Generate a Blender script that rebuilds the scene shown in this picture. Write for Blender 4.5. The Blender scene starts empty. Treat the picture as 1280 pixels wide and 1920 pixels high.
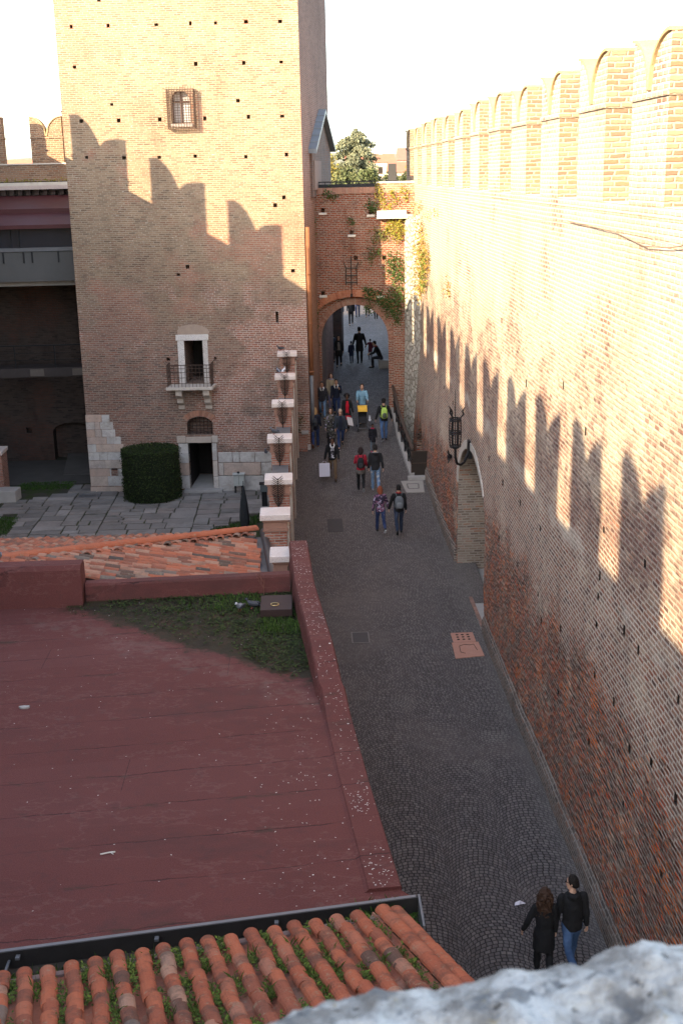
import bpy, bmesh, math, random
from mathutils import Vector, Matrix, noise as mnoise
R = math.radians
S = bpy.context.scene
COL = S.collection

# ---------------------------------------------------------------- camera
cam_d = bpy.data.cameras.new('camera')
cam = bpy.data.objects.new('camera', cam_d); COL.objects.link(cam)
PITCH, YAW, ROLL, CH = R(15.708), R(1.7223), 0.0224, 13.0
F_ = Vector((math.sin(YAW)*math.cos(PITCH), math.cos(YAW)*math.cos(PITCH), -math.sin(PITCH)))
R0 = Vector((math.cos(YAW), -math.sin(YAW), 0)); U0 = R0.cross(F_)
R1 = R0*math.cos(ROLL)-U0*math.sin(ROLL); U1 = U0*math.cos(ROLL)+R0*math.sin(ROLL)
cam.matrix_world = Matrix(((R1.x,U1.x,-F_.x,0),(R1.y,U1.y,-F_.y,0),(R1.z,U1.z,-F_.z,CH),(0,0,0,1)))
cam_d.sensor_fit = 'VERTICAL'; cam_d.sensor_height = 36.0; cam_d.lens = 36.0*2265/1920
cam_d.clip_start = 0.05; cam_d.clip_end = 6000
cam_d.dof.use_dof = True; cam_d.dof.focus_distance = 34.0; cam_d.dof.aperture_fstop = 13.0
S.camera = cam

# ---------------------------------------------------------------- world, sun, exposure
SUN = Vector((0.85, 1.0, -0.477)).normalized()      # direction the light travels
ELEV = math.asin(-SUN.z)
W = bpy.data.worlds.new('World'); S.world = W; W.use_nodes = True
wn = W.node_tree; wn.nodes.clear()
wo = wn.nodes.new('ShaderNodeOutputWorld'); wb = wn.nodes.new('ShaderNodeBackground')
sk = wn.nodes.new('ShaderNodeTexSky'); sk.sky_type = 'NISHITA'; sk.sun_disc = False
sk.sun_elevation = ELEV; sk.sun_rotation = math.atan2(-SUN.x, -SUN.y)
sk.air_density = 1.0; sk.dust_density = 1.5; sk.ozone_density = 1.0; sk.altitude = 60
hs = wn.nodes.new('ShaderNodeHueSaturation'); hs.inputs['Saturation'].default_value = 0.75
wn.links.new(sk.outputs[0], hs.inputs['Color']); wn.links.new(hs.outputs[0], wb.inputs['Color'])
wb.inputs['Strength'].default_value = 0.15
wn.links.new(wb.outputs[0], wo.inputs[0])
sun_d = bpy.data.lights.new('sun', 'SUN'); sun_d.energy = 3.6; sun_d.angle = R(0.38); sun_d.color = (1.0, 0.77, 0.49)
sun = bpy.data.objects.new('sun', sun_d); COL.objects.link(sun)
sun.rotation_euler = (-SUN).to_track_quat('Z', 'Y').to_euler(); sun.location = (-40, -40, 40)
S.view_settings.view_transform = 'Standard'; S.view_settings.look = 'None'
S.view_settings.exposure = 2.38; S.view_settings.gamma = 1.0
try: S.view_settings.use_curve_mapping = False
except Exception: pass
S.cycles.max_bounces = 6; S.cycles.diffuse_bounces = 4; S.cycles.use_denoising = True; S.cycles.denoiser = 'OPENIMAGEDENOISE'; S.cycles.denoising_input_passes = 'RGB_ALBEDO_NORMAL'; S.cycles.denoising_prefilter = 'NONE'

# ---------------------------------------------------------------- node helpers
class G:
    def __init__(s, name):
        s.m = bpy.data.materials.new(name); s.m.use_nodes = True
        s.t = s.m.node_tree; s.t.nodes.clear()
        s.out = s.t.nodes.new('ShaderNodeOutputMaterial'); s.b = s.t.nodes.new('ShaderNodeBsdfPrincipled')
        s.t.links.new(s.b.outputs[0], s.out.inputs[0])
        s.set('Roughness', .9); s.set('Specular IOR Level', .2)
    def N(s, ty, **k):
        n = s.t.nodes.new(ty)
        for a, v in k.items(): setattr(n, a, v)
        return n
    def L(s, a, b):
        if hasattr(a, 'is_output') or isinstance(a, bpy.types.NodeSocket): s.t.links.new(a, b)
        else:
            if b.type == 'RGBA' and isinstance(a, (tuple, list)) and len(a) == 3: a = (*a, 1)
            if b.type == 'RGBA' and isinstance(a, (int, float)): a = (a, a, a, 1)
            b.default_value = a
    def set(s, n, v): s.L(v, s.b.inputs[n])
    def math(s, op, a, b=0.0, c=None):
        n = s.N('ShaderNodeMath', operation=op); s.L(a, n.inputs[0]); s.L(b, n.inputs[1])
        if c is not None: s.L(c, n.inputs[2])
        return n.outputs[0]
    def vmath(s, op, a, b=(0,0,0)):
        n = s.N('ShaderNodeVectorMath', operation=op); s.L(a, n.inputs[0]); s.L(b, n.inputs[1]); return n.outputs[0]
    def mix(s, f, a, b, bt='MIX'):
        n = s.N('ShaderNodeMix', data_type='RGBA', blend_type=bt); s.L(f, n.inputs[0]); s.L(a, n.inputs[6]); s.L(b, n.inputs[7]); return n.outputs[2]
    def ramp(s, f, stops, interp='LINEAR'):
        n = s.N('ShaderNodeValToRGB'); cr = n.color_ramp; cr.interpolation = interp
        while len(cr.elements) < len(stops): cr.elements.new(.5)
        for e, (p, c) in zip(cr.elements, stops):
            e.position = p; e.color = (*c, 1) if isinstance(c, (tuple, list)) else (c, c, c, 1)
        s.L(f, n.inputs[0]); return n.outputs[0]
    def step(s, x, a, b):
        n = s.N('ShaderNodeMapRange', interpolation_type='SMOOTHSTEP'); s.L(x, n.inputs[0])
        n.inputs[1].default_value = a; n.inputs[2].default_value = b; return n.outputs[0]
    def noise(s, v, sc, det=3, ro=.6, col=False):
        n = s.N('ShaderNodeTexNoise'); s.L(v, n.inputs['Vector']); n.inputs['Scale'].default_value = sc
        n.inputs['Detail'].default_value = det; n.inputs['Roughness'].default_value = ro
        return n.outputs['Color' if col else 'Fac']
    def voro(s, v, sc, feat='F1', out='Distance', rand=1.0):
        n = s.N('ShaderNodeTexVoronoi', feature=feat); s.L(v, n.inputs['Vector']); n.inputs['Scale'].default_value = sc
        n.inputs['Randomness'].default_value = rand; return n.outputs[out]
    def uv(s): return s.N('ShaderNodeUVMap').outputs[0]
    def pos(s): return s.N('ShaderNodeNewGeometry').outputs['Position']
    def obj(s): return s.N('ShaderNodeTexCoord').outputs['Object']
    def sep(s, v):
        n = s.N('ShaderNodeSeparateXYZ'); s.L(v, n.inputs[0]); return n.outputs
    def comb(s, x, y, z=0.0):
        n = s.N('ShaderNodeCombineXYZ'); s.L(x, n.inputs[0]); s.L(y, n.inputs[1]); s.L(z, n.inputs[2]); return n.outputs[0]
    def attr(s, n): return s.N('ShaderNodeAttribute', attribute_name=n).outputs['Fac']
    def white(s, v):
        n = s.N('ShaderNodeTexWhiteNoise', noise_dimensions='3D'); s.L(v, n.inputs['Vector']); return n.outputs
    def bump(s, h, st=.5, d=.02):
        n = s.N('ShaderNodeBump'); n.inputs['Strength'].default_value = st; n.inputs['Distance'].default_value = d
        s.L(h, n.inputs['Height']); s.L(n.outputs[0], s.b.inputs['Normal'])
    def bricks(s, uv, w, h, m, warp=.02, soft=.012, jit=.35):
        """brick cells in metres -> (mask 1 in brick, random 0-1, second random, edge distance)"""
        nz = s.noise(uv, 3.0, 2, .5, True)
        v = s.vmath('ADD', uv, s.vmath('MULTIPLY', s.vmath('SUBTRACT', nz, (.5,.5,.5)), (warp*2, warp*1.6, 0)))
        if warp > .012:
            nz2 = s.noise(uv, 14.0, 1, .5, True)
            v = s.vmath('ADD', v, s.vmath('MULTIPLY', s.vmath('SUBTRACT', nz2, (.5,.5,.5)), (warp*1.4, warp*1.2, 0)))
        x, y, _ = s.sep(v)
        row = s.math('FLOOR', s.math('DIVIDE', y, h))
        rr = s.white(s.comb(row, 7.3, 1.1))[0]
        off = s.math('ADD', s.math('MULTIPLY', s.math('MODULO', row, 2.0), .5), s.math('MULTIPLY', rr, jit))
        u = s.math('ADD', s.math('DIVIDE', x, w), off)
        c = s.math('FLOOR', u)
        fu = s.math('FRACT', u); fv = s.math('FRACT', s.math('DIVIDE', y, h))
        du = s.math('MULTIPLY', s.math('MINIMUM', fu, s.math('SUBTRACT', 1.0, fu)), w)
        dv = s.math('MULTIPLY', s.math('MINIMUM', fv, s.math('SUBTRACT', 1.0, fv)), h)
        d = s.math('MINIMUM', du, dv)
        wn_ = s.white(s.comb(c, row, 3.7))
        rc = s.sep(wn_[1])
        return s.step(d, m*.5, m*.5+soft), wn_[0], rc[1], d

def brick_mat(name, pal, mortar, w=.25, h=.075, m=.014, plaster=None, pl_thr=(.5,.62), dark=.35, redden=None, warp=.015, bump=.5, bd=.012, grime_scale=.5, extra=None):
    g = G(name); uv = g.uv()
    mask, r1, r2, d = g.bricks(uv, w, h, m, warp)
    big = g.noise(uv, grime_scale, 4, .65); fine = g.noise(uv, 9.0, 3, .7)
    k = g.math('ADD', g.math('MULTIPLY', r1, .8), g.math('MULTIPLY', g.math('SUBTRACT', big, .4), .55))
    col = g.ramp(k, pal)
    col = g.mix(g.math('MULTIPLY', fine, .5), col, g.mix(1.0, col, (.62,.58,.55), 'MULTIPLY'))
    mc = g.mix(g.noise(uv, 2.3, 3), mortar, tuple(c*.6 for c in mortar))
    col = g.mix(mask, mc, col)
    if redden:
        f = g.step(g.noise(g.vmath('ADD', uv, (31.7, 11.2, 0)), .35, 3, .6), .5, .62)
        col = g.mix(g.math('MULTIPLY', f, .75), col, g.mix(mask, mc, g.ramp(r2, redden)))
    ht = g.math('ADD', g.math('MULTIPLY', mask, .8), g.math('MULTIPLY', fine, .45))
    if extra: col, ht = extra(g, uv, col, ht, mask, r1, r2)
    if plaster:
        f = g.step(g.math('ADD', g.math('MULTIPLY', g.noise(g.vmath('ADD', uv, (5.1, 77, 0)), .45, 5, .7), .75), g.math('MULTIPLY', r2, .12)), *pl_thr)
        col = g.mix(g.math('MULTIPLY', f, .85), col, g.mix(g.noise(uv, 5, 3), plaster, tuple(c*.72 for c in plaster)))
        ht = g.math('MULTIPLY', ht, g.math('SUBTRACT', 1.0, g.math('MULTIPLY', f, .6)))
    st = g.step(g.noise(g.vmath('MULTIPLY', uv, (1.0, .35, 1)), .9, 4, .7), .48, .75)
    col = g.mix(g.math('MULTIPLY', st, dark), col, g.mix(1.0, col, (.45,.42,.40), 'MULTIPLY'))
    big2 = g.noise(g.vmath('ADD', uv, (17, 3, 0)), .23, 5, .7); col = g.mix(g.math('MULTIPLY', g.step(big2, .45, .65), dark*.8), col, g.mix(1.0, col, (.60,.55,.52), 'MULTIPLY'))
    g.set('Base Color', col); g.bump(ht, bump, bd)
    return g.m

def plain(name, c, rough=.8, var=.25, sc=6.0, metal=0.0, bump=.15, bd=.01, space='obj', spec=.3):
    g = G(name); v = g.obj() if space == 'obj' else g.uv()
    n = g.noise(v, sc, 4, .65)
    g.set('Base Color', g.mix(n, tuple(x*(1-var) for x in c), tuple(min(1, x*(1+var)) for x in c)))
    g.set('Roughness', rough); g.set('Metallic', metal); g.set('Specular IOR Level', spec)
    if bump: g.bump(g.noise(v, sc*4, 3, .7), bump, bd)
    return g.m

# ---------------------------------------------------------------- mesh builder
def tl(o):
    """matrix of a parent object in world space (no depsgraph)"""
    M = Matrix.LocRotScale(o.location, o.rotation_euler, o.scale)
    return tl(o.parent) @ M if o.parent else M
def tag(o, label=None, cat=None, group=None, kind=None):
    if label: o['label'] = label
    if cat: o['category'] = cat
    if group: o['group'] = group
    if kind: o['kind'] = kind
    return o
def thing(name, label, cat, loc=(0,0,0), rz=0.0, group=None):
    o = bpy.data.objects.new(name, None); COL.objects.link(o)
    o.location = loc; o.rotation_euler = (0, 0, rz); o.empty_display_size = .3
    return tag(o, label, cat, group)

class MB:
    def __init__(s): s.v = []; s.f = []; s.r = []; s.mi = []
    def add(s, vs, fs, rnd=None, mi=0):
        b = len(s.v); s.v += [tuple(v) for v in vs]
        for f in fs: s.f.append([i+b for i in f]); s.r.append(random.random() if rnd is None else rnd); s.mi.append(mi)
    def box(s, x0, x1, y0, y1, z0, z1, rnd=None, mi=0, M=None):
        vs = [Vector((x,y,z)) for z in (z0,z1) for y in (y0,y1) for x in (x0,x1)]
        if M: vs = [M @ v for v in vs]
        if rnd is None: rnd = random.random()
        s.add(vs, [(0,2,3,1),(4,5,7,6),(0,1,5,4),(2,6,7,3),(0,4,6,2),(1,3,7,5)], rnd, mi)
    def prism(s, pts, vec, rnd=None, mi=0):
        n = len(pts); p = [Vector(a) for a in pts]; q = [a+Vector(vec) for a in p]
        if rnd is None: rnd = random.random()
        s.add(p+q, [tuple(range(n))[::-1], tuple(range(n, 2*n))]+[(i, (i+1)%n, n+(i+1)%n, n+i) for i in range(n)], rnd, mi)
    def rings(s, rings, caps=True, rnd=None, mi=0, closed=True):
        n = len(rings[0]); vs = [v for r in rings for v in r]; fs = []
        for k in range(len(rings)-1):
            for i in range(n if closed else n-1):
                j = (i+1) % n; fs.append((k*n+i, k*n+j, (k+1)*n+j, (k+1)*n+i))
        if caps: fs += [tuple(range(n))[::-1], tuple(range((len(rings)-1)*n, len(rings)*n))]
        if rnd is None: rnd = random.random()
        s.add(vs, fs, rnd, mi)
    def tube(s, pts, rad, n=8, rnd=None, mi=0, caps=True):
        P = [Vector(p) for p in pts]; rs = []
        if not hasattr(rad, '__len__'): rad = [rad]*len(P)
        up = None
        for i, p in enumerate(P):
            d = (P[min(i+1, len(P)-1)]-P[max(i-1, 0)]).normalized()
            if up is None: up = Vector((0,0,1)) if abs(d.z) < .9 else Vector((0,1,0))
            a = d.cross(up)
            if a.length < 1e-4: a = d.cross(Vector((1,0,0)))
            a.normalize(); b = a.cross(d).normalized(); up = b
            r = rad[i]; ra, rb = (r if hasattr(r, '__len__') else (r, r))
            rs.append([p + a*ra*math.cos(2*math.pi*k/n) + b*rb*math.sin(2*math.pi*k/n) for k in range(n)])
        s.rings(rs, caps, rnd, mi)
    def ball(s, c, r, n=10, m=6, rnd=None, mi=0):
        c = Vector(c); rx, ry, rz = r if hasattr(r, '__len__') else (r, r, r); rs = []
        for k in range(1, m):
            t = math.pi*k/m
            rs.append([c+Vector((rx*math.sin(t)*math.cos(2*math.pi*i/n), ry*math.sin(t)*math.sin(2*math.pi*i/n), -rz*math.cos(t))) for i in range(n)])
        b = len(s.v); s.rings(rs, False, rnd, mi)
        top = [c+Vector((0,0,-rz)), c+Vector((0,0,rz))]; rr = s.r[-1]
        s.v += [tuple(t) for t in top]; nb = b+(m-1)*n
        for i in range(n):
            j = (i+1) % n
            s.f.append([nb, b+j, b+i]); s.f.append([nb+1, b+(m-2)*n+i, b+(m-2)*n+j]); s.r += [rr, rr]; s.mi += [mi, mi]
    def mesh(s, name='mesh'):
        me = bpy.data.meshes.new(name); me.from_pydata(s.v, [], s.f); return me
    def build(s, name, mat, parent=None, smooth=False, world=True, bevel=0, fix=True):
        me = s.mesh(name)
        if world and parent is not None: me.transform(tl(parent).inverted())
        if s.r and len(me.polygons) == len(s.r):
            a = me.attributes.new('rnd', 'FLOAT', 'FACE'); a.data.foreach_set('value', s.r)
        if any(s.mi): me.polygons.foreach_set('material_index', s.mi)
        if fix or bevel:
            bm = bmesh.new(); bm.from_mesh(me)
            if fix: bmesh.ops.recalc_face_normals(bm, faces=bm.faces)
            if bevel: bmesh.ops.bevel(bm, geom=list(bm.edges), offset=bevel, segments=2, affect='EDGES', profile=.6)
            bm.to_mesh(me); bm.free()
        uvbox(me)
        if smooth: me.polygons.foreach_set('use_smooth', [True]*len(me.polygons))
        o = bpy.data.objects.new(name, me); COL.objects.link(o)
        for m in (mat if isinstance(mat, list) else [mat]): me.materials.append(m)
        if parent is not None: o.parent = parent
        return o

def uvbox(me):
    """UV in metres, projected along each face's main axis"""
    if not me.uv_layers: me.uv_layers.new(name='UVMap')
    uvl = me.uv_layers[0].data; vs = me.vertices
    for p in me.polygons:
        n = p.normal
        ax, ay, az = abs(n.x), abs(n.y), abs(n.z)
        for li in p.loop_indices:
            c = vs[me.loops[li].vertex_index].co
            if az > ax and az > ay: uvl[li].uv = (c.x, c.y)
            elif ax > ay: uvl[li].uv = (c.y, c.z)
            else: uvl[li].uv = (c.x, c.z)

def cut(o, mb, world=True):
    """subtract the closed shapes in mb from o's mesh"""
    t = mb.build('cutter', None, None); t.data.materials.clear()
    if not world: t.matrix_world = tl(o)
    m = o.modifiers.new('b', 'BOOLEAN'); m.operation = 'DIFFERENCE'; m.object = t; m.solver = 'EXACT'; m.use_self = True
    bpy.context.view_layer.update()
    dg = bpy.context.evaluated_depsgraph_get()
    me = bpy.data.meshes.new_from_object(o.evaluated_get(dg)); o.modifiers.clear()
    old = o.data; o.data = me; me.name = old.name; uvbox(me)
    bpy.data.objects.remove(t)

def dup(root, loc, rz=None, label=None):
    r = root.copy(); COL.objects.link(r); r.location = loc
    if rz is not None: r.rotation_euler = (0, 0, rz)
    if label: r['label'] = label
    for ch in list(root.children):
        c = ch.copy(); COL.objects.link(c); c.parent = r
        for g2 in list(ch.children):
            d = g2.copy(); COL.objects.link(d); d.parent = c
    return r

YK = [-50,33,37,40,43,46,50,54,60,70,100,300]; ZK = [0,0,.18,.45,.8,1.2,1.75,2.45,3.25,3.6,3.9,4.0]
def gz(y):
    if y <= YK[0]: return ZK[0]
    for i in range(len(YK)-1):
        if y <= YK[i+1]:
            t = (y-YK[i])/(YK[i+1]-YK[i]); return ZK[i]+(ZK[i+1]-ZK[i])*t
    return ZK[-1]
# ================================================================ materials
random.seed(7)
def wall_extra(g, uv, col, ht, mask, r1, r2):
    """lime-washed upper wall, deep red eroded brickwork near the ground"""
    y, z, _ = g.sep(uv)
    n = g.noise(uv, .55, 4, .65); n2 = g.noise(uv, 1.7, 4, .7)
    hgt = g.math('ADD', z, g.math('MULTIPLY', g.math('SUBTRACT', n, .5), 4.2))
    hgt = g.math('ADD', hgt, g.math('MULTIPLY', g.math('SUBTRACT', y, 20.0), .03))
    e = g.math('SUBTRACT', 1.0, g.step(hgt, 2.5, 4.0))
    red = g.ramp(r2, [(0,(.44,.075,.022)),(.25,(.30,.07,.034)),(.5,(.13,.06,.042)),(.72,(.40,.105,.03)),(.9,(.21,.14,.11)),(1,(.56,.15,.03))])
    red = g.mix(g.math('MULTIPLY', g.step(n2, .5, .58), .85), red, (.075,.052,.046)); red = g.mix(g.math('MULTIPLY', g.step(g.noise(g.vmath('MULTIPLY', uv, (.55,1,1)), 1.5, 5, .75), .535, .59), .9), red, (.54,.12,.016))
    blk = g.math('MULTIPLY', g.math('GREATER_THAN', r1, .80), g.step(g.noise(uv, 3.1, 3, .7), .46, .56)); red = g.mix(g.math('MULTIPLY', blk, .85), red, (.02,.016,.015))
    redm = g.mix(mask, g.mix(n2, (.06,.045,.038), (.34,.28,.23)), red)  # shade of gaps and hollows between the bricks painted into the colour
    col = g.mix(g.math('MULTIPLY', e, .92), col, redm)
    lump = g.voro(g.vmath('MULTIPLY', uv, (4.5, 13.0, 1)), 1.0)
    ht = g.math('ADD', ht, g.math('MULTIPLY', g.math('MULTIPLY', e, lump), 4.5))
    # band of darker, rougher brick at mid height
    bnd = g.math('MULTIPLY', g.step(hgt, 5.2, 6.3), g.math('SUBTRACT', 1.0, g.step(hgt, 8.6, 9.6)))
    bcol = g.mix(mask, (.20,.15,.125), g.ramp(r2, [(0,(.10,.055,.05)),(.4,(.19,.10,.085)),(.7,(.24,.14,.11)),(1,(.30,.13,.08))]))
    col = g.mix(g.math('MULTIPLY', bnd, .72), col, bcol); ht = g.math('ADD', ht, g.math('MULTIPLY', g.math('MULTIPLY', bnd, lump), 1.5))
    dmp = g.math('MULTIPLY', g.step(g.noise(g.vmath('MULTIPLY', uv, (1.1,.18,1)), .8, 4, .7), .5, .7), g.step(z, 3.0, 5.0))
    col = g.mix(g.math('MULTIPLY', dmp, .35), col, (.16,.12,.10))
    # lime wash, strongest towards the merlons
    up = g.math('ADD', g.math('MULTIPLY', g.step(z, 4.5, 11.5), .26), g.noise(g.vmath('ADD', uv, (9, 4, 0)), .4, 5, .72))
    f = g.step(g.math('ADD', up, g.math('MULTIPLY', r2, .1)), .56, .82)
    col = g.mix(g.math('MULTIPLY', f, .6), col, (.56,.48,.37))
    # pale scar of an old roof line
    sc = g.math('ABSOLUTE', g.math('SUBTRACT', z, g.math('ADD', 5.75, g.math('MULTIPLY', n2, .8))))
    sc = g.math('MULTIPLY', g.math('SUBTRACT', 1.0, g.step(sc, .08, .3)), g.step(n, .45, .6))
    col = g.mix(g.math('MULTIPLY', sc, .6), col, (.55,.5,.43))
    return col, ht
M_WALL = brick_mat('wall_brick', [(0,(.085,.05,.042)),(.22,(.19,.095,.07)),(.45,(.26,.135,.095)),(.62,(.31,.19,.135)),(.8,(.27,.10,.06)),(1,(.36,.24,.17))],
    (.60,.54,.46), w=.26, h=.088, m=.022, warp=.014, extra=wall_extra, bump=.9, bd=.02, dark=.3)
M_MERL = brick_mat('merlon_brick', [(0,(.17,.10,.07)),(.3,(.30,.18,.115)),(.55,(.35,.22,.14)),(.8,(.30,.14,.08)),(1,(.42,.29,.19))],
    (.42,.34,.25), w=.27, h=.088, m=.018, warp=.022, plaster=(.5,.42,.32), pl_thr=(.58,.70), bump=.9, bd=.02, dark=.25)
def tower_extra(g, uv, col, ht, mask, r1, r2):
    z = g.sep(uv)[1]; n = g.noise(uv, .3, 4, .65); n2 = g.noise(uv, 1.2, 4, .7)
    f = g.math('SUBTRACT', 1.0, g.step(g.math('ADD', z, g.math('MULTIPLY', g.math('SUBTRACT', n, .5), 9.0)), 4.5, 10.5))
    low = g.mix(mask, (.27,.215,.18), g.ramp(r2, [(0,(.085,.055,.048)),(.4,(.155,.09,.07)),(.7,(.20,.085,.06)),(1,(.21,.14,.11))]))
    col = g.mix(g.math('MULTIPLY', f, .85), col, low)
    rd = g.step(g.math('ADD', g.noise(g.vmath('ADD', uv, (3, 8, 0)), .38, 4, .65), g.math('MULTIPLY', g.step(g.sep(uv)[0], 3.5, 9.0), .14)), .57, .66)
    rd = g.math('MULTIPLY', rd, g.math('SUBTRACT', 1.0, g.step(z, 7.0, 10.0)))
    col = g.mix(g.math('MULTIPLY', rd, .85), col, g.mix(mask, (.46,.40,.34), g.ramp(r2, [(0,(.15,.06,.045)),(.5,(.30,.105,.065)),(1,(.24,.13,.10))])))
    spk = g.math('MULTIPLY', g.math('GREATER_THAN', r2, .93), g.math('SUBTRACT', 1.0, mask)); 
    pl = g.step(g.noise(g.vmath('MULTIPLY', uv, (3.5, 10, 1)), 1.7, 3, .7), .60, .65); pl = g.math('MULTIPLY', pl, g.step(n2, .45, .6))
    col = g.mix(g.math('MULTIPLY', pl, .7), col, (.46,.41,.35))
    return col, ht
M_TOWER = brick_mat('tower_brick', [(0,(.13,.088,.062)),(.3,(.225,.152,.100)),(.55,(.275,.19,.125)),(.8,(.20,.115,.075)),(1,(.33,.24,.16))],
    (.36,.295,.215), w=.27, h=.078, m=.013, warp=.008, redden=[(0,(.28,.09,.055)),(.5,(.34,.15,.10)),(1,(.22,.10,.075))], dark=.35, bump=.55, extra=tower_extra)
M_GATE = brick_mat('gate_brick', [(0,(.11,.036,.024)),(.25,(.24,.062,.03)),(.5,(.31,.078,.034)),(.75,(.22,.085,.052)),(1,(.34,.155,.09))],
    (.40,.33,.26), w=.25, h=.078, m=.016, warp=.02, plaster=(.33,.27,.22), pl_thr=(.54,.66), bump=.9, bd=.018, dark=.65)
M_PIER = brick_mat('pier_brick', [(0,(.20,.075,.055)),(.4,(.33,.12,.08)),(.7,(.38,.17,.12)),(1,(.27,.14,.11))], (.36,.3,.25), w=.24, h=.072, m=.012, warp=.008, dark=.5)
M_FLANK = brick_mat('flank_brick', [(0,(.14,.065,.05)),(.3,(.23,.11,.08)),(.6,(.27,.14,.105)),(1,(.22,.10,.075))], (.30,.22,.18), w=.27, h=.078, m=.014, warp=.008, dark=.4)
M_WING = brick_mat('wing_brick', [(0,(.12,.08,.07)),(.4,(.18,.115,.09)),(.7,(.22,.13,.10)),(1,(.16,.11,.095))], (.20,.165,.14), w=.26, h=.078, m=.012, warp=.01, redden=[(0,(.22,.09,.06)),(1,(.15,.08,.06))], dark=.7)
M_NICHE = brick_mat('niche_brick', [(0,(.13,.10,.085)),(.35,(.24,.19,.155)),(.65,(.30,.25,.21)),(.85,(.30,.15,.10)),(1,(.34,.28,.23))], (.36,.32,.27), w=.28, h=.085, m=.018, warp=.02, dark=.5, bump=.8)
M_VOUS = brick_mat('arch_brick', [(0,(.30,.11,.07)),(.5,(.42,.17,.10)),(1,(.36,.2,.14))], (.36,.29,.23), w=.075, h=.3, m=.014, warp=.01, dark=.4)
M_ROWLOCK = brick_mat('rowlock_brick', [(0,(.30,.12,.08)),(.5,(.40,.18,.11)),(1,(.34,.2,.14))], (.36,.29,.23), w=.085, h=.5, m=.014, warp=.01, dark=.3)

def stone_mat(name, a, b, sc=3.0, spots=None, rough=.85, bump=.5, rnd=.35, moss=None):
    g = G(name); v = g.obj(); n = g.noise(v, sc, 5, .7); f = g.noise(v, sc*9, 3, .7)
    col = g.mix(n, a, b)
    col = g.mix(g.math('MULTIPLY', g.attr('rnd'), rnd), col, g.mix(1.0, col, (.62,.55,.5), 'MULTIPLY'))
    if spots: col = g.mix(g.math('MULTIPLY', g.step(f, .52, .66), .8), col, spots)
    if moss: col = g.mix(g.step(g.noise(v, 1.4, 4, .7), .55, .7), col, moss)
    g.set('Base Color', col); g.set('Roughness', rough); g.bump(g.math('ADD', f, n), bump, .02)
    return g.m
M_CAP = stone_mat('granite_cap', (.56,.48,.44), (.68,.60,.55), 6, spots=(.36,.30,.28), bump=.3)
M_ASHLAR = stone_mat('ashlar_stone', (.40,.35,.30), (.58,.53,.47), 2.5, spots=(.30,.27,.24), bump=.9, rnd=.6)
def pink_ashlar():
    g = G('marble_blocks'); v = g.obj(); n = g.noise(v, 2.2, 5, .7); f = g.noise(v, 16, 3, .75)
    col = g.ramp(g.attr('rnd'), [(0,(.52,.50,.47)),(.45,(.46,.43,.40)),(.62,(.46,.33,.26)),(.8,(.50,.40,.33)),(1,(.56,.53,.50))])
    col = g.mix(g.math('MULTIPLY', g.step(n, .4, .7), .6), col, (.27,.235,.20))
    col = g.mix(g.math('MULTIPLY', g.step(f, .55, .7), .5), col, (.2,.18,.16))
    g.set('Base Color', col); g.bump(g.math('ADD', f, g.math('MULTIPLY', n, 1.5)), 1.0, .03); return g.m
M_MARBLE = pink_ashlar()
M_IRON = plain('dark_iron', (.035,.03,.028), .6, .4, 20, .6)
M_RUST = plain('rusty_iron', (.065,.042,.032), .75, .4, 20, .3)
M_BLACK = plain('black_metal', (.018,.018,.02), .5, .3, 12, .4)
M_GREY = plain('grey_sheet', (.13,.13,.135), .55, .3, 4, .3)
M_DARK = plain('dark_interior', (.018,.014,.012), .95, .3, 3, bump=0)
M_CONC = plain('concrete', (.30,.28,.26), .9, .25, 2.5, bump=.3)
M_LIME = plain('lime_plaster', (.60,.56,.49), .95, .22, 2.5, bump=.6, bd=.02)

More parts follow.
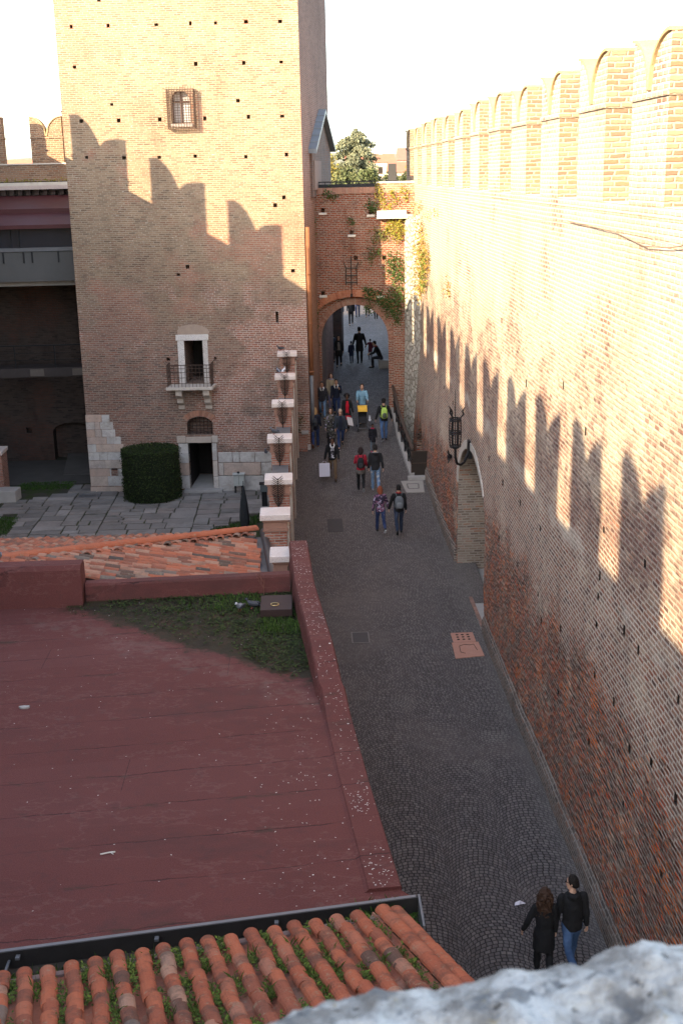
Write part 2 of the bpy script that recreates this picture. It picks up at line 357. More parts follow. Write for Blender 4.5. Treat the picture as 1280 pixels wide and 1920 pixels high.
def cobble_mat():
    g = G('street_setts'); uv = g.uv()
    nz = g.noise(uv, .7, 2, .5, True)
    v = g.vmath('ADD', uv, g.vmath('MULTIPLY', g.vmath('SUBTRACT', nz, (.5,.5,.5)), (.25,.25,0)))
    nz = g.noise(uv, 9.0, 1, .5, True)
    v = g.vmath('ADD', v, g.vmath('MULTIPLY', g.vmath('SUBTRACT', nz, (.5,.5,.5)), (.03,.03,0)))
    x, y, _ = g.sep(v); Wd = 1.25
    xs = g.math('DIVIDE', x, Wd); k = g.math('FLOOR', xs)
    xp = g.math('MULTIPLY', g.math('SUBTRACT', g.math('FRACT', xs), .5), Wd)
    yy = g.math('ADD', y, g.math('MULTIPLY', g.math('MULTIPLY', xp, xp), .95))
    yy = g.math('ADD', yy, g.math('MULTIPLY', g.math('MODULO', k, 2.0), .05))
    h, w = .098, .105
    r = g.math('DIVIDE', yy, h); row = g.math('FLOOR', r)
    u = g.math('ADD', g.math('DIVIDE', g.math('MULTIPLY', xp, g.math('ADD', 1.0, g.math('MULTIPLY', g.math('MULTIPLY', xp, xp), .55))), w), g.white(g.comb(row, k, 5.0))[0])
    c = g.math('FLOOR', u); fu = g.math('FRACT', u); fv = g.math('FRACT', r)
    du = g.math('MULTIPLY', g.math('MINIMUM', fu, g.math('SUBTRACT', 1.0, fu)), w)
    dv = g.math('MULTIPLY', g.math('MINIMUM', fv, g.math('SUBTRACT', 1.0, fv)), h)
    d = g.math('MINIMUM', du, dv); mask = g.step(d, .004, .017)
    rn = g.white(g.comb(c, row, k))[0]
    big = g.noise(uv, .22, 4, .6); mid = g.noise(uv, 1.6, 4, .7)
    col = g.ramp(g.math('ADD', g.math('MULTIPLY', rn, .7), g.math('MULTIPLY', mid, .3)), [(0,(.082,.071,.069)),(.5,(.116,.102,.098)),(.8,(.142,.124,.117)),(1,(.175,.156,.148))])
    col = g.mix(mask, (.012,.0105,.010), col)
    col = g.mix(g.math('MULTIPLY', g.math('ADD', g.step(big, .5, .72), g.math('MULTIPLY', g.step(g.sep(uv)[1], 20.0, 42.0), .5)), .5), col, (.13,.107,.096))     # trodden dirt
    X, Y, _ = g.sep(uv)
    edge = g.step(g.math('ADD', X, g.math('MULTIPLY', g.math('SUBTRACT', mid, .5), .9)), 4.35, 5.0)
    col = g.mix(g.math('MULTIPLY', edge, .3), col, (.14,.125,.112))
    # mortared repair round the little square cover
    rp = g.vmath('SUBTRACT', uv, (1.15, 32.4, 0)); n_ = g.N('ShaderNodeVectorMath', operation='LENGTH'); g.L(g.vmath('MULTIPLY', rp, (.75,.5,0)), n_.inputs[0])
    pr = g.math('SUBTRACT', 1.0, g.step(g.math('ADD', n_.outputs['Value'], g.math('MULTIPLY', g.math('SUBTRACT', g.noise(uv, .9, 4, .6), .5), 1.6)), .70, 1.0))
    col = g.mix(g.math('MULTIPLY', pr, .55), col, (.095,.08,.073))
    for cx_, cy_, rx_, ry_ in ((4.3,26.1,.35,.45),(3.75,24.6,.3,.4),(-.1,37.0,.5,.45),(2.3,28.2,.45,.6),(.9,45.0,.45,.5)):
        q_ = g.N('ShaderNodeVectorMath', operation='LENGTH'); g.L(g.vmath('MULTIPLY', g.vmath('SUBTRACT', uv, (cx_, cy_, 0)), (1/rx_, 1/ry_, 0)), q_.inputs[0])
        pm = g.math('SUBTRACT', 1.0, g.step(g.math('ADD', q_.outputs['Value'], g.math('MULTIPLY', g.math('SUBTRACT', mid, .5), 2.2)), .5, 1.0))
        col = g.mix(g.math('MULTIPLY', pm, .45), col, g.mix(mask, (.05,.045,.04), (.19,.17,.155)))
    wet = g.step(g.noise(g.vmath('MULTIPLY', uv, (1.0,.3,1)), .6, 4, .7), .5, .68); col = g.mix(g.math('MULTIPLY', wet, .3), col, (.045,.04,.038))
    spk = g.voro(uv, 2.1); col = g.mix(g.math('SUBTRACT', 1.0, g.step(spk, .012, .03)), col, (.5,.48,.45))
    g.set('Base Color', col); g.set('Roughness', g.math('SUBTRACT', .85, g.math('MULTIPLY', rn, .2)))
    g.set('Specular IOR Level', .35)
    g.bump(g.math('ADD', g.math('MULTIPLY', g.math('MULTIPLY', mask, g.math('SUBTRACT', 1.0, g.math('MULTIPLY', pr, .7))), g.math('ADD', .7, g.math('MULTIPLY', rn, .5))), g.math('MULTIPLY', g.noise(uv, 30, 2), .3)), .65, .018)
    return g.m
M_STREET = cobble_mat()

def struct(name, mb, mat, smooth=False):
    o = mb.build(name, mat, smooth=smooth); o['kind'] = 'structure'; return o

# ================================================================ ground, street
terr = MB()
terr.add([(-3000,-300,-.25),(3000,-300,-.25),(3000,4500,-.25),(-3000,4500,-.25)], [(0,1,2,3)])
struct('terrain', terr, plain('earth', (.09,.10,.05), .95, .4, .02, bump=0))

def side_x(y): return .26+.12*(y-49.97)          # tower flank / left edge of the lane past the gate
def kerb_x(y):                                   # left edge of the sunken stair beside the ramp
    return 4.17-.035*(y-46.8) if y < 51 else 4.02
st = MB(); ys = [-4+i*.6 for i in range(int(50.4/.6)+1)]; ys = [y for y in ys if y < 46.3]+[46.4]
nx = 10
def sheet(mb, ys, x0f, x1f, zf, nx=10):
    vs = [(x0f(y)+(x1f(y)-x0f(y))*i/nx, y, zf(y)) for y in ys for i in range(nx+1)]; n = nx+1
    mb.add(vs, [(k*n+i, k*n+i+1, (k+1)*n+i+1, (k+1)*n+i) for k in range(len(ys)-1) for i in range(nx)])
sheet(st, ys, lambda y: -.55, lambda y: 5.6, gz)
sheet(st, [46.4+i*.5 for i in range(17)], lambda y: -.55, kerb_x, gz)
sheet(st, [54.4, 54.9, 55.5]+[56+i*1.5 for i in range(100)], lambda y: side_x(y)-(.35 if y < 66 else 6), lambda y: max(kerb_x(54.4), 4.02+.13*(y-56)+(.0 if y < 57.5 else 4)), gz)
o = struct('street', st, M_STREET)
pit = MB(); sheet(pit, [46.4, 47.2, 50, 52, 54.4], lambda y: 4.0, lambda y: 5.8, lambda y: 1.0 if y < 46.6 else (.55 if y > 47 else .7), 2)
struct('sunken_path', pit, plain('pit_floor', (.07,.06,.05), .95, .3, 3))

# ================================================================ right castle wall
wall = thing('castle_wall', 'long tall brick curtain wall with swallow-tail battlements along the right of the street', 'wall', (5.05, 30, 0))
def wall_x(y, z):
    t = min(1, max(0, (y-35)/10)); b = min(1, max(0, (6-z)/4.5)); t = t*t*(3-2*t); b = b*b*(3-2*b)
    return 5.06-.24*t*b + .035*(mnoise.noise((y*.35, z*.5, 1.7))) + .012*mnoise.noise((y*1.4, z*1.4, 4.2))
zs = [-.5+i*.44 for i in range(29)]+[12.28]
ysw = [-6+i*.5 for i in range(133)]
wb_ = MB(); rings = []
for y in ysw:
    rings.append([Vector((wall_x(y, z), y, z)) for z in zs]+[Vector((7.2, y, z)) for z in reversed(zs)])
wb_.rings(rings, True)
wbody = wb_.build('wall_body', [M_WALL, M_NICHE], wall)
def arch_pts(c, hw, z0, zs_, rise, n=18, pw=1.0):
    """outline of an arched opening in a (u,z) plane"""
    p = [(c-hw, z0), (c+hw, z0)]
    for i in range(n+1):
        t = math.pi*i/n; p.append((c+hw*math.cos(t), zs_+rise*(abs(math.sin(t))**pw)))
    return p
ct = MB()
ct.prism([(4.2, y, z) for y, z in arch_pts(35.65, 2.72, .02, 3.1, 1.62)], (2.0, 0, 0))
cw = wbody; cut(cw, ct)
for p in cw.data.polygons:                       # reveal of the niche in its own greyer brick
    c = p.center + wall.location
    if 32.9 < c.y < 38.45 and c.z < 4.75 and c.x > 5.15: p.material_index = 1
ct = MB(); ct.prism([(4.2, y, z) for y, z in [(48.35,.3),(50.6,.3),(50.6,1.9),(50.2,2.45),(49.5,2.95),(48.8,2.45),(48.35,1.9)]], (1.7, 0, 0))
HW = [(25.17,3.88),(24.79,3.4),(22.75,4.01),(19.85,4.24),(22.81,2.57),(18.55,4.31),(20.16,2.77),(16.24,4.38),(17.69,2.89),(15.05,4.44),(17.28,5.77),(19.85,5.73),(19.86,5.2),(18.09,5.78),(17.44,4.0),(15.25,5.86),(15.45,2.98),
      (29.91,5.23),(27.51,5.35),(24.97,5.46),(27.72,3.74),(30.35,3.6),(32.3,5.3),(17.14,7.22),(19.69,7.0),(19.8,6.13),(21.17,8.41),(40.2,5.4),(42.7,5.5),(27.0,8.3),(23.2,8.9),(30.5,9.3),(36,8.4)]
for i, (y, z) in enumerate(HW):
    a, b = .05+.03*((i*7)%5)/5, .06+.04*((i*3)%4)/4
    ct.box(4.6, 6.1, y-a, y+a, z-b, z+b)
cut(cw, ct)
cw.data.materials.append(M_DARK)
for p in cw.data.polygons:  # hole insides near-black, their shade put into the colour
    c = p.center+wall.location
    if 5.16 < c.x < 6.2 and p.area < .8 and any(abs(c.y-y) < .16 and abs(c.z-z) < .25 for y, z in HW): p.material_index = 2
# parapet kerb and merlons
par = MB(); par.box(5.055, 5.6, -6, 60, 12.282, 12.44)
for k in range(-3, 12): pass
pl_ = par.build('parapet_ledge', [M_WALL, M_LIME], wall, bevel=.015)
for p in pl_.data.polygons:
    if p.normal.z > .7: p.material_index = 1
def merlon_mb(w, th, hb, hl, ht, seed):
    """swallow-tail merlon, local: x = thickness 0..th, y = -w/2..w/2, z from 0"""
    rnd_ = random.Random(seed); mb = MB()
    mb.box(0, th, -w/2, w/2, 0, hb)
    mb.box(-.035, th+.035, -w/2-.03, w/2+.03, hb, hb+.075)
    prof = [(-w/2, hb+.075)]; n = 9; hw = w/2-.05; top = ht-hb-.075-.05
    for i in range(n+1):
        u = i/n; prof.append((-w/2+u*hw, hb+.11+top*math.sqrt(max(0, 1-u*u))))
    for i in range(n+1):
        u = 1-i/n; prof.append((w/2-u*hw, hb+.11+top*math.sqrt(max(0, 1-u*u))))
    prof.append((w/2, hb+.075))
    mb.prism([(0, a, b) for a, b in prof], (th, 0, 0))
    return mb, prof, hb
def coping_mb(prof, th):
    mb = MB(); p = prof[1:-1]; n = len(p)//2
    for seg in (p[:n], p[n:]):
        rs = []
        for i, (a, b) in enumerate(seg):
            a0, b0 = seg[max(0, i-1)]; a1, b1 = seg[min(len(seg)-1, i+1)]
            d = Vector((a1-a0, b1-b0)).normalized(); nn = Vector((-d.y, d.x))
            if nn.y < 0 and abs(nn.y) > .02: nn = -nn
            lo = Vector((a, b))+nn*.004; hi = Vector((a, b))+nn*.055
            rs.append([Vector((-.045, lo.x, lo.y)), Vector((th+.045, lo.x, lo.y)), Vector((th+.045, hi.x, hi.y)), Vector((-.045, hi.x, hi.y))])
        mb.rings(rs, True)
    return mb
M_TILECOPE = stone_mat('coping_tiles', (.34,.24,.13), (.46,.36,.22), 5, spots=(.22,.2,.1), bump=.5)
def add_merlon(parent, cx, cy, z, w=1.9, th=.5, hb=1.47, ht=2.3, rz=0, seed=0, mat=None, face=None):
    mb, prof, _ = merlon_mb(w, th, hb, 0, ht, seed); cp = coping_mb(prof, th)
    T = Matrix.Translation((cx, cy, z)) @ Matrix.Rotation(rz, 4, 'Z')
    for b in (mb, cp): b.v = [tuple(T @ Vector(v)) for v in b.v]
    m = mb.build('merlon', [mat or M_MERL, M_WALL], parent)
    if face is not None:
        for p in m.data.polygons:
            if p.normal.x < -.7: p.material_index = 1
    cp.build('coping', M_TILECOPE, m)
    return m
for k in range(-3, 12):
    add_merlon(wall, 5.05, 17.95+3.5*k, 12.44, w=1.86+.1*math.sin(k*2.3), ht=2.3+.05*math.sin(k*1.7), seed=k, face=1)
# grey footing along the street and lime rim of the niche
ft = MB(); ysf = [y for y in ysw if -4 < y < 46.6]
for a, b in ((-4, 32.85), (38.5, 46.3)):
    yy = [a+(b-a)*i/24 for i in range(25)]
    ft.rings([[Vector((wall_x(y, .1)-.10, y, gz(y)-.1)), Vector((wall_x(y, .1)-.085, y, gz(y)+.34+.07*mnoise.noise((y*.8,0,0)))), Vector((wall_x(y, .4)-.01, y, gz(y)+.52+.1*mnoise.noise((y*.7,3,0)))), Vector((wall_x(y, .1)+.2, y, gz(y)-.1))] for y in yy], True)
ft.build('footing', brick_mat('footing_brick', [(0,(.08,.065,.058)),(.5,(.17,.14,.12)),(.8,(.20,.12,.09)),(1,(.27,.24,.205))], (.30,.265,.23), w=.25, h=.085, m=.02, warp=.02, dark=.6, bump=1.0, bd=.03), wall)
rim = MB(); P1 = arch_pts(35.65, 2.76, 1.6, 3.1, 1.64)[2:]; P2 = arch_pts(35.65, 3.05, 1.6, 3.1, 1.98)[2:]
n = len(P1)
rs = []
for i in range(n-3):
    wdt = .2+.8*(1-i/n)*(.8+.35*mnoise.noise((i*.6, 2, 1)))
    a = P1[i]; b = (a[0]+(P2[i][0]-a[0])*wdt*1.3, a[1]+(P2[i][1]-a[1])*wdt*1.3)
    xx = min(wall_x(a[0], a[1]), wall_x(b[0], b[1]))
    rs.append([Vector((xx-.03, *a)), Vector((xx-.03, *b)), Vector((xx+.1, *b)), Vector((xx+.1, *a))])
rim.rings(rs, True); rim.build('arch_plaster', plain('dirty_plaster', (.40,.37,.33), .95, .3, 3, bump=.6, bd=.02), wall)
nf = MB(); nf.box(5.0, 6.3, 32.95, 38.35, -.2, .09); nf.build('niche_floor', M_CONC, wall)

# stone buttress at the gate
but = thing('stone_buttress', 'rough white rubble stone buttress between brick gate and curtain wall', 'buttress', (4.9, 53, .5))
bm_ = MB()
levels = [(.3,.10),(2,.06),(4,.03),(6,0),(8.5,0),(11.2,-.02)]; rs = []
for z, o_ in levels:
    pts = [(5.12-o_, 51.05-o_*2), (4.62-o_*1.5, 53.75), (4.62, 54.6), (5.6, 54.6), (5.6, 51.0)]
    rs.append([Vector((x, y, z)) for x, y in pts])
bm_.rings(rs, True)
def rubble():
    g = G('rubble_stone'); v = g.vmath('MULTIPLY', g.obj(), (2.4, 2.4, 4.2))
    v = g.vmath('ADD', v, g.vmath('MULTIPLY', g.noise(v, 2, 2, .5, True), (.25,.25,.2)))
    d = g.voro(v, 1.0, 'DISTANCE_TO_EDGE'); c = g.voro(v, 1.0, 'F1', 'Color')
    m = g.step(d, .03, .13); r = g.sep(c)[0]
    col = g.mix(m, (.30,.26,.21), g.ramp(r, [(0,(.44,.42,.37)),(.5,(.58,.55,.48)),(1,(.66,.62,.54))]))
    g.set('Base Color', g.mix(g.math('MULTIPLY', g.noise(g.obj(), 7, 4, .7), .5), col, (.3,.28,.24)))
    g.bump(g.math('ADD', m, g.math('MULTIPLY', g.noise(g.obj(), 14, 3), .5)), 1.0, .06); return g.m
bm_.build('buttress_body', rubble(), but)
# ================================================================ tower (local frame: x along the front, y into the tower)
T0 = (-9.19, 50.72, 0); TRZ = R(-4.5)
tower = thing('brick_tower', 'massive square brick tower with balcony, barred window and doorway beside the gate', 'tower', T0, TRZ)
TI = tl(tower).inverted()
bk = TI @ Vector((1.62, 61.2, 0)); bkl = (-.35, 11.0)
tb = MB()
tb.prism([(0,0,-.4),(9.48,0,-.4),(bk.x,bk.y,-.4),(bkl[0],bkl[1],-.4)], (0,0,27))
tbody = tb.build('tower_walls', [M_TOWER, M_DARK, M_FLANK], tower, world=False)
HT = [(0.64,18.67),(2.09,18.67),(3.97,18.66),(5.3,18.67),(6.28,18.66),(7.46,18.67),(8.78,18.65),(0.65,17.19),(5.43,17.19),(7.31,17.18),(8.77,17.18),(7.02,15.79),(2.02,15.77),(0.76,15.17),(2.25,15.16),(3.89,15.16),(5.68,15.16),(7.41,15.18),(8.74,15.17),(0.86,13.79),(2.37,13.74),(3.78,13.73),(5.22,13.74),(7.24,13.67),(8.86,13.72),(8.7,12.08),(8.34,11.78),(4.28,9.11),(4.67,9.42),(8.97,9.18),(1.8,19.6),(3.65,5.66),(5.62,5.66)]
ct = MB(); rn = random.Random(3)
for s_, z in HT:
    a = .052+.03*rn.random(); b = .05+.03*rn.random(); ct.box(s_-a, s_+a, -.3, .45, z-b, z+b)
ct.box(8.2, 8.31, -.3, .5, 7.1, 7.55)
def arch_cut(c, hw, z0, zsp, rise, d, y0=-.4):
    ct.prism([(u, y0, z) for u, z in arch_pts(c, hw, z0, zsp, rise, 12)], (0, d-y0, 0))
arch_cut(4.74, .37, 14.98, 15.85, .37, .55)        # barred window
ct.box(4.35, 5.12, -.4, 2.2, 4.62, 6.42)           # balcony door
arch_cut(4.82, .545, 2.42, 2.88, .32, .8)          # lunette
ct.box(4.28, 5.3, -.4, 2.6, .10, 2.09)             # ground door
ct.box(.62+.25, 1.16, -.4, .4, .93, 1.18)          # little vent in the quoins
cut(tbody, ct, world=False)
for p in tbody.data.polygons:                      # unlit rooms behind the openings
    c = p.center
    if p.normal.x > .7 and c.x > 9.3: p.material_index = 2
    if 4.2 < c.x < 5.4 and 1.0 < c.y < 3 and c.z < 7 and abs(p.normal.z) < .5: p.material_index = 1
# quoins and base stones
qs = [(3.33,1.0),(3.02,1.13),(2.70,1.2),(2.38,1.42),(2.06,1.52),(1.72,1.42),(1.36,1.42),(1.0,1.43),(.66,1.44)]
q = MB(); rn = random.Random(11)
for i, (zt, wd) in enumerate(qs):
    zb = (qs[i+1][0] if i+1 < len(qs) else .22)+.012
    xs = [-.03]; nb = rn.choice([2,3,3,4])
    cutp = sorted(rn.random()*.6+.2 for _ in range(nb-1)); cutp = [c for j, c in enumerate(cutp) if j == 0 or c-cutp[j-1] > .15]
    xs += [wd*c for c in cutp]+[wd]
    for a, b in zip(xs, xs[1:]):
        if i == 7 and b > .8 and a < 1.2:
            q.box(a+.006, .85, -.035, .2, zb, zt); q.box(1.18, max(b, 1.25), -.035, .2, zb, zt); continue
        if b-a > .05: q.box(a+.006, b-.006, -.03-.025*rn.random(), .2, zb, zt)
q.box(-.04, 1.47, -.05, .2, -.2, .2)
q.build('quoin', M_MARBLE, tower, world=False, bevel=.012)
q = MB()
for zb, zt, cuts in [(1.22,1.66,[5.53,6.15,6.45,7.1,7.9]),(.66,1.2,[5.53,5.75,7.35,7.9]),(-.1,.64,[5.5,6.2,7.45,7.95,9.5]),(1.68,1.95,[7.75,8.0,9.5])]:
    for a, b in zip(cuts, cuts[1:]): q.box(a+.008, b-.008, -.06-.06*rn.random(), .2, zb, zt)
q.build('base_stones', M_MARBLE, tower, world=False, bevel=.03)
# ground door
dj = MB()
for zb, zt in [(.1,.66),(.68,1.2),(1.22,1.6),(1.62,2.06)]: dj.box(3.86+.04*rn.random(), 4.28, -.07, .3, zb, zt)
dj.build('door_jamb', M_MARBLE, tower, world=False, bevel=.012); dj = MB()
for zb, zt in [(.1,.6),(.62,1.3),(1.32,2.06)]: dj.box(5.3, 5.5, -.06, .3, zb, zt)
dj.build('door_jamb', M_MARBLE, tower, world=False, bevel=.012)
li = MB(); li.box(3.82, 4.2, -.08, .3, 2.09, 2.38); li.box(4.21, 5.3, -.09, .3, 2.09, 2.34); li.box(5.31, 5.56, -.08, .3, 2.09, 2.38)
li.build('door_lintel', M_ASHLAR, tower, world=False, bevel=.015)
sp = MB(); sp.box(4.05, 5.7, -.42, .02, -.1, .10); sp.build('door_step', M_CONC, tower, world=False, bevel=.02)
fl = MB(); fl.box(4.3, 5.28, .02, 2.4, -.1, .104); fl.build('door_floor', M_CONC, tower, world=False)
dl = MB(); dl.box(5.22, 5.28, .35, 1.35, .12, 2.05); dl.build('door_leaf', plain('brown_door', (.09,.035,.02), .7, .3, 5), tower, world=False)
vo = MB(); Pi = arch_pts(4.82, .56, 2.42, 2.88, .33, 16)[2:]; Po = arch_pts(4.82, .80, 2.42, 2.94, .55, 16)[2:]
for i in range(2, len(Pi)-3):
    rr = rn.random(); t = .08
    A = [Vector((p[0], -.012-.01*rr, p[1])) for p in (Pi[i], Pi[i+1], Po[i+1], Po[i])]
    m_ = sum(A, Vector())/4; A = [m_+(v-m_)*.9 for v in A]
    vo.prism(A, (0, .1, 0), rr)
def rndcol(name, stops, rough=.85, sc=10, bump=.4, rampnoise=.35):
    g = G(name); v = g.obj(); n = g.noise(v, sc, 4, .7)
    k = g.math('ADD', g.math('MULTIPLY', g.attr('rnd'), 1-rampnoise), g.math('MULTIPLY', n, rampnoise))
    c = g.ramp(k, stops); c = g.mix(g.math('MULTIPLY', g.step(g.noise(v, sc*.4, 4, .7), .45, .7), .5), c, g.mix(1.0, c, (.5,.48,.46), 'MULTIPLY'))
    g.set('Base Color', c); g.set('Roughness', rough); g.bump(n, bump, .01); return g.m
M_VO2 = rndcol('voussoir', [(0,(.20,.10,.07)),(.5,(.36,.18,.12)),(1,(.30,.2,.15))])
vo.build('relieving_arch', M_VO2, tower, world=False)
lg = MB()
for i in range(7): lg.box(4.34+i*.16-.009, 4.34+i*.16+.009, .08, .10, 2.42, 3.2)
for i in range(5): lg.box(4.28, 5.37, .07, .085, 2.5+i*.15, 2.52+i*.15)
lg.build('lunette_grille', M_IRON, tower, world=False)
# balcony
bf = MB(); bf.box(4.08, 4.35, -.05, .3, 4.6, 6.42); bf.box(5.12, 5.33, -.05, .3, 4.6, 6.42); bf.box(4.02, 5.38, -.07, .3, 6.424, 6.66)
bf.build('balcony_door_frame', stone_mat('white_stone', (.50,.47,.44), (.66,.63,.60), 3, spots=(.16,.14,.13), bump=.6), tower, world=False, bevel=.012)
pp = MB(); ring = []
for i in range(26):
    t = 2*math.pi*i/26; r_ = 1+.25*mnoise.noise((math.cos(t)*1.3, math.sin(t)*1.3, 5))
    ring.append((4.72+.70*r_*math.cos(t), -.006, 6.80+.26*r_*math.sin(t)))
pp.prism(ring, (0, .03, 0)); pp.build('plaster_patch', plain('old_plaster', (.30,.23,.18), .95, .3, 3, bump=.6), tower, world=False)
bs = MB(); bs.prism([(3.62,-.78,4.46),(5.56,-.78,4.46),(5.62,.02,4.46),(3.66,.02,4.46)], (0,0,.13)); bs.build('balcony_slab', M_ASHLAR, tower, world=False, bevel=.02)
for x in (3.98, 5.12):
    c = MB(); c.prism([(x,-.66,4.458),(x,-.66,4.22),(x,-.52,4.10),(x,-.36,4.06),(x,-.34,3.86),(x,-.24,3.78),(x,-.1,3.74),(x,-.08,3.55),(x,.05,3.5),(x,.05,4.458)], (.27,0,0))
    c.build('corbel', M_ASHLAR, tower, world=False, bevel=.012)
br = MB(); N_ = 13
for i in range(N_):
    u = i/(N_-1); x = 3.70+u*1.80; br.tube([(x,-.75,4.59),(x,-.75,5.5)], .011, 5)
for sx in (3.70, 5.50):
    for i in range(1, 6):
        d = -.75+i*.15; br.tube([(sx, d, 4.59), (sx, d, 5.5)], .011, 5)
for z in (4.75,4.98,5.2,5.36,5.5):
    br.tube([(3.70,.02,z),(3.70,-.75,z),(5.50,-.75,z),(5.50,.02,z)], .012 if z < 5.45 else .018, 5)
for sx, o_ in ((3.70,-.12),(5.50,.12)):
    for d in (-.75, -.4, -.05): br.tube([(sx, d, 5.5), (sx+o_, d, 5.66)], .01, 5)
br.build('balcony_railing', M_RUST, tower, world=False)
# barred window
wp = MB(); wp.box(4.36, 5.12, .40, .43, 14.9, 16.3); wp.build('window_pane', plain('frosted_glass', (.42,.42,.42), .35, .1, 2, spec=.5, bump=0), tower, world=False)
wf = MB()
for x in (4.39, 4.72, 5.08): wf.box(x-.025, x+.025, .34, .398, 14.98, 16.22)
wf.box(4.36, 5.12, .33, .396, 15.78, 15.86); wf.box(4.36, 5.12, .33, .396, 14.98, 15.05)
wf.build('window_frame', plain('red_frame', (.055,.022,.02), .6, .2, 6), tower, world=False)
ws = MB(); ws.box(4.33, 5.2, -.05, .36, 14.86, 14.975); ws.build('window_sill', M_CAP, tower, world=False, bevel=.01)
wg = MB(); x0, x1, z0, z1, dd = 4.26, 5.32, 14.78, 16.26, -.34
nv, nh = 11, 16
for i in range(nv):
    x = x0+(x1-x0)*i/(nv-1); wg.box(x-.010, x+.010, dd, dd+.02, z0, z1)
for i in range(nh):
    z = z0+(z1-z0)*i/(nh-1); wg.box(x0, x1, dd-.02, dd-.002, z-.010, z+.010)
    for sx in (x0, x1):
        wg.box(sx-.009, sx+.009, dd+.022, .05, z-.009, z+.009)
        s_ = -1 if sx == x0 else 1
        wg.tube([(sx, dd+.1, z), (sx+s_*.13, dd-.02, z+.05*rn.uniform(-1, 1))], .009, 4)
for i in range(3):
    d = dd+.1+i*.1
    for sx in (x0, x1): wg.box(sx-.008, sx+.008, d-.008, d+.008, z0, z1)
for i in range(nv):
    x = x0+(x1-x0)*i/(nv-1)
    for z in (z0, z1): wg.box(x-.008, x+.008, dd+.022, .05, z-.008, z+.008)
    wg.tube([(x, dd+.05, z1), (x+.03, dd, z1+.11)], .008, 4)
wg.build('window_grille', M_RUST, tower, world=False)
# corner strip and drain
cs = MB(); cs.tube([(9.60,.10,2.2),(9.60,.10,4.9)], .085, 10); cs.build('drain_foot', M_GREY, tower, world=False, smooth=True)
cs = MB(); cs.tube([(9.60,.10,4.88),(9.60,.10,10.9)], .092, 10)
for z in (5.0, 7.0, 9.0): cs.tube([(9.60,.10,z),(9.60,.10,z+.06)], .108, 10)
cs.build('drainpipe', plain('rust_red_pipe', (.20,.08,.035), .75, .3, 3), tower, world=False, smooth=True)
# gabled stair head on the flank
def side(e, p, z):
    d = Vector((.12, 1, 0)).normalized(); nn = Vector((d.y, -d.x, 0))
    return Vector((.26, 49.97, 0))+d*e+nn*p+Vector((0,0,z))
gb = MB(); gp = [(2.75,12.0),(11.2,12.0),(11.2,14.05),(6.9,15.5),(2.75,13.95)]
gb.prism([side(e, -.2, z) for e, z in gp], side(0, .10, 0)-side(0, -.2, 0)); gb.build('gable_wall', M_WING, tower)
gr = MB(); th = .16
for (e0,za),(e1,zb) in (((2.3,13.78),(6.9,15.55)),((6.9,15.55),(11.4,13.95))):
    for k in range(6):
        a = e0+(e1-e0)*k/6; b = e0+(e1-e0)*(k+1)/6; z_a = za+(zb-za)*k/6; z_b = za+(zb-za)*(k+1)/6
        gr.prism([side(a, -.1, z_a), side(b, -.1, z_b), side(b, -.1, z_b+th), side(a, -.1, z_a+th+.03)], side(0, .34, 0)-side(0, -.1, 0))
gr.build('gable_roof', plain('lead_sheet', (.20,.21,.22), .5, .3, 2, .2), tower)
gd = MB(); gd.prism([side(e, .102, z) for e, z in ((3.2,12.3),(6.0,12.3),(6.0,13.5),(3.2,13.5))], side(0,.05,0)-side(0,0,0)); gd.build('gable_hatch', plain('weathered_boards', (.22,.15,.12), .9, .3, 5), tower)

M_WINGSHADE = brick_mat('shaded_wing_brick', [(0,(.045,.034,.03)),(.4,(.075,.055,.047)),(.7,(.095,.066,.055)),(1,(.065,.05,.045))], (.085,.07,.062), w=.26, h=.078, m=.012, warp=.01, redden=[(0,(.12,.05,.035)),(1,(.08,.045,.035))], dark=.7)  # darker copy of the wing brick, deep shade put into its colour
# ================================================================ gate wall (local frame)
GO = (.55, 54.2, 0)
gate = thing('brick_gate', 'red brick gate wall with a wide round archway and plants growing from it', 'gate', GO, R(-5))
gw = MB(); gw.box(-.3, 4.75, 0, 3.2, 1.2, 12.1)
gbody = gw.build('gate_wall', [M_GATE, M_WING], gate, world=False)
ct = MB(); ct.prism([(u, -.5, z) for u, z in arch_pts(1.86, 1.72, .9, 6.75, .92, 20)], (0, .78, 0))
cut(gbody, ct, world=False)
ct = MB(); ct.prism([(u, -.6, z) for u, z in arch_pts(1.84, 1.50, .8, 5.72, 1.58, 24)], (0, 4.2, 0)); cut(gbody, ct, world=False)
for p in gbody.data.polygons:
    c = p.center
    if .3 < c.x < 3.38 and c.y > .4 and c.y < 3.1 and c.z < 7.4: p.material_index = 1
ct = MB()
GH = [(.56,11.42),(.14,10.53),(1.8,10.45),(3.34,10.51),(.16,9.34),(1.96,9.35),(3.21,9.35),(.49,7.86),(3.02,7.8),(2.65,11.30)]
for s_, z in GH: ct.box(s_-.085, s_+.085, -.3, .4, z-.09, z+.09)
cut(gbody, ct, world=False)
ring1 = MB(); rn = random.Random(5)
def voussoirs(mb, c, hw_i, hw_o, zsp, ri, ro, y0, d, n, t0=0.0, t1=math.pi):
    for i in range(n):
        a = t0+(t1-t0)*i/n; b = t0+(t1-t0)*(i+1)/n; g_ = (b-a)*.09
        pts = [(c+hw*math.cos(t), y0-.008*rn.random(), zsp+r*math.sin(t)) for hw, r, t in ((hw_i,ri,a+g_),(hw_o,ro,a+g_),(hw_o,ro,b-g_),(hw_i,ri,b-g_))]
        mb.prism(pts, (0, d, 0))
voussoirs(ring1, 1.86, 1.73, 1.98, 6.75, .93, 1.24, -.02, .2, 52, .25, math.pi-.25)
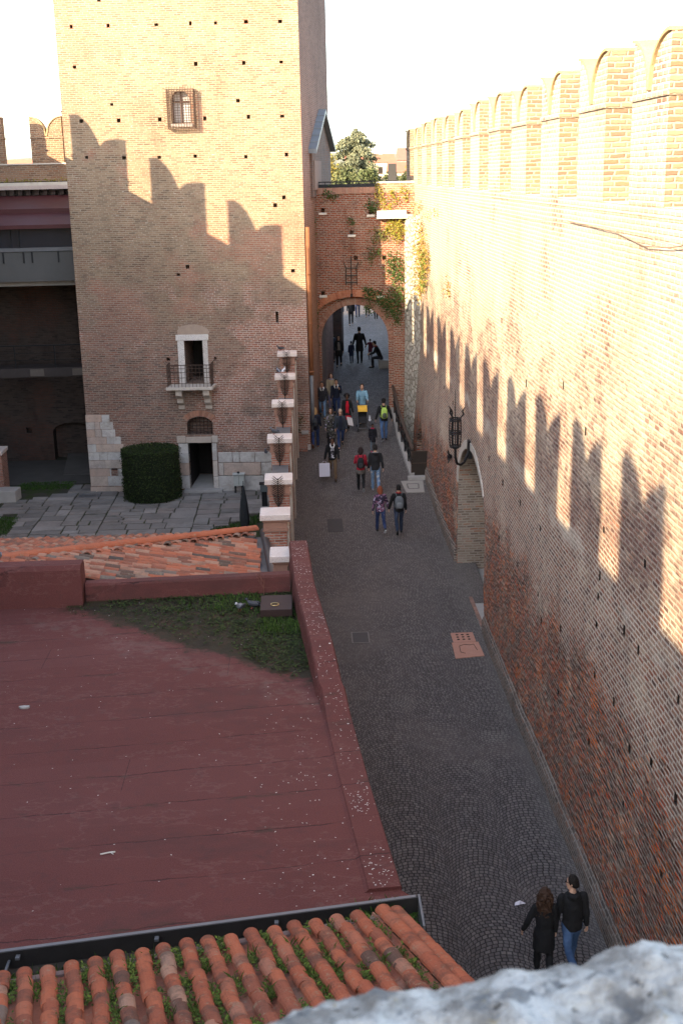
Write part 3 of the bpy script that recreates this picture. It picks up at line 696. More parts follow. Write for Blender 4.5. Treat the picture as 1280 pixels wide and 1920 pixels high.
ring1.build('outer_arch_ring', rndcol('arch_bricks', [(0,(.24,.08,.05)),(.4,(.40,.15,.08)),(.8,(.46,.20,.11)),(1,(.3,.18,.13))]), gate, world=False)
ring2 = MB(); voussoirs(ring2, 1.84, 1.51, 1.76, 5.72, 1.59, 1.86, .262, .15, 56)
ring2.build('inner_arch_ring', rndcol('arch_bricks_inner', [(0,(.20,.09,.06)),(.5,(.32,.16,.11)),(1,(.36,.24,.18))]), gate, world=False)
for s_, z in [(.56,11.28),(2.65,11.16),(.49,7.72),(3.02,7.66),(1.8,10.32)]:
    gs = MB(); gs.box(s_-.17, s_+.17, -.1, .1, z-.05, z+.045); gs.build('stone_sill', M_LIME, gate, world=False, bevel=.01)
cp = MB(); cp.box(-.3, 2.9, -.05, .5, 12.102, 12.36); cp.build('coping_course', M_ROWLOCK, gate, world=False)
rb = MB(); rb.box(2.902, 4.7, -.03, 1.2, 12.102, 12.50); rb.build('raised_parapet', M_MERL, gate, world=False)
rb = MB(); rb.box(2.88, 4.72, -.08, 1.25, 12.502, 12.57); rb.build('parapet_slab', M_LIME, gate, world=False, bevel=.015)
sb = MB(); sb.box(2.92, 4.2, -.42, .1, 11.02, 11.36); sb.build('stone_trough', M_LIME, gate, world=False, bevel=.03)
rl = MB(); rl.box(.15, 2.88, .25, .29, 12.57, 12.62); rl.box(.15, 2.88, .25, .28, 12.40, 12.43)
for i in range(12): rl.box(.16+i*.245, .19+i*.245, .255, .285, 12.36, 12.57)
rl.box(.15, 2.88, .22, .24, 12.36, 12.50)
rl.build('walkway_railing', M_BLACK, gate, world=False)
tr = MB()
tr.box(1.73, 1.77, -.12, -.08, 7.72, 9.45)
for s_ in (-.26, .26): tr.tube([(1.75+s_*.9,-.10,8.2),(1.75+s_*.9,-.10,8.95),(1.75+s_*1.25,-.10,9.2)], .02, 5)
for z in (8.3, 8.6, 8.92): tr.box(1.49, 2.01, -.125, -.075, z, z+.035)
tr.box(1.70, 1.80, -.13, .05, 7.68, 7.82); tr.box(1.74, 1.76, -.1, .05, 9.0, 9.03)
tr.build('iron_torch_bracket', M_IRON, gate, world=False)
mbx = thing('metal_box', 'tall dark grey metal box standing on the parapet slab above the gate', 'metal box', tl(gate) @ Vector((3.59, .35, 12.57)), R(-5))
b_ = MB(); b_.box(-.18, .18, -.2, .2, .03, .74); b_.build('box_body', plain('grey_paint', (.03,.03,.032), .55, .15, 3), mbx, world=False, bevel=.012)
b_ = MB(); b_.box(-.35, .28, -.24, .24, .002, .03); b_.build('base_plate', M_BLACK, mbx, world=False)

# lane beyond the gate: dark flank wall, back of the tower
ln = thing('lane_wall', 'dark brick wall lining the left side of the lane behind the archway', 'wall', (2.3, 66, 3))
l_ = MB(); l_.prism([(.9,61.0,2.0),(1.25,61.0,2.0),(1.62,65.0,2.0),(2.2,65.2,2.0),(2.34,66.6,2.0),(.9,66.6,2.0)], (0,0,6.5)); l_.build('lane_wall_body', M_WINGSHADE, ln)
ln2 = thing('lane_parapet', 'brick wall along the right side of the lane behind the archway', 'wall', (5.2, 66, 3))
l_ = MB(); l_.prism([(4.35,57.6,2.5),(4.75,57.6,2.5),(9.6,96,2.5),(9.2,96,2.5)], (0,0,5)); l_.build('parapet_body', M_WING, ln2)

# ================================================================ left wing of the castle
wing = thing('castle_wing', 'shadowed castle wing with red metal roof, glass strip and concrete beam left of the tower', 'building', (-14, 54, 0))
M_REDMET = plain('red_roof_metal', (.065,.018,.019), .55, .3, 1.2, .1, bump=.1)
def wx(x0, x1, y0, y1, z0, z1, nm, m, bv=0):
    b = MB(); b.box(x0, x1, y0, y1, z0, z1); return b.build(nm, m, wing, bevel=bv)
bw = MB(); bw.box(-24, -8.9, 57.0, 58.2, -.3, 12.9); bwo = bw.build('back_wall', M_WINGSHADE, wing)
ct = MB(); ct.prism([(u, 56.5, z) for u, z in arch_pts(-11.0, .95, -.1, 1.35, .45, 12)], (0, 1.2, 0)); ct.box(-13.2,-12.95,56.5,57.4,1.35,1.6); cut(bwo, ct)
wx(-10.0+.02, -9.0, 57.75, 57.78, -.1, 1.8, 'door_leaf', M_DARK)
wx(-14.68, -9.05, 52.35, 52.75, 8.82, 10.05, 'concrete_beam', plain('stained_concrete', (.09,.087,.083), .9, .22, .7, bump=.2))
for x in (-12.4,-11.55,-11.2,-10.1,-14): wx(x-.03, x+.03, 52.3, 52.348, 9.6, 10.05, 'drip_spout', M_BLACK)
wx(-14.68, -9.05, 52.3, 52.5, 10.07, 10.22, 'glass_sill', M_GREY); wx(-14.68, -9.05, 52.55, 52.6, 10.22, 11.0, 'glass_strip', plain('dark_glass', (.02,.022,.028), .15, .2, 1, spec=.5, bump=0))
fr = MB()
for x in (-12.1, -11.75, -14.5, -9.2): fr.box(x-.04, x+.04, 52.44, 52.548, 10.22, 11.0)
fr.box(-14.68, -9.05, 52.40, 52.548, 11.0, 11.12); fr.build('glass_frame', M_BLACK, wing)
rf = MB()
rf.prism([(-14.68,52.2,11.13),(-14.68,53.7,11.62),(-14.68,53.7,11.56),(-14.68,52.2,11.06)][::-1], (5.63,0,0))
rf.prism([(-14.68,53.68,11.75),(-14.68,56.7,12.28),(-14.68,56.7,12.20),(-14.68,53.68,11.62)][::-1], (5.63,0,0))
rf.box(-14.68,-9.05,52.16,52.22,11.0,11.16); rf.box(-14.68,-9.05,53.62,53.68,11.58,11.78)
rf.build('roof', M_REDMET, wing)
wx(-14.68, -9.0, 52.8, 57, 8.6, 8.8, 'ceiling_slab', M_CONC)
wx(-14.68, -9.0, 56.55, 57.0, 12.55, 12.72, 'cornice', M_CAP); wx(-14.68, -9.0, 56.65, 56.99, 12.72, 12.86, 'cornice_cap', M_LIME)
for i in range(14):
    x = -14+i*.37; wx(x, x+.2, 56.72, 56.99, 12.3, 12.548, 'dentil', M_WINGSHADE)
for i, x in enumerate((-11.08, -13.82, -17.2, -20.4)):
    m = add_merlon(wing, x, 56.9, 13.68, w=1.42 if i == 0 else 1.6, th=.5, hb=1.05, ht=1.97, rz=R(90), seed=40+i)
pc = MB(); pc.box(-24, -8.9, 56.88, 57.5, 13.622, 13.68); pc.build('parapet_cap', M_LIME, wing)
pc = MB(); pc.box(-24, -8.9, 56.92, 57.48, 12.902, 13.62); pc.build('parapet', M_MERL, wing)
fb = MB(); fb.box(-14.68, -9.0, 53.6, 54.8, 4.55, 4.95); fb.build('footbridge', plain('bridge_beam', (.05,.04,.037), .8, .3, 1), wing)
for x in (-12.0, -10.15): wx(x, x+.6, 53.57, 53.598, 4.6, 4.9, 'stone_block', plain('dim_stone', (.12,.10,.085), .9))
fr = MB(); fr.box(-14.68, -9.0, 53.62, 53.66, 5.92, 5.97)
for z in (5.3, 5.6): fr.box(-14.68, -9.0, 53.63, 53.65, z, z+.025)
for i in range(4): fr.box(-14.4+i*1.75, -14.35+i*1.75, 53.62, 53.66, 4.95, 5.92)
fr.build('bridge_railing', M_BLACK, wing)
sw = MB(); sw.box(-15.2, -14.7, 50, 58, -.3, 12.5); sw.build('shade_end_wall', M_WING, wing)  # added wall out of view, blocks light to keep the wing dark

# wall to the west that throws the battlement shadows (outside the frame)
west = thing('west_castle_wall', 'tall brick castle wall with swallow-tail battlements west of the courtyard', 'wall', (-15.5, 15, 0))
ZB = lambda y: 17.75-.05*(y+6) if y < 10 else (16.95 if y < 34 else (17.1 if y < 49 else 16.2))
w_ = MB(); ysx = [-40+i*2 for i in range(50)]
w_.rings([[Vector((-15.5,y,-.3)), Vector((-15.0,y,-.3)), Vector((-15.0,y,ZB(y))), Vector((-15.5,y,ZB(y)))] for y in ysx], True)
w_.build('wall_body', M_MERL, west)
ME = [(-38,2.2),(-34.3,2.2),(-30.6,2.2),(-27,2.2),(-23.3,2.2),(-19.7,2.2),(-16,2.2),(-12.3,2.2),(-6.6+.0,2.0),(-2.95+.0,1.95),(.55,2.05),(4.2,2.15),(8.15,2.2),(12.0,2.2),(15.8,2.2),(19.6,2.3),(23.4,2.3),(27.2,2.3),(30.8,2.3),(34.75,2.35),(38.55,2.35),(42.4,2.35),(46.3,2.3),(50.1,2.3),(53.9,2.3),(57.6,2.0)]
for i, (y, w2) in enumerate(ME):
    if y > 30: y -= .68; w2 -= .05
    add_merlon(west, -15.5, y, ZB(y), w=w2+.12, th=.26, hb=.9 if y < 30 else (.42 if y < 48 else .3), ht=2.25 if y < 30 else (2.0 if y < 48 else 1.3), seed=80+i)
# added block behind the camera, out of view, to shade the near stone
kp = thing('shade_block', 'added brick block unseen beside the viewpoint, shading the near stone', 'wall', (-3.2, -2.6, 0))
k_ = MB(); k_.box(-6.5, -1.5, -4.5, -2.8, -.3, 16.5); k_.build('shade_block_body', M_MERL, kp)
# ================================================================ flat red roof building (left foreground)
def bitumen():
    g = G('red_bitumen'); v = g.pos(); x, y, z = g.sep(v)
    n = g.noise(v, .7, 5, .65); f = g.noise(v, 60, 2, .8); m = g.noise(v, 5, 4, .7)
    col = g.mix(n, (.072,.0215,.019), (.118,.0365,.031))
    col = g.mix(g.math('MULTIPLY', g.step(f, .42, .62), .45), col, (.165,.058,.050))
    col = g.mix(g.math('MULTIPLY', g.step(m, .52, .72), .45), col, (.07,.032,.03))
    # lap seams between the felt strips, about a metre apart
    s_ = g.math('DIVIDE', g.math('ADD', g.math('SUBTRACT', y, g.math('MULTIPLY', x, .115)), g.math('MULTIPLY', g.math('SUBTRACT', g.noise(v, .8, 5, .7), .5), .26)), 1.02)
    fr = g.math('FRACT', s_); d = g.math('ABSOLUTE', g.math('SUBTRACT', fr, .5))
    seam = g.math('MULTIPLY', g.step(d, .484, .494), g.math('ADD', .25, g.math('MULTIPLY', g.step(g.noise(v, 1.1, 3, .6), .40, .58), .75))); lap = g.math('FRACT', s_)
    row = g.math('FLOOR', g.math('ADD', s_, .5))
    col = g.mix(g.math('MULTIPLY', g.math('SUBTRACT', g.white(g.comb(row, 2.0, 3.0))[0], .5), .25), col, (.16,.07,.065))
    col = g.mix(g.math('MULTIPLY', seam, .75), col, (.025,.012,.012))
    xs = g.math('DIVIDE', g.math('ADD', x, g.math('MULTIPLY', g.white(g.comb(row, 9.0, 1.0))[0], 6.0)), 6.0)
    dx = g.math('ABSOLUTE', g.math('SUBTRACT', g.math('FRACT', xs), .5))
    col = g.mix(g.math('MULTIPLY', g.math('MULTIPLY', g.step(dx, .4985, .4996), g.math('LESS_THAN', g.white(g.comb(row, 4.0, 6.0))[0], .22)), .7), col, (.025,.012,.012))
    pud = g.step(g.noise(g.vmath('MULTIPLY', v, (.45, .9, 1)), .8, 5, .7), .52, .66); col = g.mix(g.math('MULTIPLY', pud, .4), col, (.062,.030,.027))
    rim_ = g.noise(g.vmath('MULTIPLY', v, (.45, .9, 1)), .8, 5, .7); rim_ = g.math('SUBTRACT', 1.0, g.step(g.math('ABSOLUTE', g.math('SUBTRACT', rim_, .52)), .002, .012)); col = g.mix(g.math('MULTIPLY', rim_, .10), col, (.26,.17,.15))
    sg = g.math('MULTIPLY', g.step(g.noise(g.vmath('MULTIPLY', v, (.9, 2.4, 1)), 1.0, 4, .7), .55, .66), g.step(d, .36, .47))
    col = g.mix(g.math('MULTIPLY', sg, .6), col, (.045,.032,.022))
    # pale dust and lime crust left by standing water
    dn = g.math('MULTIPLY', g.step(g.noise(g.vmath('MULTIPLY', v, (.5, 1.6, 1)), .9, 5, .75), .55, .75), g.step(y, 19.0, 23.0))
    col = g.mix(g.math('MULTIPLY', dn, .35), col, (.21,.12,.11))
    # dried mud and standing water in the far corner
    ed = g.math('SUBTRACT', y, g.math('SUBTRACT', 24.2, g.math('MULTIPLY', g.math('ADD', x, 5.0), .82)))
    ed = g.math('ADD', ed, g.math('ADD', g.math('MULTIPLY', g.math('SUBTRACT', g.noise(v, .8, 4, .6), .5), 2.2), g.math('MULTIPLY', g.math('SUBTRACT', m, .5), .9)))
    mk = g.math('MULTIPLY', g.step(ed, -.12, .3), g.math('MULTIPLY', g.step(x, -6.4, -4.6), g.step(z, 4.16, 4.12)))
    mc_ = g.ramp(g.noise(v, 1.6, 5, .7), [(.3,(.018,.014,.011)),(.5,(.032,.027,.015)),(.62,(.050,.026,.017)),(.75,(.030,.032,.013))])
    col = g.mix(g.math('MULTIPLY', mk, .93), col, g.mix(g.math('MULTIPLY', f, .5), mc_, (.02,.022,.01)))
    tide = g.math('SUBTRACT', 1.0, g.step(g.math('ABSOLUTE', g.math('ADD', ed, .55)), .05, .5)); tide = g.math('MULTIPLY', tide, g.math('MULTIPLY', g.step(x, -6.8, -5), g.step(z, 4.16, 4.12)))
    col = g.mix(g.math('MULTIPLY', g.math('MULTIPLY', tide, g.step(m, .4, .6)), .22), col, (.20,.14,.12))
    # droppings and petals
    sp = g.voro(v, 3.3); thr = g.math('ADD', .016, g.math('MULTIPLY', g.step(x, -.35, .2), .05))
    spm = g.math('MULTIPLY', g.math('LESS_THAN', sp, thr), g.step(g.noise(v, 2.2, 3), .42, .56))
    sp2 = g.voro(v, 8.5); spm2 = g.math('MULTIPLY', g.math('LESS_THAN', sp2, .1), g.math('MULTIPLY', g.step(x, -.5, .0), g.step(g.noise(v, 3.1, 3), .47, .6)))
    col = g.mix(g.math('MAXIMUM', spm, spm2), col, (.55,.50,.48))
    g.set('Base Color', col); g.set('Roughness', .85)
    g.bump(g.math('ADD', g.math('ADD', f, g.math('MULTIPLY', m, .8)), g.math('MULTIPLY', seam, -1.5)), .5, .012); return g.m
M_BIT = bitumen()
def moss_mat(name, a, b, c):
    g = G(name); v = g.pos(); n = g.noise(v, 6, 5, .75); r = g.attr('rnd')
    g.set('Base Color', g.mix(g.math('MULTIPLY', n, .5), g.ramp(r, [(0,a),(.55,b),(1,c)]), a)); g.set('Roughness', .9); return g.m
M_MOSS = moss_mat('moss_leaf', (.018,.024,.010), (.032,.046,.013), (.065,.09,.022))
M_MOSSD = moss_mat('moss_dark', (.030,.026,.014), (.034,.040,.014), (.05,.065,.02))

ZR = 4.1
fb_ = thing('flat_roof_building', 'low building with a flat red felt roof edged by low upturned parapets', 'building', (-4, 19, 0))
OUT = [(-.02,27.6),(.10,24.6),(.52,19.75),(.56,19.6),(.80,16.4),(1.05,13.62)]          # street side edge of the roof
front = lambda x: 12.7+(x+3.85)*.158
body = MB(); pl = [(-9.5, front(-9.5)), (1.03, front(1.03))]+[(x-.03, y) for x, y in OUT[::-1]][1:]+[(-.45, 27.6), (-.48, 25.5), (-9.5, 25.5)]
body.prism([(x, y, -.2) for x, y in pl], (0, 0, ZR+.1)); body.build('walls', plain('rendered_wall', (.28,.22,.18), .95, .2, 2), fb_)
dk = MB(); pl2 = [(-9.6, front(-9.6)-.05), (1.20, front(1.20)-.05)]+[(x, y) for x, y in OUT[::-1]]+[(-.47, 27.6), (-.50, 25.55), (-9.6, 25.55)]
n = len(pl2); dk.prism([(x, y, ZR-.1) for x, y in pl2], (0, 0, .1)); dk.build('roof_deck', M_BIT, fb_)
# parapet strip along the street: tall by the corner, nearly flush towards the viewer
def ribbon(path, wid, hts, name, mat, parent, soft=.05):
    mb = MB(); rs = []
    for i, (x, y) in enumerate(path):
        a = Vector(path[max(0, i-1)]); b = Vector(path[min(len(path)-1, i+1)]); d = (b-a).normalized(); nrm = Vector((-d.y, d.x))
        h = hts[i]; w_ = wid[i] if hasattr(wid, '__len__') else wid
        o_ = Vector((x, y)); p = lambda u, z: Vector((o_.x+nrm.x*u, o_.y+nrm.y*u, z))
        s_ = min(soft, h*.5); wob = .012*mnoise.noise((x*2.1, y*2.1, 1))
        rs.append([p(0, ZR-.12), p(0, ZR+h-s_), p(s_*.6, ZR+h+wob), p(w_-s_*.6, ZR+h+wob), p(w_, ZR+h-s_), p(w_+.04, ZR+.003), p(w_+.04, ZR-.12)])
    mb.rings(rs, True); return mb.build(name, mat, parent, smooth=False)
pth = []; hh = []
ctl = [(x+.025, y) for x, y in OUT]
for i in range(len(ctl)-1):
    m_ = max(1, int((Vector(ctl[i])-Vector(ctl[i+1])).length/.35))
    for k in range(m_): pth.append((ctl[i][0]+(ctl[i+1][0]-ctl[i][0])*k/m_, ctl[i][1]+(ctl[i+1][1]-ctl[i][1])*k/m_))
pth.append(ctl[-1]); pth = pth[::-1]
hh = [max(.05, min(.46, .05+(y-18.6)*.16)) if y < 21 else .46 for x, y in pth]
ribbon(pth, .44, hh, 'street_parapet', M_BIT, fb_)
bp = [(-4.86+i*.37, 25.28+.018*i) for i in range(13)]
ribbon([(x, y) for x, y in bp][::-1], [.30]*13, [.42]*13, 'back_parapet', M_BIT, fb_)
bp = [(-9.6+i*.43, 25.25) for i in range(12)]
ribbon([(x, y) for x, y in bp][::-1], [.5]*12, [.92]*12, 'tall_parapet', M_BIT, fb_, soft=.10)
for x in (-5.25, -6.6, -8.0, -2.9, -1.35):
    jt = MB(); yj = 25.18 if x < -4.9 else 25.22+.018*(x+4.86)/.37; jt.box(x-.010, x+.010, yj, yj+.065, ZR, ZR+(.82 if x < -4.9 else .37)); jt.build('felt_joint', M_DARK, fb_)
eg = MB(); eg.prism([(-9.6,front(-9.6)-.10,ZR-.14),(1.24,front(1.24)-.10,ZR-.14),(1.24,front(1.24)-.045,ZR-.14),(-9.6,front(-9.6)-.045,ZR-.14)], (0,0,.165)); eg.build('metal_edging', plain('zinc_edge', (.16,.15,.15), .5, .25, 3, .4), fb_)
ht_ = MB(); ht_.box(-1.02, -.36, 23.55, 24.45, ZR+.06, ZR+.22); ht_.build('roof_hatch', plain('brown_hatch', (.034,.018,.016), .7, .3, 3), fb_, bevel=.012)
hb = MB(); hb.box(-.98, -.40, 23.6, 24.4, ZR, ZR+.058); hb.build('hatch_curb', M_IRON, fb_)
hr = MB(); hr.tube([(-.72+.085*math.cos(t*.5236), 23.85+.085*math.sin(t*.5236), ZR+.23) for t in range(13)], .012, 5); hr.build('hatch_ring', plain('brass_ring', (.4,.3,.14), .4, .2, 4, .8), fb_)

# standing water mud, moss and grass in the far corner of the roof
def moss_edge(x):      # near limit of the damp patch
    pts = [(-6.5,24.7),(-5.2,24.1),(-4.3,23.3),(-3.4,22.3),(-2.3,21.9),(-1.5,21.3),(-.9,20.4),(-.35,20.1),(0.1,20.2)]
    if x <= pts[0][0]: return 25.2
    for (a, b), (c, d) in zip(pts, pts[1:]):
        if x <= c: return b+(d-b)*(x-a)/(c-a)
    return 20.2
def leafbits(mb, c, n, spread, size, flat=.4, up=.6, rnd=None, R_=random):
    """n small leaf quads scattered around c"""
    for _ in range(n):
        p = Vector(c)+Vector((R_.gauss(0,1)*spread[0], R_.gauss(0,1)*spread[1], abs(R_.gauss(0,1))*spread[2]))
        a = R_.uniform(0, 6.283); d = Vector((math.cos(a), math.sin(a), R_.uniform(0, up))).normalized()
        s_ = d.cross(Vector((R_.uniform(-flat, flat), R_.uniform(-flat, flat), 1))).normalized()
        L = size*R_.uniform(.6, 1.3); w_ = L*.45
        mb.add([p, p+d*L*.5+s_*w_*.5, p+d*L, p+d*L*.5-s_*w_*.5], [(0,1,2,3)], rnd)
def blades(mb, c, n, spread, h, R_=random, w=.012):
    for _ in range(n):
        p = Vector(c)+Vector((R_.gauss(0,1)*spread, R_.gauss(0,1)*spread, 0)); a = R_.uniform(0, 6.283)
        d = Vector((math.cos(a), math.sin(a), 0)); s_ = Vector((-d.y, d.x, 0))*w; L = h*R_.uniform(.5, 1.3); b = R_.uniform(.2, .9)
        mb.add([p-s_, p+s_, p+d*L*b*.5+Vector((0,0,L*.7))+s_*.6, p+d*L*b+Vector((0,0,L)), p+d*L*b*.5+Vector((0,0,L*.7))-s_*.6], [(0,1,2,3,4)])
rn = random.Random(21); ms = MB(); cnt = 0
while cnt < 3300:
    x = rn.uniform(-5.2, -.02); y = rn.uniform(20.3, 25.25); e = moss_edge(x)+.35
    if y < e: continue
    den = min(1, max(0, (y-e)/1.4))*(.35+.65*min(1, max(0, (x+4.6)/2.5)))
    den = max(den, .9*min(1, max(0, (y-23.2)/1.0))*(1 if x > -3.2 else .15)); den = max(den, .8 if x > -.6 and y > 20.8 else 0)
    den *= .35+1.3*max(0, .5+mnoise.noise((x*1.4, y*1.4, 3)))
    if x < -1.6 and y < 24.2: den *= .5
    if rn.random() > den: continue
    leafbits(ms, (x, y, ZR+.005), 3, (.035,.035,.025), .065, R_=rn); cnt += 1
o = ms.build('moss', M_MOSS, None, fix=False); tag(o, 'green moss and creeping weeds covering the damp corner of the red roof', 'moss', kind='stuff')
gs_ = MB()
for _ in range(240):
    x = rn.gauss(-1.5, .55) if rn.random() < .55 else rn.uniform(-.95, -.05); y = rn.gauss(24.6, .35) if x < -1.02 else rn.gauss(23.1, .25)
    if y > 25.2 or x > -.08: continue
    blades(gs_, (x, y, ZR), 5, .05, .095, rn)
o = gs_.build('grass_tuft', moss_mat('grass_blade', (.03,.06,.012), (.06,.11,.022), (.11,.17,.04)), None, fix=False); tag(o, 'fresh green grass growing round the hatch on the red roof', 'grass', kind='stuff')
# bare shrub seedling beside the hatch
sh = thing('bare_seedling', 'leafless reddish seedling growing at the roof parapet beside the hatch', 'plant', (-.98, 25.0, ZR))
sb_ = MB(); rn = random.Random(4)
def twig(p, d, L, r, dep):
    q_ = p+d*L; sb_.tube([p, p+d*L*.5+Vector((rn.uniform(-.02,.02),0,0)), q_], [r, r*.8, r*.55], 4)
    if dep == 0: return
    for _ in range(3):
        nd = (d+Vector((rn.uniform(-.8,.8), rn.uniform(-.6,.6), rn.uniform(-.1,.5)))).normalized(); twig(p+d*L*rn.uniform(.4, 1), nd, L*.62, r*.6, dep-1)
twig(Vector((-.98,25.0,ZR)), Vector((.05,-.1,1)).normalized(), .42, .009, 3)
sb_.build('stem', plain('red_twig', (.20,.09,.07), .8, .2, 8), sh)

# ================================================================ tiles
def tile(mb, p, up, sd, nm, L, r0, r1, rnd, th=.014, inv=False, n=8):
    """one half-round clay tile: p lower end centre, up the slope"""
    rs = []; sg = -1 if inv else 1
    for t, r in ((0, r0), (.5, (r0+r1)/2), (1, r1)):
        c = p+up*L*t; o_ = []; i_ = []
        for k in range(n+1):
            a = math.pi*k/n
            o_.append(c+sd*math.cos(a)*r+nm*sg*math.sin(a)*r*.82); i_.append(c+sd*math.cos(a)*(r-th)+nm*sg*(math.sin(a)*(r-th)*.82))
        rs.append(o_+i_[::-1])
    mb.rings(rs, True, rnd)
def tile_mat(name, mossy=.35, dusty=0.0):
    g = G(name); v = g.pos(); r = g.attr('rnd'); n = g.noise(v, 2.5, 5, .7); f = g.noise(v, 26, 4, .75)
    col = g.ramp(r, [(0,(.06,.05,.045)),(.08,(.10,.065,.05)),(.15,(.22,.08,.05)),(.35,(.33,.095,.05)),(.6,(.40,.12,.06)),(.78,(.34,.13,.08)),(.9,(.38,.21,.14)),(1,(.15,.12,.10))])
    col = g.mix(g.math('MULTIPLY', g.step(f, .45, .75), .35), col, g.mix(1.0, col, (.5,.48,.46), 'MULTIPLY'))
    col = g.mix(g.math('MULTIPLY', g.step(n, .46, .66), mossy*1.25), col, (.06,.05,.04))
    lich = g.step(g.noise(v, 7, 4, .8), .57, .66); col = g.mix(g.math('MULTIPLY', lich, .5), col, (.26,.23,.15))
    if dusty: col = g.mix(dusty, col, (.30,.21,.16))
    g.set('Base Color', col); g.set('Roughness', .9); g.bump(g.math('ADD', f, g.math('MULTIPLY', n, .8)), .8, .012); return g.m
M_TILE = tile_mat('clay_tile', .5); M_TILE2 = tile_mat('clay_tile_old', .55, .12)

# foreground tiled roof
tr_ = thing('tiled_roof', 'weathered orange clay tile roof in the foreground with moss between its tile rows', 'roof', (-1, 11.5, 3.5))
E_ = Vector((.9755, .220, 0)); SL = .30
UP = Vector((.220, -.9755, SL)).normalized(); NM = E_.cross(UP); NM = NM if NM.z > 0 else -NM
EV = Vector((.82, 12.84, 4.24))
cv = MB(); pn = MB(); rn = random.Random(9); DS = .262
pal = [.3,.45,.55,.62,.4,.5,.35,.7,.8,.12,.2,.88,.6,.25,.5,.97,.42]
for c in range(27):
    base = EV-E_*(.34+c*DS)+Vector((0,0,.02*mnoise.noise((c*.7,0,0)))); j = rn.uniform(-.05,.05)
    for k in range(13):
        p = base+UP*(.36*k+j-.05)+NM*(.055+.012*k*0+rn.uniform(-.006,.01))+E_*(rn.uniform(-.016,.016)+.02*mnoise.noise((c, k*.5, 2)))
        d = (UP+E_*rn.uniform(-.035,.035)).normalized(); r = rn.choice(pal)+rn.uniform(-.04,.04)
        tile(cv, p, d, E_, NM, .44, .092, .078, r)
    for k in range(13):
        p = base+E_*DS*.5+UP*(.36*k-.12)+NM*.045
        tile(pn, p, UP, E_, NM, .44, .085, .10, rn.choice(pal[:9])+rn.uniform(-.04,.04), inv=True, n=6)
cv.build('cover_tiles', M_TILE, tr_, smooth=False); pn.build('pan_tiles', M_TILE2, tr_)
vg = MB()
for k in range(13):
    for q_, o_ in ((-.03,.075),(.13,.03)):
        tile(vg, EV+E_*q_+UP*(.36*k-.02)+NM*o_, (UP+E_*rn.uniform(-.02,.02)).normalized(), E_, NM, .44, .10, .088, rn.uniform(.3,.75))
vg.build('verge_tiles', M_TILE, tr_)
bd_ = MB(); a = EV+E_*.16-NM*.09; b = EV-E_*7.6-NM*.09
bd_.prism([a, b, b+UP*4.7, a+UP*4.7], -NM*.12); bd_.build('roof_boarding', plain('roof_bed', (.05,.035,.028), .95, .3, 4), tr_)
eb = MB(); a = EV+E_*.14-NM*.07-UP*.08; b = EV-E_*7.6-NM*.07-UP*.08
eb.prism([a, b, b+UP*.14, a+UP*.14], NM*.085); eb.build('eaves_mortar', plain('mortar_bed', (.20,.13,.11), .95, .3, 6, bump=.6), tr_)
wl = MB(); a = EV+E_*.02; b = EV-E_*7.6
wl.prism([(a.x,a.y,-.2),(b.x,b.y,-.2),(b.x+UP.x*4.7,b.y+UP.y*4.7,-.2),(a.x+UP.x*4.7,a.y+UP.y*4.7,-.2)], (0,0,4.18)); wl.build('wall', plain('old_render', (.30,.24,.19), .95, .2, 2), tr_)
ms = MB(); ms2 = MB(); rn = random.Random(31)
for c in range(26):
    base = EV-E_*(.34+c*DS)+E_*DS*.5
    den = .35+.65*max(0, min(1, .5+1.2*mnoise.noise((c*.45, 1, 9)))); den *= 1.25 if 2 < c < 16 else .7
    for k in range(60):
        if rn.random() > den*1.3: continue
        t = rn.uniform(-.05, 3.0)
        if mnoise.noise((c*1.3, t*1.6, 4)) < -.12: continue
        p = base+UP*t+E_*rn.gauss(0,.025)+NM*.02
        leafbits(ms, p, 12, (.030,.030,.030), .046, R_=rn)
        if rn.random() < .05: blades(ms2, p, 8, .02, .13, rn, .006)
o = ms.build('roof_moss', moss_mat('bright_moss', (.035,.05,.01), (.075,.11,.018), (.15,.20,.03)), None, fix=False); tag(o, 'moss and little weeds in the channels of the foreground tile roof', 'moss', kind='stuff')
o = ms2.build('roof_grass', moss_mat('thin_grass', (.05,.08,.015), (.10,.16,.03), (.16,.22,.06)), None, fix=False); tag(o, 'thin grass blades sprouting between the foreground tiles', 'grass', kind='stuff')
# box gutter between the two roofs
gt = thing('box_gutter', 'wide dark metal gutter between the red roof and the foreground tiles', 'gutter', (-1.3, 12.7, 3.7))
gm = plain('gutter_metal', (.030,.027,.026), .6, .4, 4, .3)
g_ = MB(); fx = lambda x: front(x)-.11
def strip(mb, x0, x1, ya, yb, z0, z1):
    mb.prism([(x0, ya(x0), z0), (x1, ya(x1), z0), (x1, yb(x1), z0), (x0, yb(x0), z0)], (0,0,z1-z0))
eave = lambda x: EV.y+(x-EV.x)*.2255-.05
strip(g_, -8, 1.26, eave, fx, 3.74, 3.90); g_.build('gutter_tray', plain('gutter_dirt', (.042,.034,.027), .95, .5, 7, bump=.6, bd=.02), gt)
g_ = MB(); strip(g_, -8, 1.26, lambda x: fx(x)-.025, lambda x: fx(x)-.002, 3.902, 4.135); g_.build('gutter_back', gm, gt)
g_ = MB(); g_.box(1.262, 1.29, 12.75, fx(1.26)+.03, 3.74, 4.15); g_.build('gutter_end', M_GREY, gt)
for x in (-3.62, -2.0, -.55):
    g_ = MB(); g_.prism([(x, fx(x)-.028, 4.06),(x+.05, fx(x)-.028, 4.06),(x+.05, fx(x)-.10, 4.06),(x, fx(x)-.10, 4.06)], (0,0,.03)); g_.build('bracket', M_GREY, gt)
g_ = MB(); g_.box(-3.72,-3.69, eave(-3.7), fx(-3.7)-.03, 4.0, 4.03); g_.build('tie_bar', M_GREY, gt)
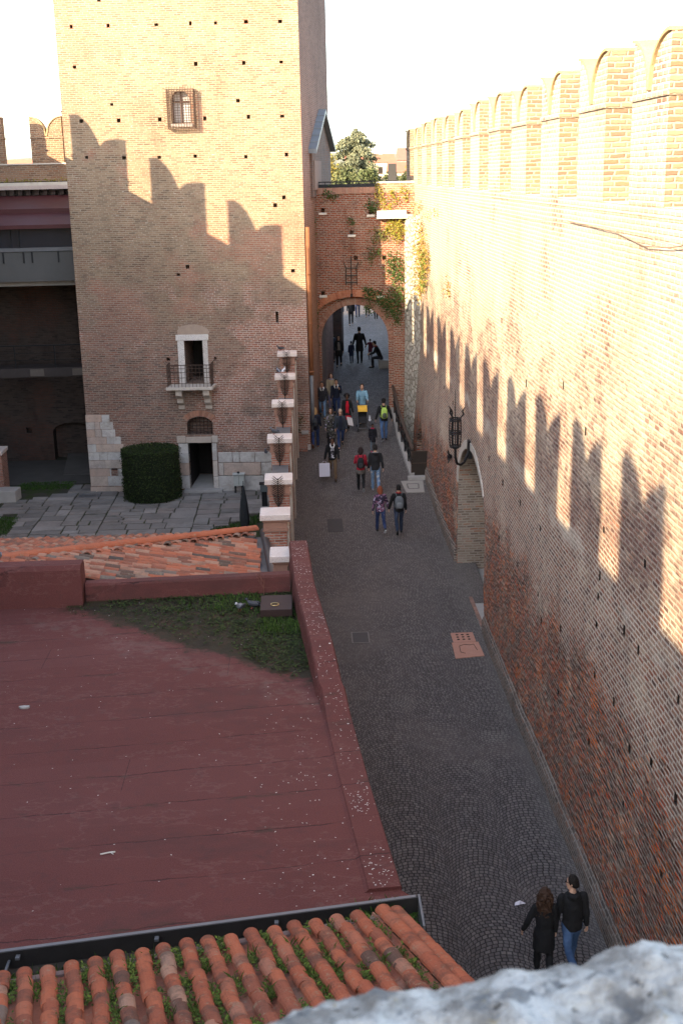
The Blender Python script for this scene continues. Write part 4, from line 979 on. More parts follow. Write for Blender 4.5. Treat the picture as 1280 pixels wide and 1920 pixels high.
wd = MB(); rn = random.Random(12)
for cx_, sp, n_, h_ in ((-1.5,2.2,160,.05),(.78,.10,90,.2),(.55,.2,40,.12),(-3.0,.28,50,.12),(-3.75,.1,40,.12),(-.6,.9,40,.07)):
    for _ in range(n_):
        x = min(1.2, rn.gauss(cx_, sp)); y = eave(x)+rn.uniform(.15,.6); blades(wd, (x, y, 3.90), 4, .02, h_, rn, .008)
        leafbits(wd, (x, y, 3.905), 2, (.03,.03,.02), .05, R_=rn)
o = wd.build('gutter_weeds', moss_mat('weed_leaf', (.03,.06,.01), (.07,.13,.022), (.13,.20,.05)), None, fix=False); tag(o, 'green weeds and grass rooted in the dirt of the gutter', 'weeds', kind='stuff')
dm = MB(); rn = random.Random(77)
for _ in range(420):
    x = rn.uniform(-5, 1.2); y = eave(x)+rn.uniform(.1,.68); leafbits(dm, (x, y, 3.902), 1, (.02,.02,.004), .035, up=.1, R_=rn)
o = dm.build('leaf_litter', rndcol('dead_leaf', [(0,(.04,.025,.015)),(.7,(.12,.06,.03)),(.93,(.15,.1,.06)),(1,(.5,.48,.45))]), None, fix=False); tag(o, 'dead leaves and pale crumbs lying in the gutter', 'leaf litter', kind='stuff')

# hipped tile roof behind the parapet
hp = thing('hipped_tile_roof', 'small hipped roof of orange clay tiles between red parapet and paved courtyard', 'roof', (-4, 28, 3.5))
CX, CY, CZ, SH = -1.45, 31.35, 3.62, .205
xe = lambda y: CX+.082*(CY-y)
cv = MB(); rn = random.Random(41)
UPe = Vector((-1, 0, SH)).normalized(); SDe = Vector((0,1,0)); NMe = Vector((SH,0,1)).normalized()
yv = CY-.15
while yv > 25.5:
    j = rn.uniform(-.08,.08); k = 0
    while True:
        x = xe(yv)+.04-(.33*k+j); d = xe(yv)-x
        if d > CY-yv+.25 or d > 6.6: break
        p = Vector((x, yv+rn.uniform(-.012,.012), CZ+SH*d+.03+rn.uniform(-.004,.012)))
        tile(cv, p, (UPe+SDe*rn.uniform(-.09,.09)+NMe*rn.uniform(-.02,.03)).normalized(), SDe, NMe, .44, .112, .090, rn.choice([.17,.25,.4,.5,.62,.74,.82,.9,.9,.12,.05,.97,.55,.3])+rn.uniform(-.06,.06), th=.024, n=6)
        k += 1
    yv -= .212
cv.build('street_slope_tiles', tile_mat('clay_tile_sunned', .3, .08), hp)
cv = MB(); UPn = Vector((0,-1,SH)).normalized(); SDn = Vector((1,0,0)); NMn = Vector((0,SH,1)).normalized(); xv = CX-.2
while xv > -10:
    k = 0
    while True:
        y = CY+.05-.33*k; d = CY-y
        if d > CX-xv+.25 or d > 6.4: break
        tile(cv, Vector((xv+rn.uniform(-.01,.01), y, CZ+SH*d+.03+rn.uniform(0,.012))), (UPn+SDn*rn.uniform(-.05,.05)).normalized(), SDn, NMn, .42, .108, .092, rn.choice([.2,.3,.4,.5,.65,.75,.85,.9,.97,.12])+rn.uniform(-.04,.04), n=6)
        k += 1
    xv -= .205
cv.build('court_slope_tiles', M_TILE2, hp)
cv = MB(); HU = Vector((-1,-1,SH)).normalized(); HS = Vector((1,-1,0)).normalized(); HN = HS.cross(HU); HN = HN if HN.z > 0 else -HN
for k in range(24): tile(cv, Vector((CX+.06,CY+.06,CZ+.13))+HU*(.345*k), HU, HS, HN, .42, .14, .12, rn.uniform(.5,.68), n=8)
cv.build('hip_tiles', tile_mat('hip_tile', .12), hp)
bd_ = MB(); A = Vector((CX,CY,CZ-.02)); Bq = Vector((CX-6.6,CY-6.6,CZ+SH*6.6-.02))
bd_.add([A, Bq, Vector((xe(25.4), 25.4, CZ-.02)), Vector((CX-6.6, 25.4, CZ+SH*6.2)), Vector((-10.5,CY,CZ-.02)), Vector((-10.5,CY-6.6,CZ+SH*6.6-.02))], [(0,2,3,1),(0,1,5,4)]); bd_.build('roof_boarding', plain('roof_bed2', (.06,.04,.03), .95, .3, 4), hp, fix=False)
wl = MB(); wl.prism([(-10.3,26,-.2),(-1.6,26,-.2),(-1.75,31.15,-.2),(-10.3,31.15,-.2)], (0,0,3.75)); wl.build('wall', plain('court_render', (.26,.21,.17), .95, .2, 2), hp)
pp = thing('gutter_pipe', 'dark round metal pipe running along the eaves of the hipped roof beside the piers', 'pipe', (-.95, 29.4, 3.6))
g_ = MB(); g_.tube([(-1.19,31.35,3.62),(-1.17,31.2,3.74),(-1.08,30.2,3.75),(-.86,27.55,3.76),(-.80,26.6,3.76)], .095, 12); g_.build('pipe_run', plain('pipe_metal', (.06,.057,.06), .45, .25, 3, .3), pp, smooth=True)
g_ = MB(); g_.prism([(-1.42,31.2,3.55),(-1.06,26.4,3.55),(-.86,26.4,3.55),(-1.2,31.2,3.55)], (0,0,.04)); g_.build('eaves_flashing', M_GREY, pp)
# ================================================================ paved courtyard
rn = random.Random(17)
cg = MB(); cg.add([(-24,31.4,-.03),(-.5,31.4,-.03),(-.5,58,-.03),(-24,58,-.03)], [(0,1,2,3)])
def court_soil():
    g = G('court_soil'); v = g.pos(); n = g.noise(v, 1.3, 5, .7); n2 = g.noise(v, 14, 3, .8)
    g.set('Base Color', g.mix(g.step(n, .42, .6), g.mix(n2, (.03,.028,.022), (.07,.06,.05)), g.mix(n2, (.02,.03,.010), (.045,.06,.018)))); g.bump(n2, .6, .02); return g.m
struct('courtyard_ground', cg, court_soil())
pv = MB()
def slab(x0, y0, x1, y1, dep):
    w, h = x1-x0, y1-y0
    if (w < 1.25 and h < .95 and rn.random() < .9) or dep > 7 or (w < .75 and h < .75):
        cx_, cy_ = (x0+x1)/2, (y0+y1)/2
        if cy_ < 44.0+(cx_+3.9)*1.2 and cx_ > -4.4: return
        if cx_ < -11.4 and cy_ < 47.0+rn.uniform(-.4,.4): return
        if cx_ < -9.4 and cy_ > 50.3+(-9.4-cx_)*(-.25)+.0 and not (cx_ > -10.4 and cy_ < 51.8): return
        g_ = .022+.016*rn.random(); zt = rn.uniform(-.008,.012); j = lambda: rn.uniform(-.018,.018)
        P = [(x0+g_+j(), y0+g_+j()), (x1-g_+j(), y0+g_+j()), (x1-g_+j(), y1-g_+j()), (x0+g_+j(), y1-g_+j())]
        pv.prism([(a, b, -.05) for a, b in P], (0, 0, .05+zt), rn.random()); return
    if (w/1.35 > h if rn.random() < .85 else w < h):
        c = x0+w*rn.uniform(.36,.64); slab(x0,y0,c,y1,dep+1); slab(c,y0,x1,y1,dep+1)
    else:
        c = y0+h*rn.uniform(.36,.64); slab(x0,y0,x1,c,dep+1); slab(x0,c,x1,y1,dep+1)
slab(-12.6, 43.4, -8.0, 52.0, 0); slab(-8.0, 43.4, -4.4, 50.55, 0); slab(-4.4, 43.4, -1.35, 50.25, 0)
def flag_mat():
    g = G('paving_slab'); v = g.pos(); n = g.noise(v, 1.1, 5, .7); f = g.noise(v, 12, 4, .75)
    col = g.ramp(g.attr('rnd'), [(0,(.16,.148,.138)),(.5,(.245,.228,.212)),(.8,(.235,.20,.18)),(1,(.33,.31,.29))])
    col = g.mix(g.math('MULTIPLY', g.step(n, .42, .7), .55), col, (.085,.078,.07)); col = g.mix(g.math('MULTIPLY', f, .45), col, (.11,.10,.092))
    g.set('Base Color', col); g.bump(f, .5, .015); g.set('Roughness', .8); return g.m
struct('courtyard_paving', pv, flag_mat())
dp = MB(); dp.add([(-14.6,52.2,-.012),(-9.3,52.2,-.012),(-9.0,56.99,-.012),(-14.6,56.99,-.012)], [(0,1,2,3)]); struct('passage_floor', dp, plain('passage_floor', (.075,.068,.062), .9, .3, 1.5))
rp = MB(); rp.prism([(-11.0,53.9,-.01),(-9.2,53.9,-.01),(-9.2,56.9,.3),(-11.3,56.9,.3)], (0,0,.02)); struct('doorway_ramp', rp, plain('ramp_floor', (.085,.078,.072), .9, .3, 1.5))
gr = MB()
for _ in range(2600):
    q = rn.random()
    if q < .35: x, y = rn.uniform(-12.9,-11.45), rn.uniform(43.2,47)
    elif q < .75:
        x = rn.uniform(-4.6,-1.0); y = 43.9+(x+3.9)*1.2+rn.uniform(-1.3,-.05)
        if y < 41: continue
    else: x, y = rn.uniform(-12.6,-10.2), rn.uniform(51.3,52.6)
    blades(gr, (x, y, -.03), 3, .06, .07, rn, .012)
o = gr.build('courtyard_grass', moss_mat('lawn_blade', (.02,.045,.008), (.04,.085,.014), (.07,.12,.03)), None, fix=False); tag(o, 'short green grass along the edges of the courtyard paving', 'grass', kind='stuff')
dg = thing('drain_grate', 'barred drain grate set in the courtyard paving by the tower corner', 'drain', (-9.15, 49.9, .0))
d_ = MB()
for i in range(13): d_.box(-9.6+i*.07, -9.565+i*.07, 49.7, 50.05, .012, .028)
d_.box(-9.64,-8.70,49.66,49.70,.010,.03); d_.box(-9.64,-8.70,50.05,50.09,.010,.03); d_.build('grate', M_GREY, dg)
# clipped hedge drum
hd = thing('clipped_hedge', 'dark green hedge clipped into a flat-topped drum against the tower', 'hedge', (-6.42, 49.35, 0))
core = MB(); core.rings([[Vector((-6.42+r*math.cos(t*.1963), 49.35+r*.93*math.sin(t*.1963), z)) for t in range(32)] for r, z in ((1.08,0),(1.13,.3),(1.15,2.0),(1.05,2.08))], True)
core.build('branches', plain('hedge_core', (.008,.012,.005), .95, .3, 5), hd)
lf = MB(); rn = random.Random(6)
for i in range(13000):
    a = rn.uniform(0, 6.283)
    if rn.random() < .30:
        r = 1.2*math.sqrt(rn.random()); z = 2.1+rn.gauss(0,.025)+.04*mnoise.noise((r*2.5, a*1.5, 3))+(abs(rn.gauss(0,.06)) if rn.random() < .05 else 0); nx_, ny_, nz_ = 0, 0, 1
    else:
        r = 1.18+rn.gauss(0,.03)+.05*mnoise.noise((math.cos(a)*2.2, math.sin(a)*2.2, z_ := rn.uniform(.02,2.11)))+(abs(rn.gauss(0,.05)) if rn.random() < .06 else 0); z = z_; nx_, ny_, nz_ = math.cos(a), math.sin(a), .2
    p = Vector((-6.42+r*math.cos(a), 49.35+r*.93*math.sin(a), z)); nn = (Vector((nx_,ny_,nz_))+Vector((rn.gauss(0,.7),rn.gauss(0,.7),rn.gauss(0,.7)))).normalized()
    t1 = nn.orthogonal().normalized(); t2 = nn.cross(t1); s_ = rn.uniform(.022,.045)
    lf.add([p-t1*s_, p-t2*s_*.6, p+t1*s_, p+t2*s_*.6], [(0,1,2,3)])
lf.build('leaves', moss_mat('hedge_leaf', (.010,.018,.006), (.022,.038,.010), (.055,.075,.022)), hd, fix=False)
# utility cabinet on posts, lamp bollard, pointed black marker, stone block, pier
ub = thing('utility_box', 'pale grey cabinet on two dark legs standing against the tower base', 'cabinet', (-2.8, 49.72, 0))
b_ = MB(); b_.box(-3.03,-2.58,49.6,49.85,.32,.80); b_.build('cabinet', plain('pale_paint', (.36,.37,.34), .7, .25, 6), ub, bevel=.02)
b_ = MB(); b_.prism([(-3.06,49.56,.80),(-2.55,49.56,.80),(-2.55,49.89,.80),(-3.06,49.89,.80)], (0,0,.05)); b_.build('lid', plain('pale_lid', (.42,.43,.40), .7, .2, 6), ub, bevel=.012)
for x in (-2.81,): 
    b_ = MB(); b_.box(x-.005, x+.005, 49.59, 49.605, .36, .77); b_.build('door_seam', M_DARK, ub)
for x in (-2.97,-2.68):
    b_ = MB(); b_.box(x-.04, x+.04, 49.66, 49.78, -.03, .32); b_.build('leg', M_BLACK, ub)
b_ = MB(); b_.ball((-2.82,49.66,.90), (.06,.06,.05)); b_.tube([(-2.82,49.66,.85),(-2.82,49.66,.9)], .02, 6); b_.build('knob', M_BLACK, ub)
lb = thing('lamp_bollard', 'short black bollard light with a glass head next to the row of piers', 'bollard', (-1.68, 47.5, 0))
b_ = MB(); b_.box(-1.79,-1.57,47.4,47.6,-.03,.62); b_.build('post', M_BLACK, lb, bevel=.01)
b_ = MB(); b_.box(-1.84,-1.52,47.34,47.66,.62,.92); b_.build('lamp_head', plain('smoked_glass', (.10,.115,.12), .2, .3, 3, spec=.5), lb, bevel=.015)
b_ = MB(); b_.box(-1.87,-1.49,47.31,47.69,.92,.96); b_.build('lamp_cap', M_BLACK, lb, bevel=.01)
fm = thing('folded_parasol', 'slim folded black parasol standing on the courtyard edge behind the hipped roof', 'parasol', (-2.34, 44.0, 0))
b_ = MB(); b_.rings([[Vector((-2.34+r*math.cos(t*.7854), 44+r*math.sin(t*.7854), z)) for t in range(8)] for r, z in ((.10,-.03),(.17,.25),(.19,.5),(.14,1.1),(.05,1.62),(.012,1.8))], True)
b_.build('cloth', plain('black_cloth', (.02,.022,.024), .8, .3, 6), fm)
b_ = MB(); b_.tube([(-2.34,44,1.75),(-2.34,44,1.95)], .012, 6); b_.build('pole_tip', M_IRON, fm)
sk_ = thing('stone_block', 'rough grey stone block on the paving beside the brick gatepost', 'stone block', (-12.45, 49.5, 0))
b_ = MB(); b_.prism([(-12.95,49.15,-.02),(-12.10,49.2,-.02),(-12.02,49.95,-.02),(-12.9,50.05,-.02)], (0,0,.52)); b_.build('block', M_CONC, sk_, bevel=.05)
gp_ = thing('gatepost', 'brick gatepost with a stone cap at the left edge of the courtyard', 'gatepost', (-13.4, 51, 0))
b_ = MB(); b_.box(-14.2,-12.86,50.5,51.5,-.03,1.75); b_.build('shaft', M_PIER, gp_)
b_ = MB(); b_.box(-14.3,-12.80,50.42,51.58,1.752,1.92); b_.build('cap', M_CAP, gp_, bevel=.03)
# ================================================================ brick piers along the street
def make_pier(label):
    t = thing('brick_pier', label, 'pier', (0,0,0), 0, 'brick piers with granite caps along the left of the street')
    b = MB(); b.box(-.29,.29,-.29,.29,-.4,3.9); b.build('shaft', M_PIER, t, bevel=.006)
    b = MB(); b.box(.294,.36,-.22,.22,-.4,4.0); b.build('street_strip', M_ASHLAR, t, bevel=.01)
    b = MB(); b.box(-.33,.33,-.33,.33,3.902,3.97); b.box(-.30,.30,-.30,.30,3.971,4.16); b.box(-.34,.34,-.34,.34,4.161,4.22)
    b.build('moulding', rndcol('terracotta_moulding', [(0,(.26,.14,.10)),(1,(.36,.22,.17))], sc=5), t)
    c = MB(); c.rings([[Vector((sx*h_, sy*h_, z)) for sx, sy in ((-1,-1),(1,-1),(1,1),(-1,1))] for h_, z in ((.395,4.222),(.395,4.36),(.36,4.375))], True)
    c.add([(-.36,-.36,4.376),(.36,-.36,4.376),(.36,.36,4.376),(-.36,.36,4.376),(0,0,4.43)], [(0,1,4),(1,2,4),(2,3,4),(3,0,4)])
    c.build('cap', M_CAP, t, bevel=.0)
    return t
PX = [(-.50,27.44,4.40),(-.82,30.67,4.50),(-.76,33.45,4.75),(-.78,37.98,4.95),(-.73,43.02,5.15),(-.67,46.86,5.50),(-.59,49.22,6.05)]
PL = ['brick pier whose granite cap adjoins the red roof parapet, nearest of the row','brick pier with granite cap at the far end of the lead covered coping',
      'brick pier beside the bollard lamp, third of the row from the red roof','brick pier with a pigeon on its cap, in the middle of the row',
      'brick pier with a dark spike fan below its cap, third from the tower','brick pier with two pigeons on its cap, last but one before the tower','brick pier with granite cap standing against the tower wall, farthest of the row']
p0 = make_pier(PL[0])
for i, (x, y, z) in enumerate(PX):
    t = p0 if i == 0 else dup(p0, (0,0,0), None, PL[i]); t.location = (x, y-.02, z-4.41)
bw_ = thing('boundary_wall', 'low brick wall linking the granite-capped piers along the street', 'wall', (-.75, 38, 0))
b = MB(); cpm = MB()
for (x0,y0,z0),(x1,y1,z1) in zip(PX, PX[1:]):
    za, zb = z0-1.0, z1-1.0
    for mb_, w0, w1, lo, hi in ((b,-.20,.22,None,0),(cpm,-.27,.25,.002,.08)):
        P = []
        for x, y, z in ((x0,y0+.30,za),(x1,y1-.33,zb)):
            l0 = -.5 if lo is None else z+lo
            P.append([Vector((x+w0,y,l0)),Vector((x+w1,y,l0)),Vector((x+w1,y,z+hi)),Vector((x+w0,y,z+hi))])
        mb_.rings(P, True)
b.build('wall_body', M_PIER, bw_); 
for i in range(6):
    c2 = MB(); c2.v = cpm.v[i*8:(i+1)*8]; c2.f = [[a-i*8 for a in f] for f in cpm.f[i*6:(i+1)*6]]; c2.r = [.5]*6; c2.mi = [0]*6
    c2.build('coping_sheet', M_GREY, bw_)
def make_spikes(label):
    t = thing('spike_fan', label, 'spike guard', (0,0,0), 0, 'dark iron spike fans in front of the piers')
    b = MB(); b.tube([(0,0,-.05),(0,0,.95)], [.022,.008], 5); b.build('rod', M_IRON, t)
    b = MB()
    for k in range(15):
        z = .12+k*.055; L = .10+.09*math.sin(math.pi*k/15)+.03*((k*7)%4)/4
        for s_ in (-1, 1):
            for yv in (-.05, .05): b.tube([(0,0,z),(s_*L,yv,z+.12)], [.011,.003], 4, caps=False)
    b.build('barbs', M_IRON, t); return t
sp0 = None
for i, (x, y, z) in enumerate(PX[2:], 2):
    lab = ['','','dark spike fan below the cap of the pier by the bollard lamp','dark spike fan below the pigeon-topped pier','dark spike fan below the cap of the third pier from the tower','dark spike fan below the two-pigeon pier','dark spike fan against the pier touching the tower'][i]
    if sp0 is None: sp0 = make_spikes(lab); t = sp0
    else: t = dup(sp0, (0,0,0), None, lab)
    t.location = (x-.02, y-.42, z-.94)
# plant trough against the tower corner
pt = thing('plant_trough', 'old brick and stone trough planted with a small shrub beside the tower corner', 'planter', (-.1, 51.0, 1.7))
b = MB(); b.prism([(-.45,49.75,.9),(.14,49.7,.9),(.17,53.6,.9),(-.4,53.6,.9)], (0,0,1.55)); b.build('trough_body', M_PIER, pt)
b = MB(); b.prism([(-.10,49.65,2.452),(.19,49.65,2.452),(.22,53.65,2.452),(-.06,53.65,2.452)], (0,0,.10)); b.build('stone_edge', M_CONC, pt, bevel=.02)
lf = MB(); rn = random.Random(8)
for _ in range(90): leafbits(lf, (-.28+rn.gauss(0,.09), 50.4+rn.gauss(0,.4), 2.5+rn.random()*.75), 14, (.09,.12,.08), .09, flat=1, R_=rn)
lf.build('foliage', moss_mat('shrub_leaf', (.03,.045,.015), (.06,.075,.03), (.12,.10,.06)), pt, fix=False)
sh_ = thing('sheet_railing', 'dark metal railing beside the tower corner at the foot of the drainpipe', 'railing', (.45, 53, 2))
for y in (50.6, 51.8, 53.0, 54.0):
    b = MB(); b.box(.36,.40,y-.02,y+.02,gz(y)-.1,gz(y)+1.05); b.build('post', M_IRON, sh_)
b = MB(); b.tube([(.38,50.5,gz(50.5)+1.05),(.38,52,gz(52)+1.05),(.38,54.1,gz(54)+1.08)], .028, 6); b.tube([(.38,50.5,gz(50.5)+.5),(.38,54.1,gz(54)+.55)], .018, 5); b.build('handrail', M_RUST, sh_)
# ================================================================ ramp kerb and rail on the right
rr = thing('ramp_railing', 'sloping dark iron handrail on a pale kerb between the ramp and the sunken stair', 'railing', (4.1, 50, 1.5))
ysr = [46.5+i*.5 for i in range(18)]
b = MB(); b.rings([[Vector((kerb_x(y)-.07, y, .2)), Vector((kerb_x(y)+.15, y, .2)), Vector((kerb_x(y)+.15, y, gz(y)+.16)), Vector((kerb_x(y)-.04, y, gz(y)+.16))] for y in ysr], True)
b.build('kerb', M_CONC, rr)
for k in range(8):
    y = 46.7+k*1.13; b = MB(); x = kerb_x(y)+.06; b.box(x-.02, x+.035, y-.03, y+.03, gz(y)+.05, gz(y)+1.12); b.build('post', M_BLACK, rr)
b = MB(); b.rings([[Vector((kerb_x(y)+.06+a, y, gz(y)+1.12+c)) for a, c in ((-.06,0),(.06,0),(.06,.07),(-.06,.07))] for y in ysr], True); b.build('handrail', plain('worn_wood_rail', (.055,.036,.028), .6, .3, 8), rr)
b = MB()
for h_ in (.42,.72): b.rings([[Vector((kerb_x(y)+.065+a, y, gz(y)+h_+c)) for a, c in ((-.015,0),(.015,0),(.015,.04),(-.015,.04))] for y in ysr], True)
b.build('mid_rail', M_BLACK, rr)
ig = thing('iron_gate', 'low dark iron gate closing the sunken stair at the end of the ramp railing', 'gate', (4.55, 46.55, 1.2))
b = MB(); x0, x1, z0, z1 = 4.22, 4.92, gz(46.5)+.05, gz(46.5)+1.05
for x in (x0, x1): b.box(x-.02, x+.02, 46.53, 46.57, z0, z1)
for z in (z0, z0+.5, z1-.02): b.box(x0, x1, 46.535, 46.565, z-.02, z+.02)
b.build('gate_frame', M_RUST, ig)
b = MB(); b.box(x0+.021, x1-.021, 46.545, 46.555, z0+.02, z1-.04); b.build('gate_panel', plain('gate_mesh', (.025,.018,.014), .8, .3, 10), ig)
stp = thing('stone_step', 'worn grey stone step below the little iron gate', 'step', (4.55, 46.3, 1.2))
b = MB(); b.box(4.05,5.0,46.16,46.5,.9,gz(46.2)+.12); b.build('step_block', M_CONC, stp, bevel=.03)
cvp = thing('stone_cover', 'pale square stone cover set into the paving below the iron gate', 'cover', (4.2, 45.5, 1.13))
def plate(mb, P, t=.02):
    mb.prism([(x, y, gz(y)+.006) for x, y in P], (0,0,t))
b = MB(); plate(b, [(3.74,46.05),(4.62,46.05),(4.56,44.85),(3.86,44.85)], .03); b.build('cover_slab', stone_mat('worn_cover_stone', (.26,.24,.22), (.34,.32,.295), 5, spots=(.2,.19,.17), bump=.3), cvp, bevel=.008)
b = MB()
for P in ([(3.95,45.75),(4.4,45.75),(4.4,45.70),(3.95,45.70)],[(3.98,45.25),(4.38,45.25),(4.38,45.20),(3.98,45.20)],[(3.93,45.7),(3.98,45.7),(4.0,45.25),(3.95,45.25)],[(4.38,45.7),(4.43,45.7),(4.40,45.25),(4.35,45.25)]):
    b.prism([(x, y, gz(y)+.037) for x, y in P], (0,0,.004))
b.build('cover_joint', plain('joint_dirt', (.12,.11,.10), .9), cvp)
pk = thing('pink_drain_cover', 'pink stone cover with nine drain holes set into the street by the wall', 'drain cover', (4.4, 31.9, 0))
M_PINK = stone_mat('pink_marble', (.34,.16,.11), (.44,.24,.18), 3, spots=(.28,.17,.13), bump=.25)
b = MB(); b.box(4.07,4.72,32.05,32.78,.005,.022); o = b.build('drain_slab', M_PINK, pk, bevel=.004)
b = MB()
for i in range(3):
    for j in range(3): b.tube([(4.24+i*.155,32.25+j*.18,.0222),(4.24+i*.155,32.25+j*.18,.0262)], .042, 10)
b.build('drain_hole_pattern', M_DARK, pk)
b = MB(); b.prism([(3.98,30.87,.005),(4.80,31.0,.005),(4.78,32.03,.005),(4.02,32.03,.005)], (0,0,.018)); b.build('plain_slab', M_PINK, pk, bevel=.004)
b = MB(); b.tube([(4.2,31.75,.026),(4.35,31.85,.026),(4.5,31.8,.026),(4.62,31.85,.026),(4.66,31.4,.026)], .008, 4); b.tube([(4.2,31.75,.026),(4.18,31.3,.026),(4.3,31.2,.026)], .008, 4); b.build('slab_crack', M_DARK, pk)
mc = thing('manhole_cover', 'square metal-framed cover flush with the setts in the middle of the street', 'manhole cover', (1.45, 32.7, 0))
b = MB(); b.box(1.23,1.67,32.3,33.08,.004,.012); b.build('lid', plain('lid_infill', (.06,.055,.055), .7, .25, 8), mc)
b = MB()
for x0_,x1_,y0_,y1_ in ((1.19,1.225,32.26,33.12),(1.675,1.71,32.26,33.12),(1.226,1.674,32.26,32.297),(1.226,1.674,33.083,33.12)): b.box(x0_,x1_,y0_,y1_,.004,.014)
b.build('lid_frame', plain('lid_frame_metal', (.15,.135,.13), .5, .2, 8, .4), mc)
mc2 = thing('square_lid', 'dark square inspection lid in the setts left of the couple holding hands', 'manhole cover', (.85, 41.6, .6))
b = MB(); b.prism([(x, y, gz(y)+.004) for x, y in ((.75,41.4),(1.3,41.4),(1.3,42.6),(.75,42.6))], (0,0,.008)); b.build('lid', plain('lid_infill2', (.05,.044,.043), .7, .25, 8), mc2)
nk = MB()
for i in range(16):
    y = 33.0+i*.335; nk.box(4.98+.02*rn.random(), 5.10, y, y+.32, .095, .115)
tag(nk.build('threshold_bricks', rndcol('worn_bricks', [(0,(.17,.11,.09)),(1,(.30,.17,.13))]), None), 'row of worn bricks edging the floor of the arched niche', 'threshold')
# ================================================================ wall lantern
la = thing('iron_lantern', 'black wrought-iron basket lantern on a curved bracket above the arched niche', 'lantern', (5.0, 35.6, 4.8))
c = Vector((4.50, 35.2, 5.1)); b = MB()
b.tube([(5.06,36.1,4.75),(4.98,36.05,4.55),(4.86,35.85,4.38),(4.72,35.6,4.36),(4.58,35.35,4.46),(4.51,35.22,4.7),(4.5,35.2,5.05)], [.055,.05,.042,.04,.04,.038,.035], 8)
b.box(5.0,5.12,35.95,36.25,4.45,5.0); b.build('bracket', M_BLACK, la)
b = MB()
for zc, rr_ in ((5.04,.165),(5.42,.18),(5.48,.18),(5.82,.165),(5.87,.165)):
    P = [(c.x+rr_*math.cos(t*.5236), c.y+rr_*math.sin(t*.5236), zc) for t in range(13)]; b.tube(P, .022, 5, caps=False)
for k in range(6):
    t = k*1.047; ca, sa = math.cos(t), math.sin(t)
    b.tube([(c.x+.15*ca,c.y+.15*sa,5.0),(c.x+.175*ca,c.y+.175*sa,5.45),(c.x+.16*ca,c.y+.16*sa,5.9)]+([(c.x+.25*ca,c.y+.25*sa,6.0),(c.x+.22*ca,c.y+.22*sa,6.1),(c.x+.30*ca,c.y+.30*sa,6.22)] if k % 2 == 0 else []), [.02,.02,.02]+([.03,.03,.006] if k % 2 == 0 else []), 5)
b.build('basket', M_BLACK, la)
b = MB(); b.tube([(4.5,35.2,5.0),(4.5,35.2,6.75)], [.02,.008], 6); b.build('spike', M_BLACK, la)
b = MB(); b.ball((4.5,35.2,5.0), (.13,.13,.05)); b.build('dish', M_BLACK, la)
rs_ = thing('iron_rosette', 'small dark spiky iron rosette fixed to the wall left of the arched niche', 'rosette', (4.95, 39.9, 3.6))
b = MB(); b.ball((4.92,39.95,3.6), .09)
for k in range(9):
    t = k*.698; b.tube([(4.93,39.95,3.6),(4.86,39.95+.24*math.cos(t),3.6+.24*math.sin(t))], [.05,.008], 5)
b.build('petals', M_BLACK, rs_)
cb = MB(); cb.tube([(4.95,y,12.0+.06*math.sin(y*.4)) for y in (37,33,30,26.5,22.8,21,19.6,17.5,15.8,13)], .004, 5)
tag(cb.build('wall_cable', plain('cable', (.25,.18,.12), .7), None), 'thin dark cable running along the top of the curtain wall under the battlements', 'cable')
cb = MB(); cb.tube([(4.97,y,z) for y,z in ((22.8,12.05),(19.3,12.0),(17.6,11.88),(16.4,11.93),(15.7,12.0),(14,12.1))], .010, 5)
tag(cb.build('slack_cable', plain('cable2', (.20,.15,.11), .7), None), 'slack loop of cable hanging just below the straight one on the curtain wall', 'cable')
lt = thing('paper_scrap', 'crumpled white paper scrap lying on the dark street setts', 'litter', (3.67,19.25,0))
b = MB(); b.add([(3.58,19.22,.01),(3.66,19.18,.05),(3.70,19.24,.02),(3.78,19.20,.06),(3.77,19.30,.015),(3.69,19.29,.07),(3.61,19.31,.02)], [(0,1,5,6),(1,2,5),(2,3,4,5)]); b.build('paper', plain('white_paper', (.75,.72,.76), .8, .05), lt, fix=False)
# ================================================================ stone parapet the photograph is taken over
rk = thing('parapet_stone', 'weathered pale grey stone parapet out of focus at the bottom of the picture', 'parapet', (.2, .75, 12.3))
def rock_top(x): 
    pts = [(-.4,12.33),(-.10,12.385),(-.06,12.405),(.01,12.424),(.06,12.428),(.10,12.433),(.14,12.446),(.18,12.442),(.21,12.450),(.235,12.462),(.30,12.467),(.9,12.50)]
    for (a, za), (c, zc) in zip(pts, pts[1:]):
        if x <= c: return za+(zc-za)*(x-a)/(c-a)+.006*mnoise.noise((x*19, 0, 2))
b = MB(); nx, ny = 190, 70; X0, X1 = -.32, .75
rs = []
for i in range(nx+1):
    x = X0+(X1-X0)*i/nx; h = rock_top(x) if x > -.085 else rock_top(-.085)-(-.085-x)*1.1
    ring = []
    for j in range(ny+1):
        t = j/ny; y = .80-.50*t; e = min(1, max(0, 1-max(0, (.16-t)/.16)**2)) if t < .16 else 1; 
        z = h-(1-e)*.05-.04*t+.011*mnoise.noise((x*15,y*15,0))+.008*mnoise.noise((x*38,y*38,3))+.006*mnoise.noise((x*90,y*90,5)); ring.append(Vector((x, y, z)))
    ring += [Vector((x,.28,11.9)), Vector((x,.80,11.9))]; rs.append(ring)
b.rings(rs, True)
